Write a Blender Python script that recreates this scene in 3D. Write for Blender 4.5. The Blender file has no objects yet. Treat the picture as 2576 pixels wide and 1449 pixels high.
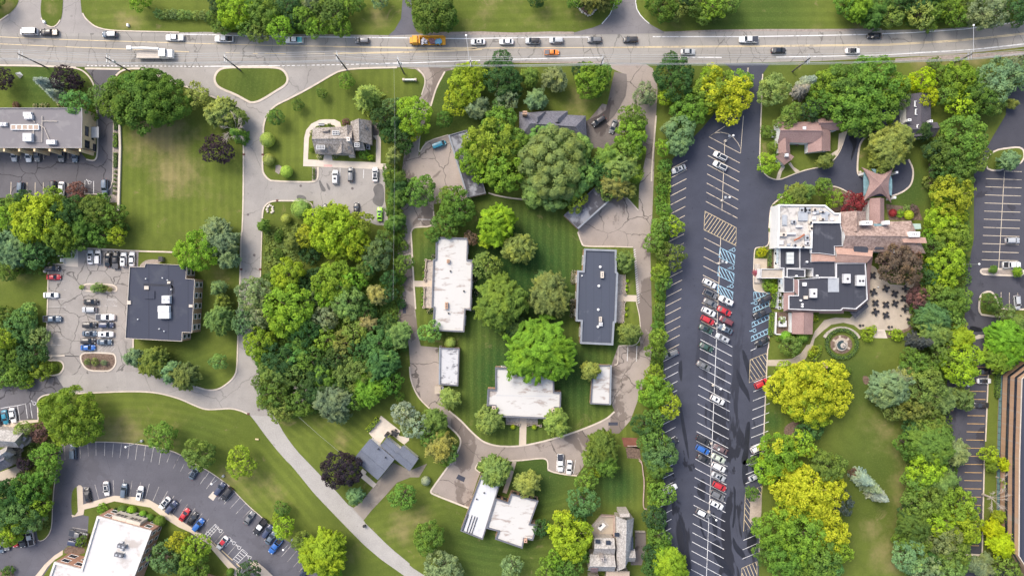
import bpy, math, random
import numpy as np
from mathutils import Vector, Matrix
R = math.radians
rnd = random.Random(7)
scene = bpy.context.scene
col = scene.collection

# ---------------------------------------------------------------- camera, sky, sun, exposure
H = 200.0            # drone height in metres
S = 0.104            # metres of ground per plan unit
cam_d = bpy.data.cameras.new('camera'); cam = bpy.data.objects.new('camera', cam_d); col.objects.link(cam)
cam.location = (0, 0, H); cam.rotation_euler = (0, 0, 0)
cam_d.sensor_width = 36; cam_d.lens = 36 * H / (2576 * S); cam_d.clip_end = 9000; cam_d.clip_start = 1
scene.camera = cam
SUN_EL, SUN_AZ = R(52), R(318)       # light comes softly from the upper left of the picture
w = bpy.data.worlds.new('World'); scene.world = w; w.use_nodes = True
nt = w.node_tree; nt.nodes.clear()
sky = nt.nodes.new('ShaderNodeTexSky'); sky.sky_type = 'NISHITA'; sky.sun_disc = False
sky.sun_elevation = SUN_EL; sky.sun_rotation = SUN_AZ; sky.air_density = 1.0; sky.dust_density = 4.0; sky.ozone_density = 0.4
bg = nt.nodes.new('ShaderNodeBackground'); bg.inputs['Strength'].default_value = 0.13
wo = nt.nodes.new('ShaderNodeOutputWorld')
nt.links.new(sky.outputs[0], bg.inputs['Color']); nt.links.new(bg.outputs[0], wo.inputs['Surface'])
sd = bpy.data.lights.new('sun', 'SUN'); sd.energy = 1.25; sd.angle = R(26); sd.color = (1.0, 0.93, 0.82)
so = bpy.data.objects.new('sun', sd); col.objects.link(so)
so.rotation_euler = (math.pi/2 - SUN_EL, 0, -SUN_AZ + math.pi)
d = Vector((math.sin(SUN_AZ)*math.cos(SUN_EL), math.cos(SUN_AZ)*math.cos(SUN_EL), math.sin(SUN_EL)))
so.rotation_euler = d.to_track_quat('Z', 'Y').to_euler()
scene.view_settings.view_transform = 'Standard'; scene.view_settings.look = 'None'
scene.view_settings.exposure = 1.02; scene.view_settings.gamma = 1
scene.cycles.max_bounces = 5; scene.cycles.diffuse_bounces = 3; scene.cycles.transparent_max_bounces = 4

# ---------------------------------------------------------------- plan coordinates -> metres
ROWS = (0, 340, 680, 1020, 1347)
def pl(s, z=0.0):
    """survey string -> list of world points; '@ab' switches to survey sheet column a, row b, '@P' to the whole plan"""
    out = []; ox = oy = 0; k = 1.0
    for t in s.split():
        if t[0] == '@':
            if t[1] == 'P': ox = oy = 0; k = 1.0
            else: ox = 600*int(t[1])*.85867; oy = ROWS[int(t[2])]*.85867; k = .20148
        else:
            a, b = t.split(',')
            out.append(((ox+float(a)*k-1288)*S*(H-z)/H, (724.5-oy-float(b)*k)*S*(H-z)/H))
    return out
def pp(x, y, z=0.0): return ((x-1288)*S*(H-z)/H, (724.5-y)*S*(H-z)/H)

# ---------------------------------------------------------------- materials
class N:
    def __init__(s, name, rough=.85, spec=.3):
        m = bpy.data.materials.new(name); m.use_nodes = True; s.m = m; s.t = m.node_tree; s.n = s.t.nodes; s.l = s.t.links
        s.b = s.n['Principled BSDF']; s.b.inputs['Roughness'].default_value = rough
        s.b.inputs['Specular IOR Level'].default_value = spec
    def put(s, sock, v):
        if isinstance(v, bpy.types.NodeSocket): s.l.new(v, sock)
        elif isinstance(v, (tuple, list)) and len(v) == 3 and sock.type == 'RGBA': sock.default_value = (*v, 1)
        else: sock.default_value = v
    def pos(s): return s.n.new('ShaderNodeNewGeometry').outputs['Position']
    def obj(s): return s.n.new('ShaderNodeTexCoord').outputs['Object']
    def mapv(s, v, sc=(1,1,1), rot=0, loc=(0,0,0)):
        n = s.n.new('ShaderNodeMapping'); s.l.new(v, n.inputs[0]); n.inputs['Scale'].default_value = sc
        n.inputs['Rotation'].default_value = (0,0,rot); n.inputs['Location'].default_value = loc; return n.outputs[0]
    def noise(s, v, sc, det=3, ro=.55, dist=0):
        n = s.n.new('ShaderNodeTexNoise'); s.l.new(v, n.inputs['Vector']); n.inputs['Scale'].default_value = sc
        n.inputs['Detail'].default_value = det; n.inputs['Roughness'].default_value = ro; n.inputs['Distortion'].default_value = dist; return n.outputs['Fac']
    def noisec(s, v, sc, det=2):
        n = s.n.new('ShaderNodeTexNoise'); s.l.new(v, n.inputs['Vector']); n.inputs['Scale'].default_value = sc; n.inputs['Detail'].default_value = det
        return n.outputs['Color']
    def math(s, op, a, b=0.0, c=False):
        n = s.n.new('ShaderNodeMath'); n.operation = op; n.use_clamp = c; s.put(n.inputs[0], a); s.put(n.inputs[1], b); return n.outputs[0]
    def ss(s, v, a, b, o0=0.0, o1=1.0):
        n = s.n.new('ShaderNodeMapRange'); n.interpolation_type = 'SMOOTHSTEP'; s.put(n.inputs[0], v)
        n.inputs[1].default_value = a; n.inputs[2].default_value = b; n.inputs[3].default_value = o0; n.inputs[4].default_value = o1; return n.outputs[0]
    def mix(s, f, a, b, mode='MIX'):
        n = s.n.new('ShaderNodeMix'); n.data_type = 'RGBA'; n.blend_type = mode; s.put(n.inputs[0], f); s.put(n.inputs[6], a); s.put(n.inputs[7], b); return n.outputs[2]
    def attr(s, name):
        n = s.n.new('ShaderNodeAttribute'); n.attribute_name = name; return n.outputs['Fac']
    def vadd(s, a, b, sc):
        n = s.n.new('ShaderNodeVectorMath'); n.operation = 'MULTIPLY_ADD'; s.l.new(b, n.inputs[0]); n.inputs[1].default_value = (sc,sc,sc); s.l.new(a, n.inputs[2]); return n.outputs[0]
    def sep(s, v, i):
        n = s.n.new('ShaderNodeSeparateXYZ'); s.l.new(v, n.inputs[0]); return n.outputs[i]
    def bump(s, h, st=.3, d=.1):
        n = s.n.new('ShaderNodeBump'); n.inputs['Strength'].default_value = st; n.inputs['Distance'].default_value = d; s.l.new(h, n.inputs['Height']); s.l.new(n.outputs[0], s.b.inputs['Normal'])
    def col(s, c): s.put(s.b.inputs['Base Color'], c); return s.m

MC = {}
def plain(name, c, rough=.6, spec=.4, metal=0, var=.12, scale=.6):
    """a lightly worn painted / mineral surface"""
    if name in MC: return MC[name]
    n = N(name, rough, spec); n.b.inputs['Metallic'].default_value = metal
    v = n.pos(); f = n.noise(v, scale, 5, .6); g = n.noise(v, scale*9, 2)
    f = n.math('ADD', n.math('MULTIPLY', f, .7), n.math('MULTIPLY', g, .3))
    m = n.mix(n.ss(f, .3, .7), tuple(x*(1-var) for x in c), tuple(min(1, x*(1+var)) for x in c))
    MC[name] = n.col(m); return MC[name]

def asphalt(name, base, var=.12, crack=.0, csc=.16, cw=.012, patch=.0, pcol=(.1,.09,.085), streak=0, grain=.10, thr=.52, csty=(1,1,1), lane=0):
    n = N(name, .9, .15); v = n.pos()
    big = n.noise(v, .035, 4, .6); mid = n.noise(v, .35, 4, .6); fin = n.noise(v, 3.5, 2, .7)
    c = n.mix(n.ss(big, .3, .7), tuple(x*(1-var) for x in base), tuple(x*(1+var) for x in base))
    c = n.mix(n.ss(mid, .25, .75), n.mix(.5, c, (0,0,0), 'MIX') if False else n.mix(.12, c, (0,0,0)), c)
    c = n.mix(n.math('MULTIPLY', n.ss(fin, .35, .75), grain), c, tuple(min(1, x*1.9) for x in base))
    # tyre-worn soft lanes
    if patch:
        pn = n.noise(n.mapv(v, (1,.7,1)), .09, 6, .62, .6)
        c = n.mix(n.math('MULTIPLY', n.ss(pn, thr, thr+.035), patch), c, pcol)
    if streak:
        sv = n.vadd(v, n.noisec(v, .02), 14)
        sn = n.noise(n.mapv(sv, (.26, .013, 1)), 1.0, 4, .55)
        yy = n.ss(n.sep(v, 1), 8, -45)
        c = n.mix(n.math('MULTIPLY', n.math('MULTIPLY', n.ss(sn, .555, .60), yy), streak), c, tuple(x*.33 for x in base))
    if lane:
        ln = n.noise(n.mapv(v, (.012, .42, 1)), 1.0, 3, .5)
        c = n.mix(n.math('MULTIPLY', n.ss(ln, .46, .60), lane), c, tuple(x*.55 for x in base))
    oil = n.noise(v, .75, 3, .5)
    c = n.mix(n.math('MULTIPLY', n.ss(oil, .66, .72), .35), c, tuple(x*.4 for x in base))
    if crack:
        cv = n.mapv(n.vadd(v, n.noisec(v, .35, 3), 2.2), csty)
        vo = n.n.new('ShaderNodeTexVoronoi'); vo.feature = 'DISTANCE_TO_EDGE'; vo.inputs['Scale'].default_value = csc; n.l.new(cv, vo.inputs['Vector'])
        gate = n.ss(n.noise(v, .06, 2), .34, .46)
        ck = n.math('MULTIPLY', n.math('MULTIPLY', n.ss(vo.outputs['Distance'], cw, cw*.35), gate), crack)
        c = n.mix(ck, c, tuple(x*.30 for x in base))
    n.bump(fin, .25, .03)
    return n.col(c)

A_road = asphalt('road_asphalt', (.315,.298,.275), .08, .6, .13, .015, 0, csty=(1.7,.55,1), lane=.30)
A_street = asphalt('street_asphalt', (.325,.305,.285), .08, .4, .08, .009, .12, (.16,.15,.15))
A_lane = asphalt('country_lane', (.36,.345,.325), .08, 0, patch=.0, grain=.2)
A_court = asphalt('courtyard_asphalt', (.325,.280,.248), .12, .85, .10, .011, .75, (.14,.115,.10), thr=.545)
A_lotw = asphalt('grey_lot_asphalt', (.31,.288,.268), .09, .8, .17, .020, .15, (.13,.12,.115))
A_dark = asphalt('dark_lot_asphalt', (.060,.065,.088), .12, 0, streak=.85, grain=.12)
A_curve = asphalt('curved_lot_asphalt', (.118,.117,.136), .14, .25, .12, .006, .3, (.074,.072,.082), thr=.6)
A_old = asphalt('old_lot_asphalt', (.125,.120,.130), .14, .8, .13, .016, .15, (.07,.066,.07))
A_east = asphalt('east_lot_asphalt', (.074,.075,.092), .16, .25, .1, .004, .5, (.026,.025,.032), thr=.6)
A_brown = asphalt('wet_drive_asphalt', (.17,.15,.14), .2, .3, .1, .006, .8, (.07,.058,.055), thr=.5)
conc = plain('pale_concrete', (.56,.50,.43), .9, .2, 0, .10, .5)
kerbm = plain('kerb_concrete', (.56,.49,.41), .9, .2, 0, .14, .8)
walkm = plain('sidewalk_concrete', (.54,.46,.37), .9, .2, 0, .08, .4)
patiom = plain('patio_concrete', (.42,.36,.29), .9, .2, 0, .12, .5)
pinkm = plain('pink_tactile_paint', (.62,.36,.33), .8)
mulchm = plain('mulch', (.16,.115,.09), .95, .1, 0, .45, 2.2)
gravelm = plain('gravel', (.30,.26,.23), .95, .1, 0, .3, 3)
stonem = plain('rough_stone', (.40,.36,.32), .9, .2, 0, .35, 2.5)
white = plain('white_paint', (.80,.80,.79), .55, .4, 0, .05)
def worn(name, c, under, lo=.50, hi=.62, amt=.75):
    n = N(name, .7, .2); v = n.pos(); f = n.math('ADD', n.math('MULTIPLY', n.noise(v, .9, 4, .7), .6), n.math('MULTIPLY', n.noise(v, .12, 3), .4))
    MC[name] = n.col(n.mix(n.math('MULTIPLY', n.ss(f, lo, hi), amt), c, under)); return MC[name]
whitepaint = worn('marking_white', (.72,.72,.72), (.22,.22,.22))
yellowpaint = worn('marking_yellow', (.64,.52,.32), (.26,.22,.17))
palepaint = worn('marking_cream', (.66,.57,.44), (.16,.14,.12))
bluepaint = worn('marking_blue', (.36,.60,.74), (.12,.17,.20))
faintpaint = worn('marking_worn', (.46,.44,.42), (.16,.15,.15), .45, .6, .9)
darkedge = plain('dark_metal_edge', (.13,.135,.155), .6, .3, 0, .15)
slateedge = plain('slate_metal_edge', (.23,.25,.28), .55, .3, 0, .12)
tanm = plain('tan_stucco', (.76,.57,.36), .85, .2, 0, .08)
brickm = None
glassd = plain('dark_glass', (.028,.035,.05), .12, .6, 0, .3)
tealglass = plain('teal_glass', (.16,.27,.30), .15, .6, 0, .2, 1.5)
metalg = plain('grey_metal', (.42,.44,.46), .45, .5, .3, .1)
hvacm = plain('hvac_white', (.58,.58,.60), .5, .4, 0, .1, 1.5)
blackm = plain('black_metal', (.03,.03,.035), .5, .4, 0, .2)
woodm = plain('weathered_pole_wood', (.10,.095,.095), .85, .2, 0, .3, 3)
barkm = plain('bark', (.14,.11,.09), .95, .1, 0, .3, 4)
palebark = plain('pale_bark', (.42,.37,.32), .95, .1, 0, .25, 4)
wirem = plain('bare_wire', (.5,.5,.51), .4, .5, .2, .05)
greenm = plain('green_painted_metal', (.25,.52,.05), .5)
pinkflower = plain('pink_flowers', (.62,.12,.36), .9, .1, 0, .4, 4)

def brick(name, c, c2):
    n = N(name, .9, .2); v = n.obj()
    bt = n.n.new('ShaderNodeTexBrick'); n.l.new(v, bt.inputs['Vector']); bt.inputs['Scale'].default_value = 2.2
    bt.inputs['Color1'].default_value = (*c, 1); bt.inputs['Color2'].default_value = (*c2, 1); bt.inputs['Mortar'].default_value = (.42,.38,.34,1)
    bt.inputs['Mortar Size'].default_value = .012
    return n.col(n.mix(n.math('MULTIPLY', n.noise(n.pos(), .8, 4), .35), bt.outputs['Color'], tuple(x*.7 for x in c)))
brickm = brick('red_brick', (.52,.28,.19), (.42,.22,.15))
brownbrick = brick('tan_brown_brick', (.50,.31,.20), (.42,.26,.17))

def roofmat(name, base, stain, amt=.5, thr=.54, sc=.35, seam=0, rough=.75, sx=(1,1,1), seamd=0):
    n = N(name, rough, .25); v = n.pos()
    a = n.noise(n.mapv(v, sx), sc, 6, .62, .3); b = n.noise(v, 2.0, 3)
    c = n.mix(n.math('MULTIPLY', n.ss(a, thr, thr+.12), amt), base, stain)
    c = n.mix(n.math('MULTIPLY', b, .22), c, tuple(x*.75 for x in base))
    if seam:
        ax = n.sep(n.mapv(v, (1,1,1), seamd), 0)
        fr = n.math('ABSOLUTE', n.math('SUBTRACT', n.math('FRACT', n.math('DIVIDE', ax, seam)), .5))
        c = n.mix(n.math('MULTIPLY', n.ss(fr, .03, .015), .55), c, tuple(x*.55 for x in base))
    return n.col(c)
M_white = roofmat('white_membrane_roof', (.53,.52,.50), (.27,.21,.18), .8, .53, .28, 0, .7, (1,2.5,1))
M_white2 = roofmat('clean_white_roof', (.58,.59,.61), (.42,.42,.43), .6, .5, .2, 1.0, .7, (1,1,1), 0)
M_patchy = roofmat('patchy_coated_roof', (.50,.50,.51), (.10,.10,.12), .85, .50, .55, 0, .8, (1,1.6,1))
M_blue = roofmat('blue_grey_membrane_roof', (.046,.052,.076), (.08,.088,.105), .5, .58, .12, 5.0)
M_slate = roofmat('slate_blue_roof', (.062,.072,.100), (.125,.14,.165), .6, .56, .2, 2.0, .6)
M_black = roofmat('black_bitumen_roof', (.048,.051,.066), (.115,.12,.14), .6, .55, .25, 1.6, .6)
M_grey = roofmat('grey_ballast_roof', (.19,.18,.19), (.26,.25,.25), .5, .5, .3, 0)
M_cloud = roofmat('stained_dark_roof', (.075,.075,.088), (.34,.35,.38), .8, .47, .18, 0)
def shingle(name, a, b, sc=3.0, rough=.9):
    n = N(name, rough, .15); v = n.pos()
    f = n.noise(n.mapv(v, (1,1,1)), sc, 4, .75); g = n.noise(v, .25, 4)
    c = n.mix(n.ss(f, .38, .62), a, b); c = n.mix(n.math('MULTIPLY', n.ss(g,.35,.7), .35), c, tuple(x*.65 for x in a))
    return n.col(c)
M_wood = shingle('weathered_wood_shingle', (.20,.175,.155), (.42,.385,.355), 2.2)
M_silver = shingle('silver_wood_shingle', (.26,.245,.235), (.52,.50,.48), 2.5)
M_mauve = shingle('mauve_shingle', (.27,.175,.16), (.34,.235,.215), 4)
M_bluesh = shingle('blue_grey_shingle', (.135,.15,.19), (.17,.19,.235), 5)
M_darksh = shingle('charcoal_shingle', (.075,.07,.085), (.11,.105,.12), 5)
M_greysh = shingle('old_grey_slate', (.12,.12,.145), (.19,.19,.22), 2.5)
M_brown = shingle('brown_shake', (.23,.165,.14), (.41,.31,.27), 1.6)
M_salmon = shingle('salmon_shake', (.40,.25,.20), (.48,.32,.26), 3)
planem = shingle('pergola_wood', (.24,.17,.13), (.3,.22,.17), 4)

def leafmat():
    n = N('leaves', .75, .12)
    oi = n.n.new('ShaderNodeObjectInfo'); base = oi.outputs['Color']; alpha = oi.outputs['Alpha']
    t = n.attr('tint'); lob = n.attr('lobe')
    o = n.mapv(n.obj(), (1,1,1))
    v3 = n.n.new('ShaderNodeVectorMath'); v3.operation = 'MULTIPLY_ADD'; n.l.new(n.n.new('ShaderNodeObjectInfo').outputs['Random'], v3.inputs[0]); v3.inputs[1].default_value = (50,50,50); n.l.new(o, v3.inputs[2])
    pn = n.noise(v3.outputs[0], .22, 3, .6)
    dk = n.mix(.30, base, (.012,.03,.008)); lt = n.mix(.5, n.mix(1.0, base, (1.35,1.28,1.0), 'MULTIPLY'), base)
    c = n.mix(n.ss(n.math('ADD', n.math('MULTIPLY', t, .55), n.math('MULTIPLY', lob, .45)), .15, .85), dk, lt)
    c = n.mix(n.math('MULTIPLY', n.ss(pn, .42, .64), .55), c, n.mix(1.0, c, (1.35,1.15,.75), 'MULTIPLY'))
    yl = n.mix(t, (.34,.42,.02), (.64,.65,.05))
    yf = n.ss(n.math('ADD', n.math('ADD', pn, n.math('MULTIPLY', lob, .12)), n.math('MULTIPLY', alpha, .62)), .80, .90)
    c = n.mix(yf, c, yl)
    n.col(c)
    tr = n.n.new('ShaderNodeBsdfTranslucent'); n.l.new(c, tr.inputs['Color'])
    mx = n.n.new('ShaderNodeMixShader'); mx.inputs[0].default_value = .32
    out = n.n['Material Output']; n.l.new(n.b.outputs[0], mx.inputs[1]); n.l.new(tr.outputs[0], mx.inputs[2]); n.l.new(mx.outputs[0], out.inputs['Surface'])
    return n.m
leafm = leafmat()
def paintmat():
    n = N('car_paint', .28, .5); oi = n.n.new('ShaderNodeObjectInfo')
    c = n.mix(n.math('MULTIPLY', n.noise(n.pos(), 3, 3), .10), oi.outputs['Color'], (.25,.23,.2)); n.b.inputs['Coat Weight'].default_value = .4
    return n.col(c)
paint = paintmat()
carglass = plain('car_glass', (.02,.028,.04), .08, .6, 0, .2)
tyrem = plain('tyre_rubber', (.02,.02,.02), .9, .2)
rimm = plain('wheel_rim', (.45,.45,.47), .35, .5, .5)
lampm = plain('headlamp_glass', (.7,.72,.72), .15, .5)
tailm = plain('tail_lamp', (.35,.02,.02), .25, .5)
dsplit = plain('trim_black', (.025,.025,.03), .6, .3)

def groundmat():
    n = N('lawn', .95, .08); v = n.pos()
    dry = n.attr('dry'); rich = n.attr('rich'); mow = n.attr('mow'); amp = n.attr('amp')
    big = n.noise(v, .045, 5, .6); mid = n.noise(v, .35, 4, .65); fin = n.noise(v, 2.6, 3, .7)
    c = n.mix(n.ss(big, .3, .7), (.083,.113,.021), (.122,.155,.030))
    c = n.mix(rich, c, (.024,.066,.018))
    d = n.math('ADD', dry, n.math('MULTIPLY', n.math('SUBTRACT', n.noise(v, .12, 5, .7), .5), 1.5))
    c = n.mix(n.math('MULTIPLY', n.ss(d, .18, .85), .92), c, (.245,.205,.095))
    c = n.mix(n.math('MULTIPLY', n.ss(n.noise(v, .18, 6, .75, .5), .60, .70), .5), c, (.27,.205,.115))
    c = n.mix(n.math('MULTIPLY', n.ss(mid, .42, .72), .30), c, (.055,.075,.018))
    c = n.mix(n.math('MULTIPLY', n.ss(fin, .45, .8), .28), c, (.20,.23,.07))
    st = n.math('SINE', n.math('MULTIPLY', n.math('ADD', mow, n.math('MULTIPLY', mid, .25)), 6.2832))
    c = n.mix(n.math('MULTIPLY', n.math('MULTIPLY', n.ss(st, -.4, .6), amp), .55), c, n.mix(1.0, c, (1.45,1.42,1.3), 'MULTIPLY'))
    n.bump(fin, .5, .08)
    return n.col(c)
lawnm = groundmat()

# ---------------------------------------------------------------- mesh helpers
class MB:
    def __init__(s): s.v = []; s.f = []; s.mi = []
    def face(s, pts, mi=0):
        i = len(s.v); s.v += [tuple(p) for p in pts]; s.f.append(list(range(i, i+len(pts)))); s.mi.append(mi); return s
    def prism(s, pts, z0, z1, mi=0, mt=None, bottom=False):
        n = len(pts); i = len(s.v)
        s.v += [(x, y, z0) for x, y in pts] + [(x, y, z1) for x, y in pts]
        for k in range(n):
            s.f.append([i+k, i+(k+1) % n, i+n+(k+1) % n, i+n+k]); s.mi.append(mi)
        s.f.append([i+n+k for k in range(n)]); s.mi.append(mi if mt is None else mt)
        if bottom: s.f.append([i+k for k in range(n)][::-1]); s.mi.append(mi)
        return s
    def box(s, cx, cy, cz, lx, ly, lz, a=0, mi=0, taper=1.0):
        c, q = math.cos(a), math.sin(a); i = len(s.v)
        for z, k in ((-.5, 1), (.5, taper)):
            for x, y in ((-.5,-.5),(.5,-.5),(.5,.5),(-.5,.5)):
                X, Y = x*lx*k, y*ly*k; s.v.append((cx+X*c-Y*q, cy+X*q+Y*c, cz+z*lz))
        for f in ((0,1,5,4),(1,2,6,5),(2,3,7,6),(3,0,4,7),(4,5,6,7),(3,2,1,0)):
            s.f.append([i+k for k in f]); s.mi.append(mi)
        return s
    def tube(s, pts, rads, n=6, mi=0, cap=True):
        pts = [Vector(p) for p in pts]; i0 = len(s.v); m = len(pts)
        if not hasattr(rads, '__len__'): rads = [rads]*m
        for k, p in enumerate(pts):
            t = (pts[min(k+1, m-1)]-pts[max(k-1, 0)]).normalized()
            u = t.cross(Vector((0,0,1)) if abs(t.z) < .9 else Vector((1,0,0))).normalized(); w_ = t.cross(u)
            for j in range(n):
                a = 2*math.pi*j/n; q = p + (u*math.cos(a)+w_*math.sin(a))*rads[k]; s.v.append(tuple(q))
        for k in range(m-1):
            for j in range(n):
                a = i0+k*n+j; b = i0+k*n+(j+1) % n; s.f.append([a, b, b+n, a+n]); s.mi.append(mi)
        if cap: s.f.append([i0+(m-1)*n+j for j in range(n)]); s.mi.append(mi)
        return s
    def cyl(s, x, y, z0, z1, r0, r1=None, n=14, mi=0):
        return s.tube([(x,y,z0),(x,y,z1)], [r0, r0 if r1 is None else r1], n, mi)
    def sphere(s, x, y, z, r, rz=None, n=10, m=7, mi=0):
        rz = rz or r; i = len(s.v)
        for a in range(m+1):
            t = math.pi*a/m
            for b in range(n):
                p = 2*math.pi*b/n; s.v.append((x+r*math.sin(t)*math.cos(p), y+r*math.sin(t)*math.sin(p), z+rz*math.cos(t)))
        for a in range(m):
            for b in range(n):
                s.f.append([i+a*n+b, i+(a+1)*n+b, i+(a+1)*n+(b+1) % n, i+a*n+(b+1) % n]); s.mi.append(mi)
        return s
    def ribbon(s, pts, wd, z0, z1=None, closed=False, mi=0):
        """a strip of width wd along a line; with z1 a raised kerb"""
        n = len(pts); L = []; Rr = []
        for k in range(n):
            a = pts[(k-1) % n] if (closed or k > 0) else pts[k]; b = pts[(k+1) % n] if (closed or k < n-1) else pts[k]
            dx, dy = b[0]-a[0], b[1]-a[1]; l = math.hypot(dx, dy) or 1; nx, ny = -dy/l*wd/2, dx/l*wd/2
            L.append((pts[k][0]+nx, pts[k][1]+ny)); Rr.append((pts[k][0]-nx, pts[k][1]-ny))
        for k in range(n if closed else n-1):
            j = (k+1) % n
            if z1 is None: s.face([(*Rr[k], z0), (*Rr[j], z0), (*L[j], z0), (*L[k], z0)], mi)
            else: 
                s.face([(*Rr[k], z1), (*Rr[j], z1), (*L[j], z1), (*L[k], z1)], mi)
                s.face([(*L[k], z1), (*L[j], z1), (*L[j], z0), (*L[k], z0)], mi); s.face([(*Rr[k], z0), (*Rr[j], z0), (*Rr[j], z1), (*Rr[k], z1)], mi)
        return s
    def mesh(s, name, mats, smooth=False):
        me = bpy.data.meshes.new(name); me.from_pydata(s.v, [], s.f)
        for m in (mats if isinstance(mats, (list, tuple)) else [mats]): me.materials.append(m)
        if any(s.mi): me.polygons.foreach_set('material_index', s.mi)
        if smooth: me.polygons.foreach_set('use_smooth', [True]*len(s.f))
        return me
    def build(s, name, mats, parent=None, smooth=False, loc=None):
        o = bpy.data.objects.new(name, s.mesh(name, mats, smooth)); col.objects.link(o)
        if parent is not None: o.parent = parent
        if loc is not None: o.location = loc
        return o

def curve(pts, it=2, closed=False):
    """corner-cutting so drawn outlines become smooth bends"""
    for _ in range(it):
        o = []; n = len(pts)
        rng = range(n if closed else n-1)
        if not closed: o.append(pts[0])
        for k in rng:
            a, b = pts[k], pts[(k+1) % n]
            o.append((a[0]*.75+b[0]*.25, a[1]*.75+b[1]*.25)); o.append((a[0]*.25+b[0]*.75, a[1]*.25+b[1]*.75))
        if not closed: o.append(pts[-1])
        pts = o
    return pts

LB = []     # things waiting for their label: (object, description, place, x, y)
def thing(o, desc, cat, place='', group=None, x=None, y=None):
    o['category'] = cat
    if group: o['group'] = group
    if x is None: x, y = o.location.x, o.location.y
    LB.append((o, desc, place, x, y)); return o
def empty(name, x, y, z=0, rz=0):
    o = bpy.data.objects.new(name, None); o.empty_display_size = .5; o.location = (x, y, z); o.rotation_euler = (0,0,rz); col.objects.link(o); return o
def struct(o): o['kind'] = 'structure'; return o
def sheet(name, s, z, m, cv=0):
    p = s if isinstance(s, list) else pl(s)
    if cv: p = curve(p, cv, True)
    b = MB(); b.face([(x, y, z) for x, y in p]); return struct(b.build(name, m))
def slab(name, s, z0, z1, m, cv=0):
    p = s if isinstance(s, list) else pl(s)
    if cv: p = curve(p, cv, True)
    b = MB(); b.prism(p, z0, z1); return struct(b.build(name, m))
def kerb(s, wd=.32, closed=False, z=.14, cv=2, m=None, name='kerb'):
    p = s if isinstance(s, list) else pl(s)
    if cv: p = curve(p, cv, closed)
    b = MB(); b.ribbon(p, wd, 0, z, closed); return struct(b.build(name, m or kerbm))
# ================================================================ GROUND
DRY = [(450,420,120,.18),(380,500,60,.15),(430,350,80,.45),(380,300,60,.6),(450,470,60,.25),(345,400,35,.35),(560,500,50,.2),(560,700,40,.35),(330,1090,90,.5),(240,1090,60,.3),(480,1030,60,.2),
 (40,690,60,.35),(640,1200,70,.35),(720,1330,50,.3),(560,1210,40,.4),(690,1250,50,.2),(860,1110,40,.35),(800,1060,50,.2),(1040,1300,60,.35),(1000,1330,50,.3),(900,1330,30,.3),
 (2290,1330,45,.65),(2260,1200,45,.45),(2255,1120,50,.4),(2180,1060,50,.35),(2230,1420,60,.5),(2270,1260,30,.5),(2190,1330,40,.3),(720,260,30,.35),(800,300,40,.25),(880,180,40,.25),
 (270,50,60,.25),(330,60,40,.35),(130,25,20,.7),(20,15,25,.8),(1250,15,60,.45),(1200,60,40,.2),(1370,45,60,.3),(1480,30,40,.4),(960,40,40,.4),(1700,70,60,.35),(1900,70,40,.1),
 (2060,75,30,.3),(2180,78,40,.6),(2330,140,60,.6),(2440,135,60,.55),(2540,130,40,.6),(1560,520,30,.3),(1450,250,50,.55),(1550,250,30,.3),(1560,900,40,.25),(940,900,30,.3),(1010,950,20,.5),(1660,560,12,.7),(1660,440,10,.3),
 (450,1160,60,.15),(60,800,30,.2),(1130,1250,60,.15),(1300,1400,60,.1),(1870,340,20,.4),(400,330,20,.5),(620,1400,40,.2),(880,1400,40,.35),(660,1330,20,.4)]
RICH = [(1300,700,200,1),(1300,950,150,1),(1450,950,110,.9),(1150,250,100,.6),(1100,650,60,.8),(1350,1200,110,.7),(1250,1370,130,.6),(1550,1220,60,.9),(2290,480,60,.6),(2150,960,70,.5),(1945,1060,30,.8),(1900,40,150,.5),(470,930,60,.4),(120,200,110,.6),(630,210,60,.35),(760,200,80,.2),(2200,1150,100,.3),(500,1100,60,.3),(1380,600,90,.6),(1550,860,40,.8),(2100,560,60,.5)]
MOW = [(1030,500,1610,1140,(1,0),2.0,.9),(305,300,612,600,(1,0),2.1,.45),(690,1000,1010,1190,(.62,-.78),2.1,.75),(105,985,600,1180,(.15,1),2.0,.45),(560,1100,800,1400,(.75,-.66),2.6,.6),(1140,1230,1500,1449,(.35,1),2.0,.6),(920,1190,1140,1449,(.3,1),2.2,.4),(1500,1150,1620,1290,(1,0),1.8,.7),(0,170,240,260,(0,1),2.2,.6),(210,0,1010,85,(.05,1),2.2,.45),(1150,0,1520,85,(.03,1),2.2,.45),(1620,0,2240,80,(0,1),2.4,.55),(670,170,1060,450,(1,0),2.2,.5),(540,170,720,255,(1,.2),1.4,.3),(340,860,600,980,(.4,1),2.0,.4),(1925,900,2000,1110,(1,0),1.8,.6),(1080,300,1180,350,(.5,1),2.0,.5)]
def fields(px, py):
    dry = np.zeros_like(px); rich = np.zeros_like(px); mow = np.zeros_like(px); amp = np.zeros_like(px)
    for x, y, r, a in DRY: dry += a*np.exp(-((px-x)**2+(py-y)**2)/(r*r))
    for x, y, r, a in RICH: rich = np.maximum(rich, a*np.exp(-(((px-x)**2+(py-y)**2)/(r*r))**1.5))
    for x0, y0, x1, y1, dr, per, a in MOW:
        m = (px > x0) & (px < x1) & (py > y0) & (py < y1)
        l = math.hypot(*dr); u = ((px-x0)*dr[0]+(py-y0)*dr[1])/l*S/per
        if dr == (.35,1): u = np.hypot(px-1300, py-900)*S/per
        if dr == (.15,1): u = np.hypot(px-330, (py-1700))*S/per
        mow = np.where(m, u, mow)
        e = np.minimum(np.minimum(px-x0, x1-px), np.minimum(py-y0, y1-py))
        amp = np.where(m, a*np.clip(e/25, 0, 1), amp)
    return dry, rich, mow, amp
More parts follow.
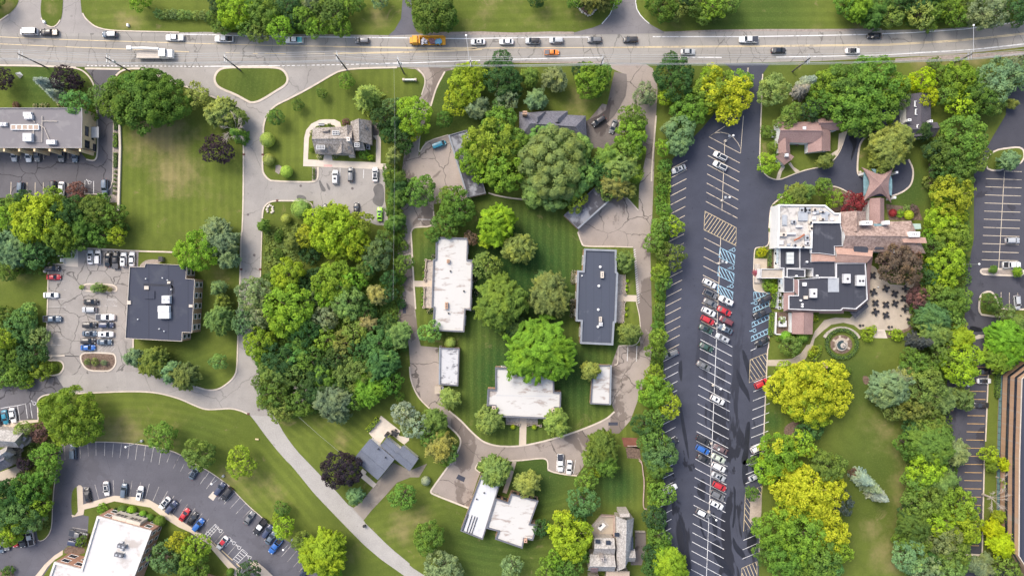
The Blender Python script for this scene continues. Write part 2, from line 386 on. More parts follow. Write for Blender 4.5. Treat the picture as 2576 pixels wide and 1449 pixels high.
def addfields(me, X, Y):
    px = X/S+1288; py = 724.5-Y/S
    for nm, v in zip(('dry','rich','mow','amp'), fields(px, py)):
        at = me.attributes.new(nm, 'FLOAT', 'POINT'); at.data.foreach_set('value', v.astype(np.float32))
gx = np.concatenate([[-4000,-1500,-600,-300,-200], np.arange(-150,151,1.0), [200,300,600,1500,4000]])
gy = np.concatenate([[-4000,-1500,-600,-300,-140], np.arange(-92,93,1.0), [140,300,600,1500,4000]])
X, Y = np.meshgrid(gx, gy); nx, ny = len(gx), len(gy)
idx = np.arange(nx*ny).reshape(ny, nx)
F = np.stack([idx[:-1,:-1], idx[:-1,1:], idx[1:,1:], idx[1:,:-1]], -1).reshape(-1, 4)
me = bpy.data.meshes.new('ground'); me.from_pydata(np.stack([X.ravel(), Y.ravel(), X.ravel()*0], -1).tolist(), [], F.tolist())
addfields(me, X.ravel(), Y.ravel()); me.materials.append(lawnm)
ground = bpy.data.objects.new('ground', me); col.objects.link(ground); struct(ground)
from mathutils.geometry import delaunay_2d_cdt
def inside(px, py, poly):
    c = np.zeros(px.shape, bool); n = len(poly)
    for i in range(n):
        x0, y0 = poly[i]; x1, y1 = poly[i-1]
        t = ((y0 > py) != (y1 > py)) & (px < (x1-x0)*(py-y0)/((y1-y0) or 1e-9)+x0); c ^= t
    return c
def lawn(s, z=.10, cv=1, name='lawn', m=None, kb=None):
    p = s if isinstance(s, list) else pl(s)
    if cv: p = curve(p, cv, True)
    P = np.array(p); xs = np.arange(P[:,0].min()+.7, P[:,0].max(), 1.6); ys = np.arange(P[:,1].min()+.7, P[:,1].max(), 1.6)
    gX, gY = np.meshgrid(xs, ys); k = inside(gX, gY, p)
    vs = [Vector((float(a), float(b))) for a, b in p]+[Vector((float(a), float(b))) for a, b in zip(gX[k], gY[k])]
    r = delaunay_2d_cdt(vs, [], [list(range(len(p)))], 1, 1e-4)
    v = [(q.x, q.y, z) for q in r[0]]; me = bpy.data.meshes.new(name); me.from_pydata(v, [], [list(f) for f in r[2]])
    V = np.array(v); addfields(me, V[:,0], V[:,1]); me.materials.append(m or lawnm)
    o = bpy.data.objects.new(name, me); col.objects.link(o); struct(o)
    if kb: kerb(p, kb, True, z+.03, 0)
    return o

# ================================================================ ROADS AND LOTS
road = sheet('main_road', '@P -600,60 -200,55 0,45 @00 1370,385 2250,410 @10 0,404 1000,430 2300,445 @20 0,425 600,432 1300,430 1900,412 @30 0,398 600,400 1200,392 2557,392 '
 '@40 900,380 1500,368 2000,330 2557,250 @P 2700,22 2900,-30 3000,30 2720,92 @40 2557,588 2000,655 1500,692 900,722 @30 2557,768 1300,795 300,800 @20 2500,795 1300,785 1000,800 400,850 '
 '@10 2350,845 1800,862 1000,862 0,862 @00 950,838 0,820 @P -200,163 -600,168', .012, A_road)
sheet('north_drive', '@P -300,-60 -300,90 0,90 @00 0,260 100,420 1370,420 1370,385 1200,340 1120,280 1050,210 1020,160 1005,0 1005,-300', .024, asphalt('pale_drive_asphalt', (.30,.28,.265), .1, .5, .1, .006))
lawn('@00 0,262 70,215 150,150 210,80 240,0 240,-250 -500,-250 -500,262')
kerb('@00 0,262 70,215 110,188', .3)
lawn('@00 525,-200 520,0 508,120 520,230 552,285 600,328 655,346 705,325 750,270 778,200 790,0 790,-200', kb=None)
kerb('@00 515,230 548,288 600,330 655,348 708,325 755,255', .28)
kerb('@00 1035,170 1060,225 1120,285 1200,345 1370,388 1800,398 2240,408', .30)
sheet('north_drive', '@10 2480,-250 2470,0 2450,240 2370,380 2290,450 @20 130,432 80,390 40,250 20,0 20,-250', .03, A_curve, 0)
sheet('north_drive', '@20 2600,-250 2555,75 2500,200 2400,305 2290,350 2050,412 2050,440 @30 620,420 620,402 500,340 435,300 380,255 320,190 278,110 262,0 262,-250', .03, asphalt('side_street_asphalt', (.2,.19,.195), .15, .2, .1, .006), 0)
sheet('gravel_shoulder', '@20 200,408 900,398 1300,412 1750,398 2050,402 2050,430 1300,440 200,438', .016, plain('shoulder_gravel', (.30,.255,.225), .95, .1, 0, .25, 1.5))
sheet('gravel_shoulder', '@30 620,402 1200,378 1900,368 2557,368 @40 780,362 780,388 0,400 @30 1800,396 620,408', .016, MC['shoulder_gravel'])
sheet('gravel_shoulder', '@20 1300,772 2400,776 2500,812 1300,800', .016, MC['shoulder_gravel'])
sheet('gravel_shoulder', '@40 950,735 2557,640 2557,700 1700,740 950,775', .014, MC['shoulder_gravel'])
kerb('@00 -500,815 0,820 500,826 950,850', .45, z=.1)
# small dark drive on the far left, tan office lot
sheet('office_lot', '@00 1062,862 1505,870 1440,935 1400,1100 1425,1449 @01 1425,0 1405,990 1040,985 800,1022 20,1022 -500,1040 -500,430 985,430 1080,540 1190,565 1222,520 1222,0 @00 1205,1449 1190,1060 1150,970', .024, A_old)
lawn('@00 -500,835 0,835 500,842 900,858 1000,885 1090,950 1150,1030 1180,1100 1200,1300 1210,1449 @01 1200,0 0,0 -500,0', .09)
kerb('@00 900,850 1000,868 1080,920 1150,1010 1185,1100 1200,1300 1215,1449 @01 1222,300 1218,500 1190,555 1140,560 1080,545', .36)
kerb('@00 1060,858 1500,866', .5, z=.03)
kerb('@00 1450,950 1500,900 1570,868 1700,860 1800,868 1930,930 2050,985 2200,1045 2370,1100', .45)
kerb('@10 70,1200 250,1275 330,1340 400,1395 430,1430', .40)
kerb('@11 482,140 485,500 482,1000 470,1449 @12 455,0 445,500 425,1000 412,1449 @13 405,200 395,300 350,380 270,450 180,508 80,525 0,515 @03 2450,480', .36)
kerb('@03 1755,285 2000,325 2150,370', .3)
kerb('@01 1420,0 1415,500 1408,980 1040,975', .22)
sheet('mulch_bed', '@01 1430,0 1495,60 1490,400 1470,1080 1310,1085 1300,995 1412,985', .05, gravelm, 0)
b = MB(); b.ribbon(pl('@01 1500,75 1510,400 1492,1000 1488,1185'), .55, 0, .55); o = b.build('garden_wall', conc); thing(o, 'low pale concrete wall edging the planting strip', 'wall', 'beside the dry west field', x=-110, y=20)
lawn('@01 1495,990 1300,1000 1050,1000 1050,1090 1460,1090', .03)
# street
slist = ('@00 1510,866 1560,862 1700,862 1800,865 1930,930 2050,985 2200,1045 2370,1105 @10 70,1205 250,1275 330,1340 400,1395 435,1449 @11 480,140 485,500 482,1000 470,1449 @12 455,0 440,500 425,1000 410,1449 @13 403,200 393,300 350,380 270,450 180,508 80,525 0,515 '
 '@03 2450,480 2150,370 2000,330 1755,285 1660,200 1640,120 1000,110 700,345 450,370 0,460 -500,520 -500,960 0,965 240,905 400,885 480,890 470,660 490,620 560,580 700,570 1000,565 1500,540 1800,540 2000,560 2250,630 2400,700 2557,765 '
 '@13 150,760 330,745 450,775 560,830 620,900 750,1080 900,1270 1060,1449 @14 1020,0 1150,150 1350,400 1500,560 1800,870 2000,1070 2200,1240 2500,1449 2900,1750 3400,1750 @24 200,1449 0,1320 @14 2557,1290 2300,1080 2100,880 2005,790 1975,735 2020,650 1900,620 1790,560 1650,400 1500,250 1260,0 '
 '@13 1150,1280 1000,1080 900,900 850,830 720,700 690,600 700,440 690,300 650,130 640,0 @12 700,1300 700,600 705,300 715,0 @11 718,1300 722,1180 740,1130 800,1080 880,1060 1130,1060 1300,1065 1355,1060 2250,1060 2250,660 1415,640 1415,770 1390,810 1330,830 860,815 800,800 740,740 720,700 725,300 735,120 765,25 '
 '@10 790,1420 840,1360 900,1310 1050,1240 1300,1110 1600,930 1700,885 1800,862 1000,855 0,855 @00 2500,850 1800,850')
sheet('side_street', slist, .020, A_street)
sheet('country_lane', '@13 560,830 620,900 750,1080 900,1270 1060,1449 @14 1020,0 1150,150 1350,400 1500,560 1800,870 2000,1070 2200,1240 2500,1449 2900,1750 3400,1750 @24 200,1449 0,1320 @14 2557,1290 2300,1080 2100,880 2005,790 1790,560 1650,400 1500,250 1260,0 @13 1150,1280 1000,1080 900,900 850,830 720,850', .030, A_lane, 1)
sheet('west_lot', '@03 -500,520 0,460 450,370 700,345 800,500 600,600 560,580 490,620 470,660 480,890 400,885 240,905 0,965 -500,1080', .032, A_old)
teard = '@10 118,980 150,905 205,862 300,845 600,843 900,845 985,882 1030,950 1038,1010 1008,1070 900,1135 700,1262 600,1288 550,1278 400,1190 200,1110 140,1060'
lawn(teard, .10, 2, kb=.55)
kerb('@10 2400,848 1900,858 1700,884 1600,930 1300,1110 1050,1240 900,1310 840,1360 790,1420 @11 760,30 735,120 725,300 720,640 730,720 800,800 860,815 1330,830 1390,810 1415,770 1415,640', .42)
kerb('@11 718,1340 722,1200 745,1130 800,1080 880,1060 1130,1060 1300,1072 1350,1120 1352,1250', .34)
kerb('@12 715,0 705,300 695,620', .2)
kerb('@03 480,890 470,665 490,620 560,580 700,570 1000,565 1500,540 1800,540 2000,560 2250,630 2400,700 2557,765 @13 150,762 330,748 450,778 540,820', .30)
# small lot by the cottage
sheet('cottage_lot', '@11 1355,1055 2250,1055 2300,1370 2150,1365 2020,1315 1900,1250 1700,1250 1600,1300 1480,1290 1355,1200', .021, A_street)
sheet('sidewalk', '@11 1228,628 1240,280 1265,180 1330,100 1430,52 1500,45 1620,45 1690,80 1705,130 1690,160 1640,150 1620,120 1500,105 1400,130 1330,190 1300,280 1288,545 1480,555 1490,470 1580,470 1595,560 2135,580 2140,300 2100,250 2180,240 2200,300 2195,595 2275,600 2268,672', .034, conc)
sheet('service_court', '@11 2080,80 2175,100 2180,240 2100,250 2140,300 2080,300', .035, A_brown)
sheet('tactile_strip', '@11 1485,610 1590,610 1592,636 1487,634', .040, pinkm)
sheet('gravel_bed', '@11 1340,640 1412,640 1412,790 1340,812', .037, gravelm)
sheet('stone_pad', '@11 885,620 930,612 962,640 958,680 925,730 880,700', .03, gravelm)
# blue roofed office lot
sheet('office_lot', '@02 1000,195 1300,205 1730,240 1725,430 1810,440 2300,600 2300,1300 1670,1330 @03 1665,130 1640,150 1755,285 1400,300 700,345 770,300 800,230 790,180 750,150 600,150 590,90 @02 580,1449 595,900 605,390 780,410 800,390 830,250', .030, A_lotw)
kerb('@03 600,100 810,90', .45); kerb('@03 600,155 700,148 760,158 795,195 800,240 770,300 720,335 560,348', .4)
kerb('@02 605,390 600,800 590,1100 580,1449 @03 588,90', .3); kerb('@02 1010,200 1300,215 1730,240 2100,248 2170,255 2200,300', .4)
kerb('@02 605,383 780,405 810,385', .3); kerb('@02 1665,1330 1665,1449 @03 1665,125', .35)
sheet('drain_channel', '@03 812,90 990,98 990,108 812,100', .04, dsplit)
sheet('concrete_pad', '@02 800,245 975,225 975,435 820,425 790,400', .036, conc)
lawn('@02 1060,650 1150,648 1400,655 1450,680 1465,720 1430,748 1060,738 1030,700', .1, 1, m=gravelm, name='planter_bed', kb=.38)
lawn('@03 1080,52 1400,62 1440,90 1452,170 1430,230 1380,275 1330,285 1120,280 1050,230 1010,150 1010,80', .1, 1, m=mulchm, name='planter_bed', kb=.38)
lawn('@03 600,168 740,165 780,200 780,240 740,300 600,328', .06, 1)
sheet('gravel_path', '@02 1730,430 1800,360 1880,340 2010,345 2000,390 1800,440', .03, gravelm, 1)
# curved lot, south west
sheet('curved_lot', '@03 735,1250 760,1200 900,1180 1200,1160 1500,1172 1700,1190 1900,1220 2140,1272 2300,1345 2450,1449 @14 0,105 150,200 300,310 440,460 580,600 740,730 900,930 1100,1050 1250,1240 1500,1449 1900,1800 0,2300 @04 0,2400 -700,2400 -700,1010 0,1010 100,1000 440,830 620,700 660,500 700,130', .024, A_curve)
lawn('@04 450,840 500,700 600,600 650,560 650,820 620,920 560,995 510,1012 475,990', .09, 2)
lawn('@04 905,700 890,560 900,400 935,345 975,325 975,640 940,680', .09, 1)
lawn('@04 1110,700 1050,690 1055,615 1180,585 1430,512 1700,560 1880,590 2050,720 2240,840 2380,900 2390,1000 2557,1100 @14 0,990 200,1180 440,1449 -300,2000 @04 600,2000 420,1640 560,1420 690,1230 790,1130 850,1070 1080,1065 1100,870', .09, 0)
sheet('sidewalk', '@04 895,680 940,690 975,640 962,330 985,312 1015,315 1035,340 1042,552 1250,490 1430,442 1700,460 1860,492 1980,560 2140,660 2330,800 2557,940 @14 430,1380 420,1449 560,1600 500,1600 380,1449 0,1010 @04 2557,1020 2380,900 2240,840 2050,720 1880,590 1700,560 1430,512 1180,585 1055,615 1045,680 905,712', .12, walkm)
sheet('sidewalk', '@04 790,1120 785,1180 690,1240 600,1330 520,1449 420,1640 300,1640 440,1449 560,1300 680,1190', .12, walkm)
sheet('sidewalk', '@14 540,1300 600,1260 650,1265 750,1345 860,1449 950,1560 850,1600 700,1449', .12, walkm, 1)
sheet('mulch_bed', '@04 790,1150 850,1065 1060,1080 1060,1180 830,1170', .11, mulchm, 1)
lawn('@04 -700,1385 0,1385 120,1385 180,1420 195,1500 195,2000 -700,2000', .1, 1, m=mulchm, name='planter_bed')
sheet('sidewalk', '@03 -300,1060 0,960 250,900 480,890 480,920 250,950 0,1040 -300,1140', .06, walkm)
kerb('@03 735,1260 760,1205 900,1183 1200,1163 1500,1175 1700,1193 1900,1223 2140,1275 2300,1348 2450,1449 @14 0,108 150,203 300,313 440,463 580,603 740,733 900,933', .16)
kerb('@04 700,130 660,500 652,820 620,920 560,990 510,1010 475,1000', .18)
sheet('drain_pad', '@14 105,390 158,430 105,508 42,460', .034, conc)
# lane-side drive and blue-grey house
sheet('house_drive', '@14 2350,30 2560,130 @24 220,45 120,215 0,215 @14 2557,220 2400,280 2250,450 2080,630 1985,750 1850,600 1960,520 2250,150', .034, asphalt('gravelly_drive', (.27,.235,.20), .15, .3, .1, .006, .3, (.12,.1,.095)))
sheet('sidewalk', '@14 1970,108 2022,150 2005,180 2145,300 2105,348 1925,200 1925,170', .05, conc)
sheet('patio', '@13 2200,840 2440,1030 2420,1090 2550,1115 2550,1150 2490,1200 2430,1160 2330,1070 2290,1090 2270,1080 2180,1210 2050,1060 2130,960', .05, conc)
# central courtyard ring
sheet('courtyard_drive', '@20 -60,855 80,870 150,930 190,1000 190,1060 150,1200 40,1320 0,1400 @11 2500,380 2460,700 2440,1449 @12 2412,0 2410,300 2440,900 2400,1100 2450,1180 2520,1260 2550,1449 @23 20,400 130,640 300,800 430,920 600,1080 650,1160 620,1240 500,1449 @24 260,390 740,602 820,330 885,150 820,115 855,40 900,10 1290,15 @23 1400,1395 1650,1365 1715,1380 @24 1722,135 2090,195 2170,80 @23 2230,1300 2260,1200 2300,1130 2420,1090 @33 60,1060 200,900 440,250 470,0 @32 470,1100 460,700 450,300 450,0 @31 470,1300 520,0 @30 540,1100 480,860 400,810 300,800 0,800 @20 2500,800 2500,860 400,850 300,840', .028, A_court)
CT = ('@20 445,900 330,1100 265,1330 @21 130,250 110,510 200,322 490,235 600,210 715,175 950,965 735,1040 700,1050 300,1100 @21 315,1385 80,1388 40,1400 @22 25,0 40,400 50,600 70,960 110,1300 140,1420 @23 360,-10 370,450 480,780 640,900 760,1030 870,1130 950,1180 1100,1225 1300,1225 1450,1208 1700,1150 2000,1060 2300,950 2470,860 2557,780 2520,690 2300,700 2280,205 2520,205 @32 50,1410 320,1420 325,1100 285,880 270,700 250,400 235,190 0,180 @22 2150,165 2100,20 @21 2110,1400 2520,1030 @31 130,990 300,1180 308,880 350,700 400,450 250,200 @21 2200,250 2200,90 @31 -150,-150 @30 60,1350 130,1200 155,1000 130,930 50,900 @20 2400,800 1300,790 700,830')
lawn(CT, .08, 0)
kerb('@20 440,900 330,1100 265,1330', .4); kerb('@20 100,865 150,910 190,965 195,1050 150,1190', .3)
kerb('@21 130,250 108,500 200,322 480,240', .25)
kerb('@22 18,0 40,400 50,600 75,960', .38); kerb('@21 300,1190 305,1380 80,1388 40,1405 20,1449', .32)
kerb('@23 490,780 640,900 760,1030 870,1130 950,1180 1100,1222 1300,1225 1450,1210 1700,1155 2000,1070 2300,955 2470,875 2557,790', .42)
kerb('@23 0,230 10,380 60,520 130,640 300,800', .3); kerb('@23 430,920 600,1070 645,1150 620,1250 540,1380 500,1449 @24 270,370 262,400 290,425 740,600', .42)
kerb('@24 885,155 825,120 820,90 860,35 900,10 @23 1280,1402 1400,1398 1650,1368 1715,1385 1730,1449 @24 1722,135 1930,180 2090,195', .32)
kerb('@23 2400,1095 2290,1140 2262,1200 2250,1260', .34); kerb('@32 0,183 230,190', .25)
kerb('@22 2100,0 2150,150 2180,180 2557,182', .35); kerb('@31 135,1000 300,1180', .25)
kerb('@31 520,0 500,250 470,600 462,820', .38); kerb('@32 272,870 325,1100 322,1420 60,1410 45,1449 @33 45,200 0,208', .22)
kerb('@21 985,965 1100,1000 1300,1035 1500,1050 1650,1058', .35, z=.5, name='garden_edging')
b = MB()
for k in range(24):
    x, y = pl('@32 %f,%f' % (248+2.4*k, 225+28.5*k))[0]; b.box(x, y, .035, .75, .12, .004, R(35))
struct(b.build('road_edge_markings', whitepaint))
sheet('house_drive', '@30 0,900 150,930 160,1050 140,1200 60,1350 0,1449 @31 -100,100 100,250 -20,420 @21 2300,400 2200,360 2200,95 2160,80 2350,0 @20 2350,1449 2450,1380', .10, A_brown)
sheet('walkway', '@22 45,608 280,608 280,682 55,682', .128, walkm); sheet('walkway', '@32 45,783 278,788 278,868 45,862', .128, walkm)
sheet('walkway', '@23 1378,868 1460,868 1455,1212 1365,1212', .128, walkm)
sheet('walkway', '@24 1285,15 1335,20 1270,250 1210,420 1160,400 1200,280', .10, patiom)
sheet('side_terrace', '@22 205,352 298,352 278,940 182,940', .12, stonem); sheet('side_terrace', '@32 42,520 130,540 105,1125 25,1120', .12, stonem)
sheet('side_terrace', '@23 1210,850 1600,865 1600,948 1215,940', .12, stonem)
sheet('garage_apron', '@22 375,1442 375,1449 300,1449', .03, conc)
sheet('walled_yard', '@33 90,1112 290,1118 320,1260 200,1230 120,1230', .03, plain('brown_deck', (.2,.085,.06), .9, .2, 0, .2)); sheet('walled_yard', '@33 140,1240 310,1215 330,1380 160,1370', .03, mulchm)
sheet('dark_patch', '@24 610,178 698,218 678,275 580,230', .035, A_dark); sheet('dark_patch', '@12 2470,922 2512,922 2512,1015 2470,1015', .035, A_dark); sheet('dark_patch', '@23 2482,922 2600,922 2600,962 2482,962', .035, A_dark)
# east dark lot
EL = ('@30 1370,790 1940,800 1850,930 1835,1200 1830,1449 @31 1810,300 1810,560 1835,670 1900,755 1990,795 2075,797 2250,722 2400,672 2557,640 @41 60,610 150,575 210,520 280,400 330,270 400,100 600,-100 1000,-150 1095,0 1095,160 900,190 700,225 640,232 540,290 495,400 480,560 470,700 495,745 535,752 920,752 930,690 985,500 1040,560 1120,540 '
 '@41 1180,680 1155,850 1080,925 1000,970 900,1005 560,1005 400,980 260,900 160,875 0,870 @31 2557,870 2400,905 2250,950 2100,1010 1980,1090 1940,1180 1920,1400 @32 1925,0 1930,180 1770,188 1742,215 1732,400 1730,700 1760,745 1945,750 1930,1100 1925,1449 @33 1915,0 1895,400 1880,700 1862,1200 @34 1850,0 1820,800 1800,1449 1790,1900 600,1900 @34 560,900 575,300 @33 590,900 610,250 @32 620,1100 640,800 690,300 @31 695,1000 710,680 725,540 @31 1100,150 @30 1350,1300 1500,900')
lot = sheet('parking_lot', EL, .026, A_dark)
kerb('@30 1850,930 1838,1200 1830,1449 @31 1818,300 1812,560 1835,670 1900,755 1990,795 2075,797 2250,722 2400,672 2557,642', .26)
kerb('@41 350,170 280,400 210,520 150,575', .2); kerb('@41 640,230 540,290 490,400 470,700 500,750 535,752', .42)
kerb('@41 1115,545 1180,680 1155,850 1080,925 1000,970 900,1003', .4); kerb('@41 540,1000 400,980 260,900 160,875 0,872', .3)
kerb('@31 2140,985 1980,1090 1945,1180 1930,1400', .35); kerb('@32 1930,0 1930,185 1775,190 1748,220 1738,400 1732,700 1762,745 1945,750 1935,1100 1925,1449 @33 1912,0 1895,400 1880,700 1862,1150 @34 1850,0', .24)
kerb('@34 1820,760 1805,1150', .2)
sheet('delivery_pad', '@34 1700,428 1840,432 1835,665 1810,775 1685,772', .036, plain('stained_concrete', (.36,.30,.25), .9, .2, 0, .28, .25))
lawn('@41 640,232 540,292 492,400 480,560 475,700 500,745 910,745 930,690 985,500 1000,420 900,220 700,228', .08, 1)
sheet('walkway', '@31 2100,600 2130,640 2090,700 2065,790 2020,790 2040,710', .05, walkm); sheet('walkway', '@31 2200,580 2240,640 2315,690 2260,710 2170,600', .05, walkm)
sheet('walkway', '@41 245,225 340,190 300,330 215,500 110,500 230,420', .05, walkm)
sheet('entry_plaza', '@32 1745,330 1905,332 1905,455 1825,460 1825,580 1875,590 1872,748 1765,742 1733,700', .04, patiom, 0)
lawn('@32 1762,200 1905,205 1905,328 1750,325', .08, 1)
sheet('garden_soil', '@32 1910,195 1980,195 1990,450 1905,450', .05, mulchm)
sheet('patio', '@42 620,400 700,440 800,580 880,650 1060,665 1150,560 1195,590 1185,660 1100,760 1083,830 1095,890 1140,960 1168,1060 1150,1150 1100,1200 1030,1222 850,1225 640,1215 500,1215 430,1160 300,1130 150,1155 50,1230 @32 2500,1330 2470,1449 @33 2440,30 2380,140 2250,205 2100,222 1912,220 1912,145 2100,142 2220,130 2330,60 2400,-40 @32 2440,1400 2500,1240 @42 60,1100 200,1065 380,1075 610,850', .06, patiom)
sheet('mulch_bed', '@42 1195,590 1250,560 1300,700 1290,900 1280,1100 1150,1210 1050,1260 900,1310 850,1320 840,1260 1030,1222 1100,1200 1150,1150 1168,1060 1140,960 1095,890 1083,830 1100,760 1185,660', .055, mulchm)
sheet('mulch_bed', '@41 0,880 160,885 400,985 600,1010 600,1200 260,1200 180,1210 60,980', .045, mulchm)
sheet('mulch_bed', '@41 830,1100 1240,1150 1290,1300 870,1300', .045, mulchm); sheet('mulch_bed', '@33 2110,1000 2180,930 2290,900 2310,1000 2280,1090 2130,1130', .045, mulchm, 1)
sheet('mulch_bed', '@43 540,350 580,340 630,370 625,430 580,460 545,420', .045, mulchm, 1)
sheet('stone_bed', '@41 1365,600 1430,600 1430,860 1370,870', .045, mulchm)
sheet('mulch_bed', '@32 1990,995 2210,1000 2215,1265 1995,1268', .045, mulchm, 0)
sheet('mulch_bed', '@32 1950,755 2050,750 2020,975 1945,930', .045, mulchm, 0)
# far east lot
sheet('east_lot', '@P 2535,215 2800,215 2800,832 2576,838 2482,845 @43 2115,100 2090,700 2070,1160 @44 2050,100 2035,900 2030,1180 @P 2490,1400 2560,1425 2800,1500 2800,1560 2400,1560 2425,1400 2385,1250 2378,1060 2385,900 2425,840 2430,700 2450,600 2450,430 2500,340 2530,290', .022, A_east)
kerb('@43 2118,100 2098,600 2075,1160', .3); kerb('@44 2060,0 2045,600 2032,1180', .3)
lawn('@41 2072,600 2085,540 2115,495 2200,430 2330,405 2480,390 2540,415 2557,470 2550,540 2500,602 2300,608 2295,682 2110,680', .1, 1, kb=.42)
lawn('@42 2045,458 2480,465 2540,475 2560,505 2520,540 2480,545 2060,532 2018,510 2012,480', .1, 1, name='planter_bed', m=gravelm, kb=.45)
lawn('@42 2195,800 2150,745 2080,742 2015,785 1998,860 1992,980 2035,1045 2557,1068 2900,1070 2900,965 2557,965 2270,960 2230,900', .1, 1, kb=.45)
kerb('@44 2030,1185 1850,1178 1805,1200 1815,1260 1850,1300 1930,1328', .5); kerb('@44 2080,1330 2200,1345', .4)
lawn('@44 2030,1190 1850,1185 1810,1215 1850,1290 1940,1325 2200,1345 2500,1360 2700,1500 2700,1100 2060,1000', .09, 0)
sheet('walkway', '@42 1930,1310 1990,1278 2080,1282 2060,1320 1950,1340', .05, conc)
# fountain garden
fx, fy = pl('@42 275,1400')[0]
def ring(cx, cy, r0, r1, z0, z1, m, name, a0=0, a1=360, n=48):
    b = MB(); pts = [(cx+r0*math.cos(R(a0+(a1-a0)*k/n)), cy+r0*math.sin(R(a0+(a1-a0)*k/n))) for k in range(n+1)]
    b.ribbon(pts, r1, z0, z1); return b.build(name, m)
struct(sheet('garden_soil', [(fx+2.9*math.cos(t*.3), fy+2.5*math.sin(t*.3)) for t in range(21)], .05, mulchm))
b = MB()
for t in (40, 100, 150, 215, 330): b.box(fx+1.7*math.cos(R(t)), fy+1.5*math.sin(R(t)), .07, 1.7, .55, .03, R(t))
b.cyl(fx, fy, .05, .08, 1.75, None, 24)
struct(b.build('stone_paving', patiom))
sheet('steps_landing', '@42 690,1215 815,1215 850,1325 670,1320', .07, conc)
b = MB()
for k in range(5):
    p = pl('@42 700,%d 812,%d' % (1235+18*k, 1235+18*k)); b.box((p[0][0]+p[1][0])/2, p[0][1], .2-.03*k, 2.3, .12, .1)
thing(b.build('garden_steps', conc), 'pale stone garden steps with metal rail', 'steps', 'below the clubhouse patio', x=30, y=-10)

# ================================================================ PAINTED MARKINGS
def lines(name, m, segs, wd=.12, z=.04):
    b = MB()
    for s in segs:
        p = s if isinstance(s, list) else pl(s)
        b.ribbon(p, wd, z)
    return struct(b.build(name, m))
def dashed(s, on, off, wd, z, b):
    p = pl(s); acc = 0
    for (x0, y0), (x1, y1) in zip(p, p[1:]):
        l = math.hypot(x1-x0, y1-y0); t = 0
        while t < l:
            e = min(l, t+on); b.ribbon([(x0+(x1-x0)*t/l, y0+(y1-y0)*t/l), (x0+(x1-x0)*e/l, y0+(y1-y0)*e/l)], wd, z); t += on+off
ZR = .018
lines('road_edge_markings', whitepaint, ['@00 2240,432 2557,436 @10 560,455 1000,462 2557,478 @20 0,480 640,487 1290,478 1700,470 2250,468', '@30 480,463 1700,462 2557,448 @40 600,435 1200,410 1800,370 2200,320 2557,268 2900,200',
  '@10 0,833 900,825', '@10 2250,795 2557,790 @20 880,758', '@20 1250,745 2410,722', '@30 820,720 1340,722', '@30 2020,718 2557,710 @40 500,697 900,685 1400,655 1900,625 2557,553 2900,490'], .22, ZR)
b = MB()
dashed('@00 1085,826 1700,828 2557,835', .55, .5, .2, ZR, b); dashed('@10 900,826 1700,812 2250,797', .8, .5, .18, ZR, b); struct(b.build('dashed_lane_markings', whitepaint))
ylo = ['@00 0,465 500,488 1000,505 1700,525 2557,550 @10 700,570 1300,580 2557,597 @20 840,600', '@10 1600,590 2557,607 @20 840,614', '@20 940,605 1870,600 2557,596 @30 480,586 2557,567 @40 850,557 1700,507 2200,458 2557,418 2900,330', '@30 0,600 480,598 2557,580 @40 850,571 1700,521 2200,472 2557,432 2900,345',
  '@00 -600,440 0,465', '@00 -600,530 0,553 500,575 1000,597 1650,620 2360,652', '@10 260,663 440,668', '@10 600,672 660,674', '@10 750,670 1010,678', '@10 1280,675 1500,675', '@10 1600,668 2557,648 @20 500,632 940,606', '@10 1620,678 2557,660 @20 500,645 900,622']
lines('centre_line_markings', yellowpaint, ylo, .17, ZR)
lines('drive_edge_markings', whitepaint, ['@20 2600,-60 2557,60 2500,190 2400,305', '@30 265,-60 265,35 280,120 325,195 380,255 435,300', '@30 18,0 5,100'], .2, .036)
# east lot
def seg(ax, ay, bx, by): return [pp(ax, ay), pp(bx, by)]
spine = lambda y: 1823.4-(y-354.5)*.0424
nl, sl, bl, pc = [], [], [], []
nl.append(seg(spine(354), 354, spine(530), 530)); nl.append(seg(spine(598), 598, spine(800), 800)); sl.append(seg(spine(800), 800, spine(1460), 1460))
for i in range(47):
    y = 368.6+23.1*i; x = 1781.4-.0408*(y-368.6)
    if 520 < y < 565: continue
    if i in (7, 9): continue
    e = (x+79.5, y+42); tgt = nl if y < 830 else sl
    if 590 < y < 830: e = (spine(y+20), y+20.5)
    tgt.append(seg(x, y, *e))
for i in range(-1, 44):
    y = 447+23.1*i; x = 1689-1.02*i; (nl if y < 900 else sl).append(seg(x, y, x+39, y-20))
for i in list(range(-2, 5))+[5, 6, 7]:
    y = 1008+23.1*i; x = 1894-1.1*i; sl.append(seg(x, y, x+43, y-17))
for s in ('@34 1645,65 1805,0', '@34 1640,180 1800,115', '@34 1635,295 1790,230', '@34 1610,1000 1780,930', '@34 1600,1120 1780,1040', '@34 1598,1233 1760,1165', '@33 1700,30 1860,-40', '@32 1770,1449 1920,1380'): sl.append(pl(s))
nl += [pl('@31 1380,130 1180,262 1250,215 1330,205 1420,225 1490,275 1545,345 1575,410 1572,468 1180,262'), pl('@31 1610,0 1575,465'), pl('@30 1662,850 1650,1000'), pl('@30 1672,850 1660,1000')]
sl.append(pl('@30 1838,990 1828,1449'))
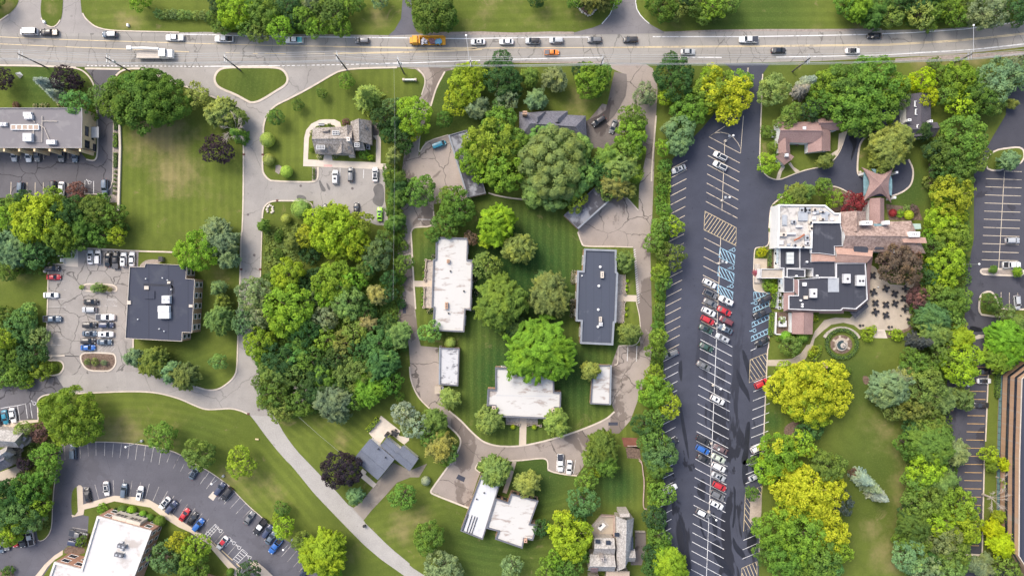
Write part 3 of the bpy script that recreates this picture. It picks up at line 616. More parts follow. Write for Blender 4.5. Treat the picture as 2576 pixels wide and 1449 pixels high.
def hatch(q, n, skew, out, rim=True, flip=False):
    p = pl(q); A, B, C, D = [Vector(t) for t in p[:4]]
    P = lambda u, v: (A*(1-u)+B*u)*(1-v)+(D*(1-u)+C*u)*v
    for k in range(-n, 2*n):
        t = (k+.5)/n; u0, u1 = t, t+skew; v0, v1 = 0., 1.
        if u1 != u0:
            for lim in (0., 1.):
                vc = (lim-u0)/(u1-u0)
                if 0 < vc < 1:
                    if (u0 < 0 and lim == 0) or (u0 > 1 and lim == 1): v0 = max(v0, vc)
                    else: v1 = min(v1, vc)
        if not (-1e-3 <= u0+(u1-u0)*v0 <= 1.001 and -1e-3 <= u0+(u1-u0)*v1 <= 1.001) or v1 <= v0: continue
        a = P(u0+(u1-u0)*v0, v0); b_ = P(u0+(u1-u0)*v1, v1); out.append([tuple(a), tuple(b_)])
    if rim: out.append([tuple(A), tuple(B), tuple(C), tuple(D), tuple(A)])
hy = []
hatch('@31 1130,1190 1520,1395 1520,1620 1118,1420', 11, -.28, hy)
hatch('@33 1695,145 1910,55 1892,340 1683,430', 5, .75, hy)
hatch('@34 1635,405 1845,320 1815,795 1612,888', 5, 1.3, hy)
hatch('@34 1590,1350 1780,1265 1780,1600 1590,1640', 5, .6, hy)
lines('hatched_box_markings', yellowpaint, hy, .13, .032)
for q in ('@32 1320,195 1505,290 1497,410 1305,310', '@32 1300,425 1495,520 1487,635 1290,540', '@32 1285,655 1480,750 1475,860 1285,750'): hatch(q, 4, .45, bl)
for q in ('@32 1740,750 1945,758 1945,762 1740,850', '@32 1737,950 1935,860 1930,915 1727,1003', '@32 1720,1130 1935,1028 1932,1085 1715,1185', '@32 1710,1305 1920,1205 1915,1265 1705,1362'): hatch(q, 5, .12, bl)
lines('parking_stall_markings', palepaint, nl, .13, .032); lines('parking_stall_markings', whitepaint, sl, .13, .032); lines('accessible_bay_markings', bluepaint, bl, .15, .033)
# wheelchair marks
def wheelchair(b, x, y, a, k=1.0, z=.036):
    c, s_ = math.cos(a), math.sin(a); tr = lambda u, v: (x+(u*c-v*s_)*k, y+(u*s_+v*c)*k)
    b.ribbon([tr(.42*math.cos(t*.52), .42*math.sin(t*.52)-.15) for t in range(2, 12)], .12*k, z)
    b.ribbon([tr(-.1, .95), tr(-.12, .3), tr(.35, .28), tr(.55, -.35), tr(.75, -.3)], .13*k, z)
    b.ribbon([tr(-.22, 1.05), tr(.02, 1.12)], .2*k, z); b.ribbon([tr(-.1, .62), tr(.3, .58)], .1*k, z)
b = MB()
for s in ('1482,225','1468,450','1458,678','1450,908','1757,885','1742,1230'):
    x, y = pl('@32 '+s)[0]; wheelchair(b, x, y, R(90), .95)
struct(b.build('wheelchair_symbols', bluepaint)); b = MB()
for s in ('@14 192,880','@14 358,1032','@14 425,1090','@14 555,1215','@01 1115,830','@03 425,685'):
    x, y = pl(s)[0]; wheelchair(b, x, y, R(40), .9, .04)
struct(b.build('wheelchair_symbols', whitepaint))
# far east lot
el = [seg(2526.8, 430.5, 2512, 675), pl('@41 2305,690 2530,697')]
for i in range(11): el.append(seg(2480-1.05*i, 450+20.35*i, 2570.5-.9*i, 452.8+20.35*i))
el += [pl(s) for s in ('@42 2270,750 2270,925', '@42 2373,755 2373,955', '@42 2477,760 2477,950', '@41 1745,1202 1825,1204', '@42 1745,158 1810,160')]
lines('parking_stall_markings', palepaint, el, .13, .032)
er = []
for i in range(24):
    y = 902+20.4*i; x = 2440-.95*i
    er.append(seg(x, y, x+44, y+.7))
for s in ('@43 1600,372 1680,374', '@43 1570,775 1670,777', '@43 1560,880 1662,881', '@43 1555,978 1658,980', '@43 1590,1080 1655,1082'): er.append(pl(s))
lines('parking_stall_markings', plain('marking_amber', (.62,.40,.16), .7, .2, 0, .2, 1.2), er, .13, .032)
# blue office lot
wl = ['@02 605,%d 825,%d' % (y, y+3) for y in (512, 612, 720, 835, 930, 1025, 1120, 1225, 1318, 1410)]+['@02 1030,%d 1460,%d' % (y, y+3) for y in (835, 918, 1018, 1110, 1208, 1310)]+['@02 1030,1390 1240,1400', '@02 1250,745 1240,1400']
wl += ['@02 %d,%d %d,%d' % (x, 228+(x-1090)*.02, x, 400) for x in (1090, 1200, 1310, 1420, 1525, 1635)]
lines('parking_stall_markings', faintpaint, wl, .10, .036)
hh = []; hatch('@02 1250,1405 1440,1405 @03 1435,45 1220,40', 5, -.3, hh, False); hatch('@02 1340,848 1462,850 1462,925 1340,918', 3, .3, hh, True)
lines('hatched_box_markings', faintpaint, hh, .12, .037)
cl = '''@03 805,1200 812,1390 740,1393|@03 995,1190 1005,1370|@03 1095,1175 1105,1345|@03 1198,1165 1200,1340|@03 1310,1170 1305,1340|@03 1418,1175 1403,1355|@03 1518,1185 1497,1360|@03 1618,1190 1597,1375|@03 1715,1205 1690,1390|@03 1818,1213 1795,1405|@03 1918,1235 1885,1420|@03 2015,1265 1985,1449|@03 2140,1275 2085,1420|@03 2250,1325 2190,1445|@04 2215,0 2165,100|@04 2300,50 2255,140|@04 2460,90 2350,170|@04 2557,215 2500,300|@14 55,145 0,230|@14 130,205 20,360|@14 215,270 120,400|@14 300,340 170,485|@14 375,405 240,550|@14 440,468 315,605|@14 515,535 385,675|@14 585,605 475,720|@14 740,740 600,875|@14 800,810 668,940|@14 870,870 740,1005|@14 1080,1065 955,1205|@14 1150,1130 1030,1270|@14 1225,1195 1105,1335|@14 1260,1300 1175,1395|@14 950,1000 885,1140|@14 240,895 120,1030|@14 400,1050 280,1190|@14 50,730 0,800
@04 1035,345 1100,340|@04 1185,305 1235,490|@04 1413,250 1425,435|@04 1545,240 1540,300|@04 1650,255 1622,450|@04 1757,275 1745,330|@04 1865,295 1815,485|@04 1985,335 1910,510|@04 2095,385 2000,560|@04 2175,445 2130,520|@04 2265,490 2160,660|@04 2345,545 2240,710|@04 2435,600 2330,755|@04 2525,665 2410,810|@04 905,842 1090,872|@04 880,940 1060,975|@14 40,860 0,935'''
lines('parking_stall_markings', faintpaint, cl.replace('\n', '|').split('|'), .11, .030)
hh = []; hatch('@14 130,800 175,835 50,975 0,935', 1, 0, hh); hatch('@14 135,800 5,940 50,975 175,835', 5, 0, hh, False); hatch('@14 300,955 230,1040 260,1080 342,990', 4, 0, hh); hatch('@14 470,1110 345,1245 410,1290 535,1165', 5, 0, hh)
lines('hatched_box_markings', whitepaint, hh, .11, .032)
tl = '''@01 140,825 133,1010|@01 238,830 232,1010|@01 338,830 335,1010|@01 440,830 437,1010|@01 542,830 540,970|@01 747,830 745,900|@01 850,840 848,900|@01 262,440 260,540|@01 545,440 545,545|@01 850,450 850,540'''
lines('parking_stall_markings', palepaint, tl.split('|'), .12, .032)
lines('parking_stall_markings', whitepaint, ['@01 1062,805 1058,970', '@01 1170,815 1170,970', '@03 10,750 120,728 220,715 325,690', '@03 120,725 140,900', '@03 220,715 250,900', '@03 320,690 345,880', '@03 375,680 405,870','@33 170,-60 160,160','@33 282,-60 272,165','@24 1838,0 1832,135','@24 1945,0 1935,160','@24 2072,0 2045,165','@11 1690,655 1686,760','@11 1985,670 1980,780','@21 105,1290 295,1295','@12 2400,730 2480,745 2440,660'], .12, .036)
b = MB()
for s, a in (('@14 78,1002', -42), ('@14 142,1060', -42), ('@14 248,1156', -42), ('@14 315,1217', -42), ('@14 430,1318', -42)):
    x, y = pl(s)[0]; st = MB(); st.box(0, 0, .1, 1.9, .2, .14); o = st.build('wheel_stop', yellowpaint, loc=(x, y, .03)); o.rotation_euler.z = R(a)
    thing(o, 'yellow concrete wheel stop', 'wheel stop', 'beside the curved lot path', 'yellow wheel stops at the accessible bays')
# ================================================================ BUILDINGS
def area(p): return sum(p[i-1][0]*p[i][1]-p[i][0]*p[i-1][1] for i in range(len(p)))/2
def ccw(p): return p if area(p) > 0 else p[::-1]
def inset(p, d):
    p = ccw(p); n = len(p); out = []
    for i in range(n):
        a, b, c = Vector(p[i-1]), Vector(p[i]), Vector(p[(i+1) % n]); e0 = (b-a).normalized(); e1 = (c-b).normalized()
        n0 = Vector((-e0.y, e0.x)); n1 = Vector((-e1.y, e1.x)); m = (n0+n1); k = max(.35, 1+n0.dot(n1)); q = b+m*(d/k); out.append((q.x, q.y))
    return out
def bld(name, s, h, wallm, roofm, desc, cat='building', place='', par=.35, pw=.35, parm=None, group=None, base=0):
    """flat roofed block: outline is surveyed at roof height"""
    p = ccw(pl(s, h) if isinstance(s, str) else s); cx = sum(a for a, b in p)/len(p); cy = sum(b for a, b in p)/len(p)
    r = empty(name, cx, cy); q = [(a-cx, b-cy) for a, b in p]
    b = MB(); n = len(q)
    for k in range(n):
        a, c = q[k], q[(k+1) % n]; b.face([(*a, base), (*c, base), (*c, h), (*a, h)])
    b.build('wall', wallm, r)
    qi = inset(q, pw); b = MB()
    b.face([(x, y, h-.25 if par > 0 else h) for x, y in qi]); b.build('roof', roofm, r)
    if par > 0:
        b = MB(); qo = inset(q, -.05); hp = h+par*.3
        for k in range(n):
            j = (k+1) % n
            b.face([(*qo[k], hp), (*qo[j], hp), (*qi[j], hp), (*qi[k], hp)]); b.face([(*qi[k], hp), (*qi[j], hp), (*qi[j], h-.3), (*qi[k], h-.3)]); b.face([(*qo[k], h-par), (*qo[j], h-par), (*qo[j], hp), (*qo[k], hp)])
        b.build('parapet', parm or metalg, r)
    if desc: thing(r, desc, cat, place, group)
    r['hh'] = h; return r
def onroof(r, s, h=None): 
    h = h or r['hh']; return [(x-r.location.x, y-r.location.y) for x, y in pl(s, h)]
def hvac(r, s, lx, ly, lz, a=0, name='rooftop_unit', fans=1, m=None):
    x, y = onroof(r, s, r['hh']+lz/2)[0]; b = MB(); z = r['hh']-.1
    b.box(x, y, z+lz/2, lx, ly, lz, a, 0); b.box(x, y, z+.08, lx+.15, ly+.15, .16, a, 1)
    c, q = math.cos(a), math.sin(a)
    for f in range(fans):
        u = (f-(fans-1)/2)*min(lx/max(fans,1), 1.0)+.12*lx*(fans == 1); b.cyl(x+u*c, y+u*q, z+lz, z+lz+.1, min(lx/fans, ly)*.30, None, 12, 1)
    return b.build(name, [m or hvacm, metalg if name == 'rooftop_unit' else blackm], r)
def vents(r, s, rad=.18, hh=.45, m=None, name='roof_vent'):
    for x, y in onroof(r, s, r['hh']+.2):
        b = MB(); b.cyl(x, y, r['hh']-.3, r['hh']+hh, rad, None, 10); b.cyl(x, y, r['hh']+hh, r['hh']+hh+.06, rad*1.5, rad*.8, 10); b.build(name, m or white, r)
def facade(r, a, b_, z0, z1, n, fill=.5, m=glassd, frame=None, off=.05, tri=1):
    """n windows on the wall from a to b (local coordinates), each with a frame and a pane"""
    ax, ay = a; bx, by = b_; l = math.hypot(bx-ax, by-ay); ux, uy = (bx-ax)/l, (by-ay)/l; nx, ny = uy, -ux; w_ = min(l/n*fill, 2.6)
    for k in range(n):
        t = (k+.5)*l/n; cx, cy = ax+ux*t, ay+uy*t; an = math.atan2(uy, ux)
        f = MB(); f.box(cx+nx*off*.5, cy+ny*off*.5, (z0+z1)/2, w_+.24, off*1.6, z1-z0+.24, an); f.box(cx+nx*off, cy+ny*off, z0-.16, w_+.34, off*3, .1, an)
        fo = f.build('window', frame or white, r)
        g = MB()
        for j in range(tri):
            tt = (j-(tri-1)/2)*w_/tri; g.box(cx+ux*tt+nx*off*1.5, cy+uy*tt+ny*off*1.5, (z0+z1)/2, w_/tri-.07, .05, z1-z0, an)
        g.build('pane', m, fo)
def loc_pts(s, h, r): return [(x-r.location.x, y-r.location.y) for x, y in pl(s, h)]

# --- tan office, top left
t1 = bld('office_building', '@00 -700,1350 930,1352 1020,1353 @01 1026,10 1018,398 @01 -700,398', 6.6, tanm, M_grey, 'tan stucco office with grey flat roof and dark east windows', place='', par=.1, pw=.12, parm=plain('roof_edge_grey', (.30,.29,.30), .8))
q = loc_pts('@01 1026,10 1018,398', 6.6, t1)
for (v0, v1, z0, z1) in ((.27,.56,3.9,5.1),(.72,.95,3.3,5.1),(.20,.34,.3,1.3),(.40,.62,1.4,2.1),(.75,.97,.3,1.3)):
    a = (q[0][0]+(q[1][0]-q[0][0])*v0, q[0][1]+(q[1][1]-q[0][1])*v0); c = (q[0][0]+(q[1][0]-q[0][0])*v1, q[0][1]+(q[1][1]-q[0][1])*v1)
    facade(t1, c, a, z0, z1, 1, .96, glassd, dsplit)
b = MB(); p = onroof(t1, '@01 1185,205', 2.5)[0]; b.box(p[0], p[1], 2.4, 1.9, 2.8, .2); b.build('entrance_canopy', metalg, t1)
for x in range(-20, 1000, 190):
    p = loc_pts('@01 %d,400' % x, 6.6, t1)[0]; b = MB(); b.box(p[0]+1.2, p[1]-.45, 3.2, .45, .8, 6.2, 0); b.build('pillar', tanm, t1)
    p2 = loc_pts('@01 %d,400' % (x+95), 6.6, t1)[0]; facade(t1, (p2[0]-1.6, p2[1]), (p2[0]+1.6, p2[1]), 3.8, 5.4, 1, .95, glassd, dsplit)
for x in (165, 237, 308, 380, 448):
    p = onroof(t1, '@01 %d,140' % x, 6.9)[0]; b = MB(); b.box(p[0], p[1], 6.6, 1.35, 1.35, .5, 0, 0); b.box(p[0], p[1], 6.87, 1.05, 1.05, .06, 0, 1); b.build('skylight', [white, plain('amber_skylight', (.30,.22,.17), .3)], t1)
hvac(t1, '@01 350,270', 2.2, 2.0, 1.1, 0, fans=2); hvac(t1, '@01 642,330', 2.2, 1.1, .9); hvac(t1, '@01 360,15', 2.0, 1.0, .9); hvac(t1, '@01 18,105', .9, .9, .6); hvac(t1, '@01 66,105', .7, .9, .6); hvac(t1, '@00 345,1432', 2.0, 1.1, .8)
for i, s in enumerate(('@01 520,0 516,325 400,328 415,170', '@01 455,100 545,145 610,300', '@01 520,66 710,68', '@01 395,40 430,80')):
    pts = onroof(t1, s, 6.8); b = MB(); b.tube([(x, y, 6.62) for x, y in pts], .09, 5); b.build('roof_pipe', conc, t1)

# --- blue roofed brick office
B3 = '@02 1815,392 2330,415 2320,582 2430,592 2395,1255 2275,1248 2270,1362 1565,1325 1620,435 1805,440'
o3 = bld('office_building', B3, 5.5, brownbrick, M_blue, 'brown brick two storey office under a broad dark blue roof', par=.12, pw=.04, parm=conc)
P3 = loc_pts(B3, 5.5, o3)
for i0, i1, n in ((3, 4, 5), (1, 2, 1), (5, 6, 1)):
    a, c = P3[i0], P3[i1]
    for z in ((.9, 2.2), (3.4, 4.7)): facade(o3, c, a, *z, n, .42, glassd, white, tri=1)
for k in range(5):
    t = (k+.5)/5; x = P3[3][0]+(P3[4][0]-P3[3][0])*t; y = P3[3][1]+(P3[4][1]-P3[3][1])*t
hvac(o3, '@02 2078,842', 2.0, 1.9, 1.2, 0, fans=2)
for s in ('@02 2048,960', '@02 2052,1040'): hvac(o3, s, 2.8, 1.5, 1.1, 0, fans=0, m=white)
for s, l, w_ in (('@02 1865,785', 2.6, 2.0),): 
    p = onroof(o3, s)[0]; b = MB(); b.box(p[0], p[1], 5.35, l, w_, .3); b.build('roof_hatch', M_blue, o3)
for s, lx, ly in (('@02 1830,695', 1.1, .9), ('@02 2108,630', .8, .6), ('@02 1612,880', .9, .9), ('@02 2382,922', .9, .7)):
    p = onroof(o3, s)[0]; b = MB(); b.box(p[0], p[1], 5.45, lx, ly, .3); b.build('roof_curb_box', conc, o3)
vents(o3, '@02 2028,573 2090,600 2137,718 1988,1207 2048,1237 1720,1088 1820,582', .1, .3)
hh = [onroof(o3, s) for s in ('@02 1785,655 2130,668 2165,700 2160,770', '@02 2145,600 2140,1000')]
b = MB(); [b.ribbon(q_, .55, 5.27) for q_ in hh]; b.build('walkway_pads', plain('dark_pad', (.035,.038,.05), .9), o3)

# --- long white roofed block and its dark slate twin
b4 = bld('office_building', '@22 330,62 730,76 722,345 790,350 765,978 697,966 680,1248 285,1228 302,945 275,940 295,343 325,335', 4.0, brownbrick, M_white, 'long single storey block with stained white roof and grey edge', par=.6, pw=.30, parm=darkedge)
for s, lx, ly, n in (('@22 482,365', .7, .9, 2), ('@22 460,918', .7, 1.7, 3)):
    p = onroof(b4, s, 4.4)[0]; b = MB(); b.box(p[0], p[1], 4.2, lx, ly, 1.0, 0, 0)
    for k in range(n): b.box(p[0], p[1]+(k-(n-1)/2)*.45, 4.72, .25, .22, .05, 0, 1)
    b.build('chimney', [brownbrick, blackm], b4)
vents(b4, '@22 510,488 677,738 487,1014', .16, .2, blackm)
b5 = bld('office_building', '@P 1470,626 1550.6,629 1551,684 1554.7,687 1549.6,811 1545.6,812 1542,868 1459.6,864 1461.6,808.6 1448.5,807.6 1452.5,680.6 1466.6,681.6', 4.0, brownbrick, M_slate, 'long single storey block with mottled slate blue flat roof', par=.6, pw=.45, parm=slateedge)
for s, lx, ly, n in (('@22 2405,532', .8, 1.7, 2), ('@22 2383,1088', .7, 1.3, 2)):
    p = onroof(b5, s, 4.4)[0]; b = MB(); b.box(p[0], p[1], 4.2, lx, ly, 1.0, 0, 0)
    for k in range(n): b.box(p[0], p[1]+(k-(n-1)/2)*.5, 4.72, .22, .22, .05, 0, 1)
    b.build('chimney', [conc, blackm], b5)
vents(b5, '@22 2380,435 2362,672 2355,968 2352,1180', .22, .3); hvac(b5, '@22 2388,1150', .9, .9, .5)
vents(b5, '@22 2153,545', .12, .3)
# --- white central hall
b6 = bld('office_building', '@23 1070,240 1802,262 1803,545 1890,550 1885,750 1815,745 1788,882 1048,850 1060,720 965,716 975,510 1070,515', 4.5, brownbrick, M_white, 'white roofed hall at the head of the ring drive, T shaped plan', par=.7, pw=.32, parm=darkedge)
for s in ('@23 1052,742', '@23 1797,770'):
    p = onroof(b6, s, 4.8)[0]; b = MB(); b.box(p[0], p[1], 2.6, .95, .95, 5.2, 0, 0); b.box(p[0], p[1], 5.23, .35, .35, .06, 0, 1); b.build('chimney', [plain('pale_brick', (.5,.40,.34), .9), blackm], b6)
b = MB(); q_ = onroof(b6, '@23 1083,590 1785,600'); b.ribbon(q_, .12, 4.27); b.build('roof_seam', metalg, b6)
# --- four garages
g4 = bld('garage', '@23 378,-8 622,2 605,470 372,455', 2.8, brownbrick, M_patchy, 'small garage with blotchy black and white roof', 'garage', par=.3, pw=.25, parm=darkedge)
g3 = bld('garage', '@23 2290,208 2515,214 2503,706 2258,694', 2.8, brownbrick, M_white, 'small garage with white roof streaked by dark stains', 'garage', par=.3, pw=.25, parm=darkedge)
g1 = bld('garage', '@21 490,240 716,176 952,965 726,1018', 2.8, brownbrick, M_cloud, 'long dark roofed garage facing the cracked west apron', 'garage', par=.3, pw=.2, parm=darkedge)
g2 = bld('garage', '@21 1930,1238 2100,1405 2516,1032 2346,865', 2.8, plain('salmon_brick', (.52,.33,.24), .9, .2, 0, .15), M_cloud, 'angled garage with cloudy grey roof beside the cracked north apron', 'garage', par=.3, pw=.2, parm=darkedge)
for gg, ss, n in ((g4, '@23 372,455 378,-8', 3), (g1, '@21 726,1018 490,240', 5), (g2, '@21 2516,1032 2100,1405', 3), (g3, '@23 2515,214 2503,706', 3)):
    a, c = loc_pts(ss, 2.8, gg); l = math.hypot(c[0]-a[0], c[1]-a[1]); an = math.atan2(c[1]-a[1], c[0]-a[0])
    for k in range(n):
        t = (k+.5)/n; b = MB(); b.box(a[0]+(c[0]-a[0])*t, a[1]+(c[1]-a[1])*t, 1.15, l/n*.82, .16, 2.2, an); b.build('garage_door', white, gg)
    cp = loc_pts(ss, 3.0, gg); b = MB(); b.ribbon(cp, .42, 2.86, 2.95); b.build('fascia', slateedge, gg)
x, y = pl('@23 358,510')[0]; b = MB(); b.box(x, y, .75, 1.5, 2.0, 1.5, 0, 0, .96); b.box(x, y, 1.55, 1.6, 2.1, .12, 0, 0); thing(b.build('bin_shelter', patiom), 'tan box shaped bin shelter', 'shelter', 'by the blotchy roofed garage', x=x, y=y)
x, y = pl('@23 410,495')[0]; b = MB(); b.box(x, y, .45, .7, 1.1, .9); b.box(x, y, .93, .6, 1.0, .06); thing(b.build('utility_cabinet', hvacm), 'small pale grey utility cabinet', 'cabinet', 'by the blotchy roofed garage', x=x, y=y)

def autowin(r, s, h, z0=.9, z1=2.4):
    p = ccw(pl(s, h)); p = [(x-r.location.x, y-r.location.y) for x, y in p]
    for k in range(len(p)):
        a, c = p[k], p[(k+1) % len(p)]; l = math.hypot(c[0]-a[0], c[1]-a[1])
        if l > 4: facade(r, a, c, z0, z1, max(1, int(l/4.2)), .38, glassd, white)
autowin(b4, '@22 330,62 730,76 722,345 790,350 765,978 697,966 680,1248 285,1228 302,945 275,940 295,343 325,335', 4.0)
autowin(b5, '@P 1470,626 1550.6,629 1551,684 1554.7,687 1549.6,811 1545.6,812 1542,868 1459.6,864 1461.6,808.6 1448.5,807.6 1452.5,680.6 1466.6,681.6', 4.0)
autowin(b6, '@23 1070,240 1802,262 1803,545 1890,550 1885,750 1815,745 1788,882 1048,850 1060,720 965,716 975,510 1070,515', 4.5)
# --- gable helper: a list of roof quads with explicit ridge and eave heights
def gable(r, s, he, hr, m, ov=.0, wallm=None, wins=0, hip=(0, 0), gm=None, names=True):
    """s: four eave corners (a,b along one eave, c,d along the other); the ridge runs from mid(a,d) to mid(b,c)"""
    a, b_, c, d_ = [Vector((x-r.location.x, y-r.location.y, he)) for x, y in pl(s, he)]
    r0 = (a+d_)/2; r1 = (b_+c)/2; ax = (r1-r0); l = ax.length; ax.normalize()
    r0 = r0+ax*hip[0]*(d_-a).length/2; r1 = r1-ax*hip[1]*(b_-c).length/2
    r0.z = r1.z = hr; R0 = r0.copy(); R1 = r1.copy()
    mb = MB(); th = Vector((0,0,.18))
    for f in ((a, b_, R1, R0), (c, d_, R0, R1)): mb.face(f)
    if hip[0]: mb.face((d_, a, R0))
    if hip[1]: mb.face((b_, c, R1))
    for u, v in ((a, b_), (b_, c), (c, d_), (d_, a)): 
        if (u, v) in ((b_, c), (d_, a)): continue
        mb.face((u, v, v-th, u-th))
    mb.build('roof', m, r)
    if wallm:
        k = .35; ctr = (a+b_+c+d_)/4; q = [(p+(ctr-p).normalized()*k) for p in (a, b_, c, d_)]
        wl_ = MB(); 
        for i in range(4):
            u, v = q[i], q[(i+1) % 4]; top = [(v.x, v.y, he-.02), (u.x, u.y, he-.02)]
            if i == 1 and not hip[1]: top = [(v.x, v.y, he-.02), (R1.x-ax.x*.3, R1.y-ax.y*.3, hr-.15), (u.x, u.y, he-.02)]
            if i == 3 and not hip[0]: top = [(v.x, v.y, he-.02), (R0.x+ax.x*.3, R0.y+ax.y*.3, hr-.15), (u.x, u.y, he-.02)]
            wl_.face([(u.x, u.y, 0), (v.x, v.y, 0)]+top)
        wl_.build('wall', wallm, r)
        rg = MB(); rg.tube([tuple(R0+Vector((0,0,.02))), tuple(R1+Vector((0,0,.02)))], .12, 4); rg.build('ridge_cap', m, r)
    return a, b_, c, d_, R0, R1
def house(name, s, desc, place=''):
    x, y = pl(s)[0]; r = empty(name, x, y); thing(r, desc, 'house', place); return r
def chim(r, s, h, lx, ly, z0=2, m=None, pots=1, a=0):
    x, y = pl(s, h)[0]; x -= r.location.x; y -= r.location.y; b = MB(); b.box(x, y, (z0+h)/2, lx, ly, h-z0, a, 0)
    for k in range(pots): b.cyl(x+(k-(pots-1)/2)*.45, y, h, h+.15, .14, None, 8, 1)
    b.build('chimney', [m or white, blackm], r)
def skyl(r, s, h, lx, ly, a=0, m=glassd, tilt=0, name='skylight', grid=0):
    x, y = pl(s, h)[0]; x -= r.location.x; y -= r.location.y; b = MB()
    if grid:
        b.box(x, y, h-.05, lx, ly, .2, a, 0)
        for i in range(grid):
            for j in range(2): b.box(x+(i-(grid-1)/2)*lx/grid*.9, y+(j-.5)*ly*.42, h+.06, lx/grid*.65, ly*.32, .04, a, 1)
        b.build(name, [metalg, m], r)
    else: b.box(x, y, h, lx, ly, .16, a, 0); b.build(name, m, r)

# --- stone cottage with shingle roofs
c2 = house('stone_cottage', '@11 1700,320', 'stone cottage with weathered wood shingle gables', 'ringed by a pale path')
gable(c2, '@11 1385,475 1870,485 1845,130 1350,150', 2.9, 5.4, M_wood, wallm=stonem)
gable(c2, '@11 1640,478 1640,290 1815,290 1815,478', 3.0, 4.9, M_wood, wallm=stonem)
gable(c2, '@11 1820,70 1830,330 2085,360 2080,60', 3.0, 5.8, M_wood, wallm=stonem)
gable(c2, '@11 1712,150 1720,290 1890,290 1880,120', 2.8, 4.8, M_wood, wallm=stonem)
gable(c2, '@11 1870,432 2005,430 1975,262 1835,262', 2.8, 4.4, M_wood, wallm=stonem)
gable(c2, '@11 1490,245 1570,240 1565,165 1475,180', 3.2, 4.8, M_wood, wallm=stonem)
for s, lx, ly, g in (('@11 1445,392', 2.2, 1.1, 5), ('@11 1635,212', 1.8, 1.1, 4), ('@11 1900,362', 1.3, 1.1, 3)): skyl(c2, s, 4.9, lx, ly, 0, glassd, grid=g)
for s in ('@11 1557,398', '@11 1800,400', '@11 2010,135'): skyl(c2, s, 4.7, .55, .9)
chim(c2, '@11 1790,290', 6.3, .8, 1.0, 2.5, plain('pale_stone', (.62,.57,.52), .9), 1)
b = MB()
x, y = pl('@11 1838,495', 1.2)[0]; b.box(x-c2.location.x, y-c2.location.y, .9, 1.4, .9, 1.8); b.build('porch', conc, c2)
for s in ('@11 2045,305', '@11 2045,360', '@11 2045,405'):
    x, y = pl(s)[0]; b = MB(); b.box(x, y, .45, .95, .85, .9, 0, 0); b.cyl(x, y, .9, .97, .3, None, 12, 1)
    thing(b.build('air_conditioner', [hvacm, blackm]), 'boxy outdoor air conditioner with round fan', 'air conditioner', 'east of the stone cottage', 'air conditioners by the cottage', x, y)
b = MB(); x, y = pl('@11 1460,112')[0]; b.box(x, y, .4, 1.6, .45, .1); b.box(x, y-.2, .25, 1.5, .08, .5); b.box(x, y+.18, .65, 1.6, .08, .5); thing(b.build('bench', metalg), 'small blue grey bench', 'bench', 'on the cottage path', x=x, y=y)

# --- old grey house under the big trees
c11 = house('old_house', '@P 1385,330', 'rambling old house with hipped grey slate roofs, half hidden by trees', '')
gable(c11, '@P 1306,282 1474,292 1474,365 1306,350', 3.4, 6.8, M_greysh, wallm=stonem, hip=(.8, .8))
gable(c11, '@21 1480,120 1480,-40 1700,-60 1700,120', 3.4, 7.0, M_greysh, wallm=stonem, hip=(0, 1))
gable(c11, '@21 1700,110 1700,-60 1975,-60 1975,120', 3.4, 7.0, M_greysh, wallm=stonem, hip=(0, 1))
gable(c11, '@21 2205,100 2215,360 2000,380 1990,90', 3.0, 5.2, M_greysh, wallm=stonem)
chim(c11, '@20 1440,1410', 7.4, 1.1, .9, 3, brownbrick, 2)
b = MB(); x, y = pl('@21 2112,185', 4.9)[0]; b.box(x-c11.location.x, y-c11.location.y, 4.6, .25, 1.6, .15); b.build('ridge_vent', white, c11)

# --- modern white roofed house, south
b12 = bld('modern_house', '@24 892,195 1137,272 912,992 636,882', 3.4, brownbrick, M_white2, 'modern house wing with white metal roof and four black pipes', 'house', 'beside the court', par=.4, pw=.25, parm=darkedge)
for s in ('@24 735,680 665,885', '@24 780,690 712,905', '@24 815,705 745,915', '@24 845,715 775,925'):
    pts = onroof(b12, s, 3.5); b = MB(); b.tube([(x, y, 3.35) for x, y in pts], .1, 6); b.build('roof_pipe', blackm, b12)
vents(b12, '@24 930,410 838,490', .14, .2, blackm)
b12b = bld('modern_house', '@24 1072,478 1228,530 1268,420 1605,510 1503,798 1598,806 1540,1002 1432,985 1408,1102 1068,985 1108,890 958,850', 4.0, brownbrick, M_white, 'modern house main block with wide white roof and brick north wall', 'house', '', par=.5, pw=.3, parm=darkedge)
q = loc_pts('@24 1268,420 1605,510 1072,478 1228,530', 4.0, b12b)
facade(b12b, q[1], q[0], 2.0, 3.2, 4, .5, glassd, dsplit); facade(b12b, q[3], q[2], 1.0, 2.8, 2, .5, glassd, dsplit)
chim(b12b, '@24 1448,1010', 4.9, .8, .9, 0, MC['salmon_brick'], 1)
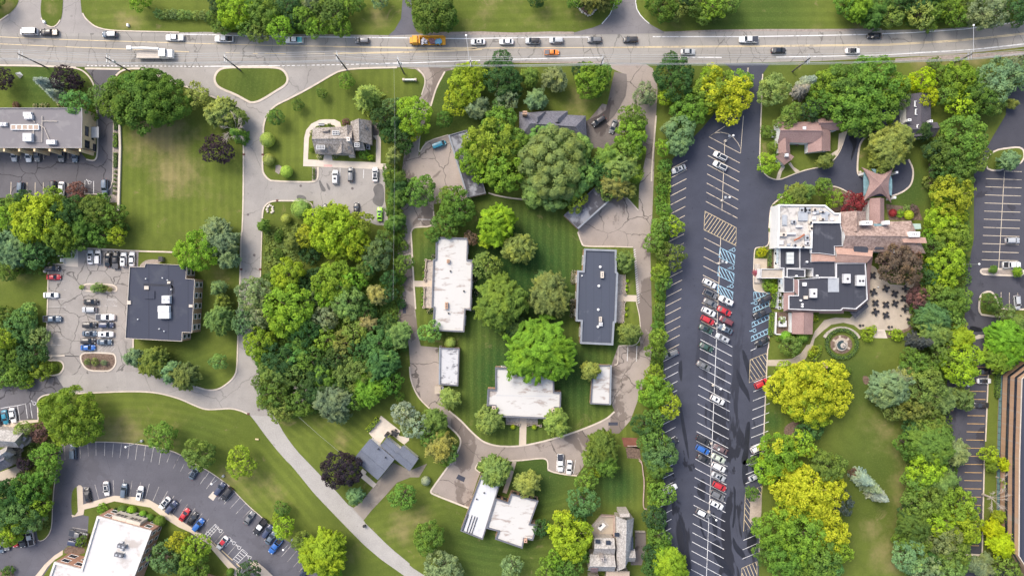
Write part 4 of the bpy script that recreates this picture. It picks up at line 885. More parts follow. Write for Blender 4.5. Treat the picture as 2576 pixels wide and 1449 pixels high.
# --- blue grey house by the lane
c13 = house('lane_house', '@13 2120,1390', 'white sided house with blue grey shingle gable roof', 'where the gravel drive meets the lane')
gable(c13, '@13 2065,1125 2370,1385 2160,1644 1855,1384', 3.2, 4.6, M_bluesh, wallm=white)
gable(c13, '@13 2190,1215 2370,1372 2452,1262 2275,1112', 2.9, 3.5, M_bluesh, wallm=white)
gable(c13, '@P 990,1152 1030,1185 1053,1153 1013,1120', 2.9, 4.0, M_bluesh, wallm=white)
chim(c13, '@13 2262,1092', 4.6, .9, .7, 1, blackm, 0, R(-40))
for s in ('@13 2165,1258','@13 2025,1308','@13 2068,1345','@13 2112,1388','@13 2255,1362'):
    x, y = pl(s, 4)[0]; b = MB(); b.cyl(x-c13.location.x, y-c13.location.y, 3.3, 4.4, .16, None, 8); b.build('roof_vent', blackm, c13)
x, y = pl('@13 2372,1055')[0]; b = MB(); b.cyl(x, y, 0, .08, 1.0, None, 20, 0); b.cyl(x, y, .65, .72, .62, None, 18, 1); b.cyl(x, y, 0, .65, .06, None, 6, 1)
for k in range(5):
    a = k*1.257; b.box(x+.85*math.cos(a), y+.85*math.sin(a), .22, .38, .38, .44, a, 1); b.box(x+1.03*math.cos(a), y+1.03*math.sin(a), .6, .06, .38, .45, a, 1)
thing(b.build('patio_table_set', [gravelm, blackm]), 'round dark garden table with chairs', 'table set', 'on the patio of the blue grey house', x=x, y=y)
# --- mauve roofed annex and charcoal roofed house, north east
c17 = house('white_annex', '@31 2300,250', 'white sided L shaped house with mauve brown shingle roofs', '')
gable(c17, '@31 2040,330 2557,340 2557,75 2035,75', 3.6, 5.6, M_mauve, wallm=white)
gable(c17, '@41 -140,460 -140,180 140,180 140,440', 3.0, 4.6, M_mauve, wallm=white)
gable(c17, '@41 -30,180 250,180 245,20 -30,30', 3.4, 5.0, M_mauve, wallm=white)
gable(c17, '@31 2185,290 2195,470 2050,470 2045,290', 3.3, 4.6, M_mauve, wallm=white)
gable(c17, '@31 2010,510 2120,615 2245,510 2130,430', 3.2, 4.8, M_mauve, wallm=white)
for s in ('@31 2370,155', '@31 2150,490'): 
    x, y = pl(s, 5.2)[0]; b = MB(); b.box(x-c17.location.x, y-c17.location.y, 5.0, .8, .8, 1.0); b.build('roof_cupola', hvacm, c17)
for s in ('@31 1975,200', '@31 1975,255'):
    x, y = pl(s)[0]; b = MB(); b.box(x, y, .45, .9, .9, .9, 0, 0); b.cyl(x, y, .9, .97, .3, None, 12, 1)
    thing(b.build('air_conditioner', [hvacm, blackm]), 'boxy outdoor air conditioner with round fan', 'air conditioner', 'west of the white annex', 'air conditioners by the annex', x, y)
c18 = house('old_annex', '@P 2315,290', 'white house with charcoal shingle roof below the yellow tree', '')
gable(c18, '@P 2281,345 2280,238 2341,236 2343,345', 3.8, 5.0, M_darksh, wallm=white)
gable(c18, '@P 2279,312 2358,308 2352,344 2289,348', 3.8, 5.4, M_darksh, wallm=white)
for s in ('@41 1400,65', '@41 1130,50'): chim(c18, s, 5.8, .8, .6, 3)
for s in ('@41 1225,145', '@40 1195,1300', '@40 1205,1400'):
    x, y = pl(s, 5)[0]; x -= c18.location.x; y -= c18.location.y; b = MB(); b.box(x, y, 4.9, .2, 1.5, .3); b.box(x+.2, y+.7, 4.9, .4, .12, .3); b.box(x+.2, y-.7, 4.9, .4, .12, .3); b.build('dormer_trim', white, c18)

# --- clubhouse
W1 = '@31 2050,1108 @41 70,1115 190,1215 262,1215 262,1338 @31 2470,1336 @32 2462,200 2035,195 2045,-20'
cl = bld('clubhouse', W1, 6.2, white, roofmat('equipment_roof', (.52,.50,.47), (.27,.25,.24), .8, .48, .6), 'rambling clubhouse of white, black and brown roofs beside the big dark parking lot', 'clubhouse', par=1.0, pw=.28, parm=white)
cx0, cy0 = cl.location.x, cl.location.y
def block(s, h, m, wm=white, par=.3, pw=.25, parm=None, base=0):
    r = bld('x', s, h, wm, m, '', par=par, pw=pw*.55, parm=parm or plain('off_white_coping', (.56,.56,.57), .7), base=base); x, y = r.location.x-cx0, r.location.y-cy0
    for c in list(r.children): c.parent = cl; c.location = (x, y, 0)
    bpy.data.objects.remove(r)
block('@31 2470,1336 @41 262,1338 @42 288,10 290,172 190,176 195,288 @32 2557,262 2462,262', 6.0, M_black, par=.12, pw=.1)
block('@32 2065,198 2312,200 2318,455 2157,455 2157,562 2115,562 2115,450 2065,448', 4.6, M_black)
block('@32 2318,200 2455,205 2455,374 2557,374 @42 200,374 205,562 0,562 @32 2478,556 2478,455 2318,455', 4.9, M_black, pw=.1)
block('@32 1832,458 2108,462 2106,575 1826,575', 3.8, roofmat('gravel_roof', (.42,.37,.31), (.30,.26,.22), .6, .5, 1.2), pw=.2, par=.5)
block('@32 2157,458 2380,470 2380,560 2157,560', 4.9, M_black, pw=.2)
block('@32 2115,560 2240,580 2240,745 2115,750', 4.9, M_black, pw=.12)
block('@32 2245,590 2557,570 @42 0,565 212,568 212,388 578,388 602,840 460,962 300,950 270,978 0,978 @32 2175,962 2175,792 2295,792 2295,600', 5.0, M_black, pw=.3)
# brown mansard skirts round the main roof
b = MB()
sk = loc_pts('@32 2110,762 2245,745 2245,790 2172,792 2172,965 2110,992', 4.7, cl); b.face([(x, y, 4.75) for x, y in sk])
def skirt(so, si, ho, hi):
    o_, i_ = loc_pts(so, ho, cl), loc_pts(si, hi, cl)
    for k in range(len(o_)-1): b.face([(*o_[k], ho), (*o_[k+1], ho), (*i_[k+1], hi), (*i_[k], hi)])
skirt('@32 2110,992 2557,1002 @42 0,1018 305,1018 308,985 465,992 625,850', '@32 2172,968 2557,972 @42 0,984 272,984 300,956 462,968 604,845', 3.6, 5.0)
skirt('@42 625,850 640,500 672,300', '@42 607,842 592,500 605,312', 3.6, 5.0)
skirt('@32 2250,745 2245,590 2370,598 2372,575', '@32 2296,792 2296,600 2372,602 2374,574', 5.15, 5.05)
b.build('mansard_skirt', M_mauve, cl)
gable(cl, '@32 2216,1270 2216,998 2484,998 2474,1275', 3.4, 4.3, M_mauve, wallm=white)
gable(cl, '@41 262,1449 262,1200 582,1192 582,1449', 5.4, 7.4, M_brown, wallm=white)
gable(cl, '@42 285,230 1330,268 @41 1150,1310 262,1330', 5.2, 7.6, M_brown, wallm=white, hip=(0, .8))
gable(cl, '@42 195,378 595,386 672,232 192,178', 5.4, 6.6, M_salmon, wallm=white)
b = MB(); q = loc_pts('@32 2457,266 2557,268 @42 200,288 200,368 0,366 @32 2457,372', 5.4, cl); b.face([(x, y, 5.5) for x, y in q]); b.build('copper_roof_strip', M_salmon, cl)
b = MB(); q = loc_pts('@42 1035,88 1070,62 1325,68 1345,140 1045,132', 7.2, cl); b.face([(x, y, 7.25) for x, y in q]); b.build('new_shingle_patch', M_salmon, cl)
for s, h in (('@42 435,150 435,250 608,258 612,200 560,158', 5.9), ('@42 690,212 810,212 800,175 755,152 710,180', 5.9), ('@41 680,1345 820,1352 820,1400 760,1440 690,1385', 6.0)):
    b = MB(); q = loc_pts(s, h, cl); b.prism(ccw(q), h-.6, h); b.build('dormer', M_black if '@42' in s else tealglass, cl)
for s, h, lx, ly, n in (('@41 598,1335', 8.4, 2.7, 1.0, 2), ('@41 855,1330', 8.2, 1.0, 1.0, 0), ('@42 1190,28', 8.0, 2.8, 1.3, 3), ('@42 935,238', 6.2, 1.2, .9, 2)): chim(cl, s, h, lx, ly, 4, white, n)
b = MB(); q = loc_pts('@41 1145,1345 1265,1345 1275,1410 1145,1415', 4.5, cl); b.prism(ccw(q), 0, 4.5, 0, 1); b.build('copper_bay', [white, plain('verdigris_copper', (.36,.48,.42), .7)], cl)
def unit(s, h, lx, ly, lz, a=0, fans=1, m=None, nm='rooftop_unit'):
    x, y = loc_pts(s, h+lz/2, cl)[0]; b = MB(); b.box(x, y, h+lz/2, lx, ly, lz, a, 0)
    for f in range(fans): b.cyl(x+(f-(fans-1)/2)*.8+.1, y-.1, h+lz, h+lz+.08, .3, None, 10, 1)
    b.build(nm, [m or hvacm, blackm], cl)
unit('@42 338,580', 5, 1.7, 2.3, 1.2); unit('@42 510,605', 5, 2.1, 2.7, 1.2, 0, 2); unit('@32 2480,762', 5, 1.7, 2.3, 1.1); unit('@32 2372,652', 5, .9, .9, .6, 0, 0, white); unit('@32 2388,816', 5, 1.0, .8, .5, 0, 0, conc)
unit('@42 178,660', 4.75, 2.8, 3.6, .08, 0, 0, metalg, 'roof_patch')
for s in ('@31 2345,1175', '@31 2400,1175'): unit(s, 5.5, 1.6, 1.2, 1.1, 0, 2, metalg)
rr = random.Random(3)
for s, lx, ly in (('@31 2350,1250',2.4,2.4),('@31 2490,1170',1.0,.8),('@31 2530,1200',.7,.9),('@31 2490,1275',.9,.9),('@31 2440,1330',.7,.7),('@31 2230,1320',1.2,.8),('@31 2300,1380',1.6,.5),('@31 2450,1400',.8,1.4),('@32 2080,130',1.1,1.1),('@32 2170,160',.8,.6),('@32 2245,165',.8,.6),('@32 2345,180',1.0,.6),('@32 2395,70',1.0,1.3),('@32 2400,135',1.1,.9),('@32 2200,20',2.2,.5),('@31 2120,1300',1.2,2.6),('@32 2100,30',1.8,1.0),('@41 30,1200',1.4,.3),('@41 30,1290',1.2,.5)):
    unit(s, 5.8, lx, ly, rr.uniform(.5, 1.1), 0, rr.choice((0, 1)), rr.choice((hvacm, metalg, conc)))
b = MB(); q = loc_pts('@32 2245,105 2310,75 2375,30', 7.0, cl); b.tube([(x, y, 6.9) for x, y in q], .22, 6); b.build('exhaust_duct', plain('rusty_duct', (.36,.13,.07), .8, .3, .1, .3), cl)
b = MB(); q = loc_pts('@41 0,1160 95,1195 130,1215 100,1240 100,1310 40,1310 0,1200', 6.0, cl); b.prism(ccw(q), 5.4, 6.4, 0, 1); b.build('louvred_screen', [white, metalg], cl)
for s in ('@41 155,1292', '@31 2495,1210'):
    x, y = loc_pts(s, 6.3, cl)[0]; b = MB(); b.cyl(x, y, 5.5, 6.5, .42, None, 14); b.build('roof_fan', hvacm, cl)
for s in ('@32 2330,853', '@32 2350,900', '@32 2350,930', '@32 2277,548', '@32 2408,372', '@32 2535,545'):
    x, y = loc_pts(s, 5.3, cl)[0]; b = MB(); b.cyl(x, y, 4.6, 5.4, .25, None, 10); b.build('roof_vent', white, cl)
x, y = loc_pts('@32 2195,325', 5.2, cl)[0]; b = MB(); b.box(x, y, 4.95, 1.9, 3.0, .6, 0, 0)
for k in range(3): b.box(x, y+(k-1)*.95, 5.27, 1.7, .8, .06, 0, 1)
b.build('skylight', [metalg, plain('frosted_skylight', (.55,.58,.55), .3)], cl)
for s, z in (('@32 2035,240', 2.2), ('@32 2035,300', 2.2), ('@32 2030,360', 2.2), ('@32 2085,620', 3.6)):
    x, y = loc_pts(s, 4.8, cl)[0]; b = MB(); b.box(x, y, 4.8, .5, 1.3, .08); b.build('window', plain('sloped_glazing', (.35,.40,.42), .2), cl)
for s0, s1, h, n, zz in (('@32 2065,448', '@32 2065,198', 4.6, 2, (1.2, 2.6)), ('@32 2110,992', '@32 2112,570', 4.6, 5, (1.2, 2.7))):
    a, c = loc_pts(s0, h, cl)[0], loc_pts(s1, h, cl)[0]; facade(cl, c, a, *zz, n, .28, glassd, white)
# entrance porte cochere: four-armed saddle roof on a corridor
gable(cl, '@41 628,1030 628,1345 812,1345 812,1030', 4.4, 6.0, M_mauve, wallm=white)
pc = {k: loc_pts(s, z, cl) for k, s, z in (('c', '@41 765,855', 7.4), ('nw', '@41 535,640', 4.6), ('ne', '@41 935,640', 4.6), ('se', '@41 908,1085', 4.6), ('sw', '@41 555,1065', 4.6))}
def arc(s, z): return [(x, y, z) for x, y in curve(loc_pts(s, z, cl), 2)]
c_ = (*pc['c'][0], 7.4); b = MB()
arcs = [arc('@41 535,640 572,700 628,830 600,930 555,1065', 4.9), arc('@41 555,1065 640,1010 765,960 860,1040 908,1085', 4.9), arc('@41 908,1085 872,1000 848,850 880,760 935,640', 4.9), arc('@41 935,640 860,700 740,742 640,690 535,640', 4.9)]
for A_ in arcs:
    for k in range(len(A_)-1):
        m = (len(A_)-1)/2; z0 = 4.6+.9*(1-abs(k-m)/m); z1 = 4.6+.9*(1-abs(k+1-m)/m)
        p0 = (A_[k][0], A_[k][1], z0); p1 = (A_[k+1][0], A_[k+1][1], z1); b.face([p0, p1, c_]); b.face([p0, p1, (p1[0], p1[1], z1-.35), (p0[0], p0[1], z0-.35)])
b.build('entrance_roof', M_mauve, cl)
for s in ('@41 560,700 590,730 625,800 630,860 615,930 590,980 555,1000 555,900 552,800', '@41 895,745 865,790 850,850 860,940 880,980 905,1000 912,900 910,800', '@41 650,662 690,710 740,735 790,705 805,672'):
    b = MB(); q = loc_pts(s, 4.2, cl); b.prism(ccw(q), 4.05, 4.2); b.build('glass_canopy', tealglass, cl)
for s in ('@41 545,725', '@41 920,720', '@41 548,1010', '@41 895,1030'):
    x, y = loc_pts(s, 2, cl)[0]; b = MB(); b.box(x, y, 2.1, .55, .55, 4.2); b.build('column', white, cl)
b = MB(); q = loc_pts('@42 380,990 590,880 620,930 450,1075', 3.0, cl); b.prism(ccw(q), 2.7, 3.0); b.build('sloped_canopy', M_black, cl)
# terrace walls and cooling plant south of the clubhouse
b = MB(); b.ribbon(pl('@32 2000,1000 1992,1260 1996,1270 2080,1275'), .2, 0, 1.4); o = b.build('garden_wall', white); thing(o, 'white garden screen wall', 'wall', 'south west of the clubhouse', x=40, y=-10)
x, y = pl('@32 2080,1140')[0]; b = MB(); b.box(x, y, .7, 2.0, 1.6, 1.4, 0, 0); b.cyl(x-.5, y+.3, 1.4, 1.5, .35, None, 12, 1); b.box(x+.1, y+1.4, .6, 1.4, .8, 1.2, 0, 0); thing(b.build('cooling_unit', [hvacm, blackm]), 'large grey cooling unit with a round fan', 'cooling unit', 'beside the mauve gabled wing', x=x, y=y)
x, y = pl('@32 2022,840')[0]; b = MB(); b.box(x, y, .5, .9, 4.6, .06, R(-4), 0)
for k in range(14): b.box(x, y+(k-6.5)*.33, .3, .9, .05, .6, R(-4), 0)
thing(b.build('side_steps', metalg), 'grey metal steps by the white wall', 'steps', 'west of the clubhouse', x=x, y=y)

# --- banded brick office, far right
E20 = [pp(2570.7, 952.6, 9), pp(2640, 900, 9), pp(2900, 890, 9), pp(2900, 1520, 9), pp(2660, 1520, 9), pp(2580, 1425, 9), pp(2563, 1398, 9), pp(2564.7, 1156, 9)]
o20 = bld('office_building', E20, 9.0, brownbrick, M_blue, 'three storey office with bands of brown brick and glass', place='at the right edge', par=.2, pw=.12, parm=conc)
q = [(x-o20.location.x, y-o20.location.y) for x, y in E20]
for z0, z1 in ((.3, 1.6), (3.6, 4.6), (6.4, 7.3)):
    b = MB(); gl = MB()
    for i in (7, 6, 5, 0):
        a, c = (q[7], q[0]) if i == 7 else (q[i], q[i+1])
        a, c = Vector(a), Vector(c); u = (c-a).normalized(); nn = Vector((-u.y, u.x)); mid = (a+c)/2
        if nn.dot(mid) < 0: nn = -nn
        l = (c-a).length; n = max(1, int(l/1.6)); an = math.atan2(u.y, u.x)
        b.box(mid.x+nn.x*.04, mid.y+nn.y*.04, (z0+z1)/2, l, .12, z1-z0, an)
        for k in range(n):
            p = a+u*(k+.5)*l/n; gl.box(p.x+nn.x*.1, p.y+nn.y*.1, (z0+z1)/2, l/n-.12, .08, z1-z0-.15, an)
    f = b.build('window', dsplit, o20); gl.build('pane', tealglass if z0 < 1 else glassd, f)
# --- brick office, bottom left
B15 = '@04 1215,700 1890,885 1680,1449 1590,1690 500,1690 540,1620 620,1449 680,1272 1015,1362'
o15 = bld('office_building', B15, 7.0, brickm, roofmat('bright_white_roof', (.56,.55,.54), (.33,.27,.23), .65, .53, .18), 'red brick office with bright white roof at the bottom left', par=.4, pw=.45, parm=plain('weathered_coping', (.60,.57,.54), .8, .2, 0, .2))
q = loc_pts(B15, 7.0, o15)
for z in ((1.1, 2.5), (4.2, 5.6)):
    facade(o15, q[1], q[0], *z, 4, .38, glassd, white, tri=3); facade(o15, q[2], q[1], *z, 5, .36, glassd, white, tri=3); facade(o15, q[8], q[7], *z, 2, .5, glassd, white, tri=3)
a, c = Vector(q[0]), Vector(q[1]); u = (c-a).normalized(); nn = Vector((-u.y, u.x)); an = math.atan2(u.y, u.x)
for t in (.36, .62):
    p = a+(c-a)*t+nn*.45; b = MB(); b.box(p.x, p.y, 3.3, 3.6, .9, 5.6, an); b.build('bay', conc, o15)
    p2 = p+nn*.46
    for z in (1.8, 4.9):
        g = MB()
        for j in range(3): g.box(p2.x+u.x*(j-1)*.95, p2.y+u.y*(j-1)*.95, z, .75, .06, 1.4, an)
        g.build('bay_window', glassd, o15)
hvac(o15, '@04 1520,1075', 2.0, .9, .9, R(-12), fans=2, m=darkedge); hvac(o15, '@04 1485,1185', 2.1, .9, .9, R(-12), fans=2, m=darkedge); hvac(o15, '@04 1520,1118', .7, .5, .4, R(-12)); hvac(o15, '@04 1518,1028', .6, .4, .4, R(-12))
x, y = pl('@14 150,1440')[0]; b = MB(); b.box(x-1, y-1.2, 1.6, 5.5, 2.6, 3.2, R(-18), 0); b.box(x-1, y-1.2, 3.3, 5.9, 3.0, .25, R(-18), 1); thing(b.build('brick_porch', [brickm, conc]), 'brick entrance porch cut by the bottom edge', 'porch', 'by the curved lot path', x=x, y=y)

# --- silver shingled house at the bottom, and stone house at the left
c14 = house('shingled_house', '@24 2440,1150', 'silver shingled mansion with many gables and a tiled terrace', 'at the bottom')
gable(c14, '@34 30,1390 20,700 245,720 200,1200', 4.6, 7.4, M_silver, wallm=stonem)
gable(c14, '@24 2290,1170 2557,1180 2557,975 2305,975', 4.6, 6.4, M_silver, wallm=stonem)
gable(c14, '@24 2220,1380 2557,1390 2557,1180 2250,1175', 4.4, 7.0, M_silver, wallm=stonem)
gable(c14, '@34 90,1270 255,1265 255,1110 90,1120', 4.0, 5.6, M_silver, wallm=stonem)
gable(c14, '@34 -120,1560 170,1560 190,1390 -100,1380', 3.6, 4.6, shingle('tan_shingle', (.38,.31,.25), (.46,.38,.32), 3), wallm=stonem)
gable(c14, '@24 2380,1449 2380,1620 2230,1620 2230,1449', 3.6, 5.0, shingle('maroon_tile', (.20,.12,.115), (.26,.17,.16), 3), wallm=stonem)
gable(c14, '@24 2255,1400 2350,1400 2350,1270 2260,1270', 5.2, 6.2, MC.get('maroon', shingle('maroon_shingle', (.17,.12,.13), (.22,.16,.165), 3)), wallm=stonem)
chim(c14, '@34 130,690', 8.0, 2.4, .9, 2, stonem, 0); chim(c14, '@24 2405,1240', 7.8, .9, .9, 3, plain('grey_stone', (.35,.31,.29), .9), 1)
for s in ('@34 30,930', '@24 2350,1015', '@24 2480,1030', '@34 130,765'): skyl(c14, s, 6.2, 1.2, 1.0)
x, y = pl('@34 205,1030', 4.2)[0]; b = MB(); b.box(x-c14.location.x, y-c14.location.y, 4.4, 1.0, 3.4, 1.2); b.build('dormer', glassd, c14)
slab('terrace', '@24 2385,680 2545,685 2545,920 2290,935 2230,860', 0, .5, patiom)
b = MB(); b.ribbon(pl('@24 2385,680 2548,686 2545,930'), .3, 0, 1.3); b.ribbon(pl('@24 2290,935 2557,945'), .25, 0, 1.2); thing(b.build('terrace_wall', plain('pink_stone', (.44,.33,.29), .9, .2, 0, .2)), 'pinkish stone wall round the tiled terrace', 'wall', 'north of the shingled mansion', x=20, y=-60)
x, y = pl('@24 2395,820')[0]; b = MB(); b.box(x, y, .85, 2.0, 1.1, .1, R(45), 0); b.box(x, y, .65, .2, .2, .35, R(45), 0); b.box(x-.3, y+.3, .92, .9, .35, .05, R(45), 1); thing(b.build('terrace_table', [white, glassd]), 'white rectangular table set diagonally on the terrace', 'table', '', x=x, y=y)
sheet('terrace_paving', '@24 2290,800 2395,900 2490,810 2410,730', .51, stonem)
b = MB(); b.ribbon(pl('@33 160,1215 310,1215'), .2, 0, .5); b.ribbon(pl('@33 300,1370 335,1410 340,1449'), .2, 0, .5); b.ribbon(curve(pl('@34 300,0 345,40 352,150 370,260 362,420 355,600 405,608')), .22, 0, .6); thing(b.build('garden_wall', MC['pink_stone']), 'low brick edging wall along the dark green back lawn', 'wall', '', x=40, y=-60)
b = MB(); b.ribbon(pl('@34 250,882 375,884'), .2, 0, .9); thing(b.build('garden_wall', stonem), 'short grey stone wall', 'wall', 'east of the shingled mansion', x=40, y=-70)
sheet('service_yard', '@34 255,890 390,890 395,1100 340,1310 205,1310 200,1200 255,1120', .03, A_brown)
c16 = house('stone_house', '@03 80,1300', 'rough stone and slate mansion', 'at the left edge')
gable(c16, '@04 -60,170 160,60 60,-110 -140,0', 4.6, 6.4, M_greysh, wallm=stonem, hip=(0, 0))
gable(c16, '@03 -120,1230 240,1240 300,1040 -120,1000', 4.5, 7.2, M_silver, wallm=stonem)
gable(c16, '@03 10,1449 180,1320 100,1215 -100,1330', 4.5, 6.6, M_silver, wallm=stonem)
b = MB(); x, y = pl('@03 215,1285', 3)[0]
for k in range(6): b.box(x-c16.location.x, y-c16.location.y+(k-2.5)*.42, 3.2, 2.6, .12, .12, R(-18))
for k in range(3): b.box(x-c16.location.x+(k-1)*1.1, y-c16.location.y, 3.05, .12, 2.6, .12, R(-18))
b.build('pergola', blackm, c16)
for s in ('@03 205,1150', '@03 275,1220', '@03 300,1130'): skyl(c16, s, 5.2, .9, 1.1, R(-35))
b = MB(); b.ribbon(curve(pl('@03 250,1230 350,1200 430,1130 420,1090')), .6, 0, 1.6); thing(b.build('garden_wall', stonem), 'curved stone garden wall', 'wall', 'beside the stone mansion', x=-120, y=-40)
sheet('terrace', '@04 0,150 250,60 350,200 200,290 -100,350', .03, patiom)

# ================================================================ LOW WALLS WITH PIERS
def pier_wall(s, piers, desc, place, m=None, h=.7):
    b = MB(); b.ribbon(pl(s), .25, 0, h); x, y = pl(piers)[0]; r = empty('terrace_wall', x, y); o = b.build('wall', m or patiom, r); o.location = (-x, -y, 0)
    for px, py in pl(piers):
        b = MB(); b.box(px-x, py-y, h*.6, .6, .6, h*1.2, 0, 0); b.box(px-x, py-y, h*1.24, .3, .3, .06, 0, 1); b.build('pier', [m or patiom, blackm], r)
    thing(r, desc, 'wall', place)
pier_wall('@22 270,352 208,350 192,600', '@22 207,350 202,478 193,598', 'pale terrace wall with square piers', 'north of the west entrance walk')
pier_wall('@22 186,694 180,940 275,945', '@22 186,694 186,815 180,938', 'pale terrace wall with square piers', 'south of the west entrance walk')
pier_wall('@32 130,530 128,768', '@32 130,640 128,768', 'pale terrace wall with square piers', 'north of the east entrance walk')
pier_wall('@32 122,872 108,1130 40,1128', '@32 122,872 115,998 108,1125', 'pale terrace wall with square piers', 'south of the east entrance walk')
pier_wall('@23 1205,850 1208,940 1360,948', '@23 1360,948', 'pale terrace wall with a square pier', 'left of the south entrance walk')
pier_wall('@23 1474,953 1640,960', '@23 1474,953 1635,962', 'pale terrace wall with square piers', 'right of the south entrance walk')
pier_wall('@22 390,1440 620,1443', '@22 390,1428', 'short wall with one square pier', 'just above the blotchy roofed garage')
# ================================================================ VEHICLES
CT_ = {
 'sedan': dict(st=[(-2.35,.66,.70),(-2.25,.80,.88),(-1.6,.90,.97),(-.6,.92,.96),(.6,.92,.93),(1.4,.90,.88),(2.05,.82,.78),(2.3,.68,.66),(2.36,.55,.55)], cb=(-1.75,1.15,.83,.94), ct=(-1.0,.28,.64,1.42)),
 'suv': dict(st=[(-2.38,.74,.85),(-2.28,.86,1.05),(-1.5,.93,1.08),(0,.94,1.06),(1.0,.94,1.04),(1.7,.90,.98),(2.15,.80,.86),(2.36,.62,.66)], cb=(-2.25,1.15,.86,1.05), ct=(-1.95,.35,.70,1.68)),
 'pickup': dict(st=[(-2.85,.90,.62),(-2.8,.96,.72),(-1.0,.99,.74),(-.95,.99,1.1),(1.2,.99,1.1),(2.0,.96,1.06),(2.6,.86,.95),(2.85,.68,.7)], cb=(-1.0,1.3,.90,1.08), ct=(-.75,.55,.72,1.78)),
 'van': dict(st=[(-2.7,.85,.9),(-2.62,.96,1.1),(0,1.0,1.12),(1.6,.98,1.1),(2.3,.88,.92),(2.65,.68,.7)], cb=(-2.6,2.0,.95,1.1), ct=(-2.5,1.1,.84,2.1)),
}
def lower(st, zb=.28):
    b = MB(); n = len(st); prof = lambda w_, z: [(-w_*.93, zb), (-w_, zb+.25), (-w_, max(zb+.3, z-.12)), (-w_*.90, z), (-w_*.4, z+.03), (w_*.4, z+.03), (w_*.90, z), (w_, max(zb+.3, z-.12)), (w_, zb+.25), (w_*.93, zb)]
    for x, w_, z in st: b.v += [(x, y, zz) for y, zz in prof(w_, z)]
    m = 10
    for k in range(n-1):
        for j in range(m-1): b.f.append([k*m+j, (k+1)*m+j, (k+1)*m+j+1, k*m+j+1]); b.mi.append(0)
    b.f.append(list(range(m))); b.f.append([(n-1)*m+j for j in range(m)][::-1]); b.mi += [0, 0]
    return b
CM = {}
def carmesh(kind):
    if kind in CM: return CM[kind]
    t = CT_[kind]; d_ = {}
    b = lower(t['st'])
    xf = t['cb'][1]
    for s_ in (-1, 1): b.box(xf-.25, s_*(t['st'][3][1]+.06), t['cb'][3]+.08, .22, .22, .14)
    if kind == 'pickup':
        for s_ in (-1, 1): b.box(-1.92, s_*.90, .92, 1.85, .14, .42)
        b.box(-2.8, 0, .92, .12, 1.84, .42)
    x0, x1, hw, z0 = t['cb']; u0, u1, hw2, z1 = t['ct']
    # painted pillars
    for s_ in (-1, 1):
        b.tube([(x1, s_*hw*.97, z0), (u1, s_*hw2*1.0, z1)], .05, 4); b.tube([(x0, s_*hw*.97, z0), (u0, s_*hw2*1.0, z1)], .06, 4); mx = (u0+u1)/2; b.tube([(mx, s_*hw*1.0, z0), (mx, s_*hw2*1.02, z1)], .05, 4)
    d_['body'] = b.mesh('car_body', paint, True)
    g = MB(); q = [(x0, -hw, z0), (x1, -hw*.92, z0), (x1, hw*.92, z0), (x0, hw, z0), (u0, -hw2, z1), (u1, -hw2, z1), (u1, hw2, z1), (u0, hw2, z1)]
    for f in ((0,1,5,4),(1,2,6,5),(2,3,7,6),(3,0,4,7)): g.face([q[i] for i in f])
    d_['window_glass'] = g.mesh('car_glass', carglass)
    rf = MB(); e = .07; rf.face([(u0-e, -hw2, z1+.03), (u1+e, -hw2*.96, z1+.02), (u1+e, hw2*.96, z1+.02), (u0-e, hw2, z1+.03)])
    rf = MB(); ns = 7
    for k in range(ns):
        x = u0-e+(u1-u0+2*e)*k/(ns-1); c_ = .05*(1-(2*k/(ns-1)-1)**2); ww = hw2*(1.04 if 0 < k < ns-1 else .90)
        rf.v += [(x, -ww, z1-.02), (x, -ww*.85, z1+.02+c_*.7), (x, 0, z1+.035+c_), (x, ww*.85, z1+.02+c_*.7), (x, ww, z1-.02)]
    for k in range(ns-1):
        for j in range(4): rf.f.append([k*5+j, (k+1)*5+j, (k+1)*5+j+1, k*5+j+1]); rf.mi.append(0)
    d_['roof_panel'] = rf.mesh('car_roof', paint, True)
    sr = MB(); cx_ = (u0+u1)/2+.15; sr.box(cx_, 0, z1+.09, .75, hw2*1.25, .03); d_['sunroof'] = sr.mesh('car_sunroof', carglass)
    pr = MB(); pr.box((u0+u1)/2, 0, z1+.085, (u1-u0)*.92, hw2*1.5, .03); d_['panoramic_roof'] = pr.mesh('car_glass_roof', carglass)
    w_ = MB(); w_.tube([(0, -.11, 0), (0, .11, 0)], .34, 14, 0); w_.f.append([j for j in range(14)]); w_.mi.append(0); w_.tube([(0, .09, 0), (0, .125, 0)], .2, 10, 1); w_.tube([(0, -.09, 0), (0, -.125, 0)], .2, 10, 1); d_['wheel'] = w_.mesh('car_wheel', [tyrem, rimm], False)
    hl = MB(); hl.box(0, 0, 0, .16, .32, .13); d_['headlight'] = hl.mesh('car_headlight', lampm); tl_ = MB(); tl_.box(0, 0, 0, .12, .26, .16); d_['taillight'] = tl_.mesh('car_taillight', tailm)
    if kind == 'pickup': bd = MB(); bd.box(-1.92, 0, .80, 1.75, 1.66, .06); d_['cargo_bed'] = bd.mesh('truck_bed', dsplit); tp = MB(); tp.box(-1.92, 0, 1.13, 1.75, 1.75, .06); d_['bed_cover'] = tp.mesh('bed_cover', paint)
    CM[kind] = d_; return d_
def part(nm, me, par, loc=(0,0,0), c=None, rz=0):
    o = bpy.data.objects.new(nm, me); col.objects.link(o); o.parent = par; o.location = loc
    if c: o.color = c
    if rz: o.rotation_euler.z = rz
    return o
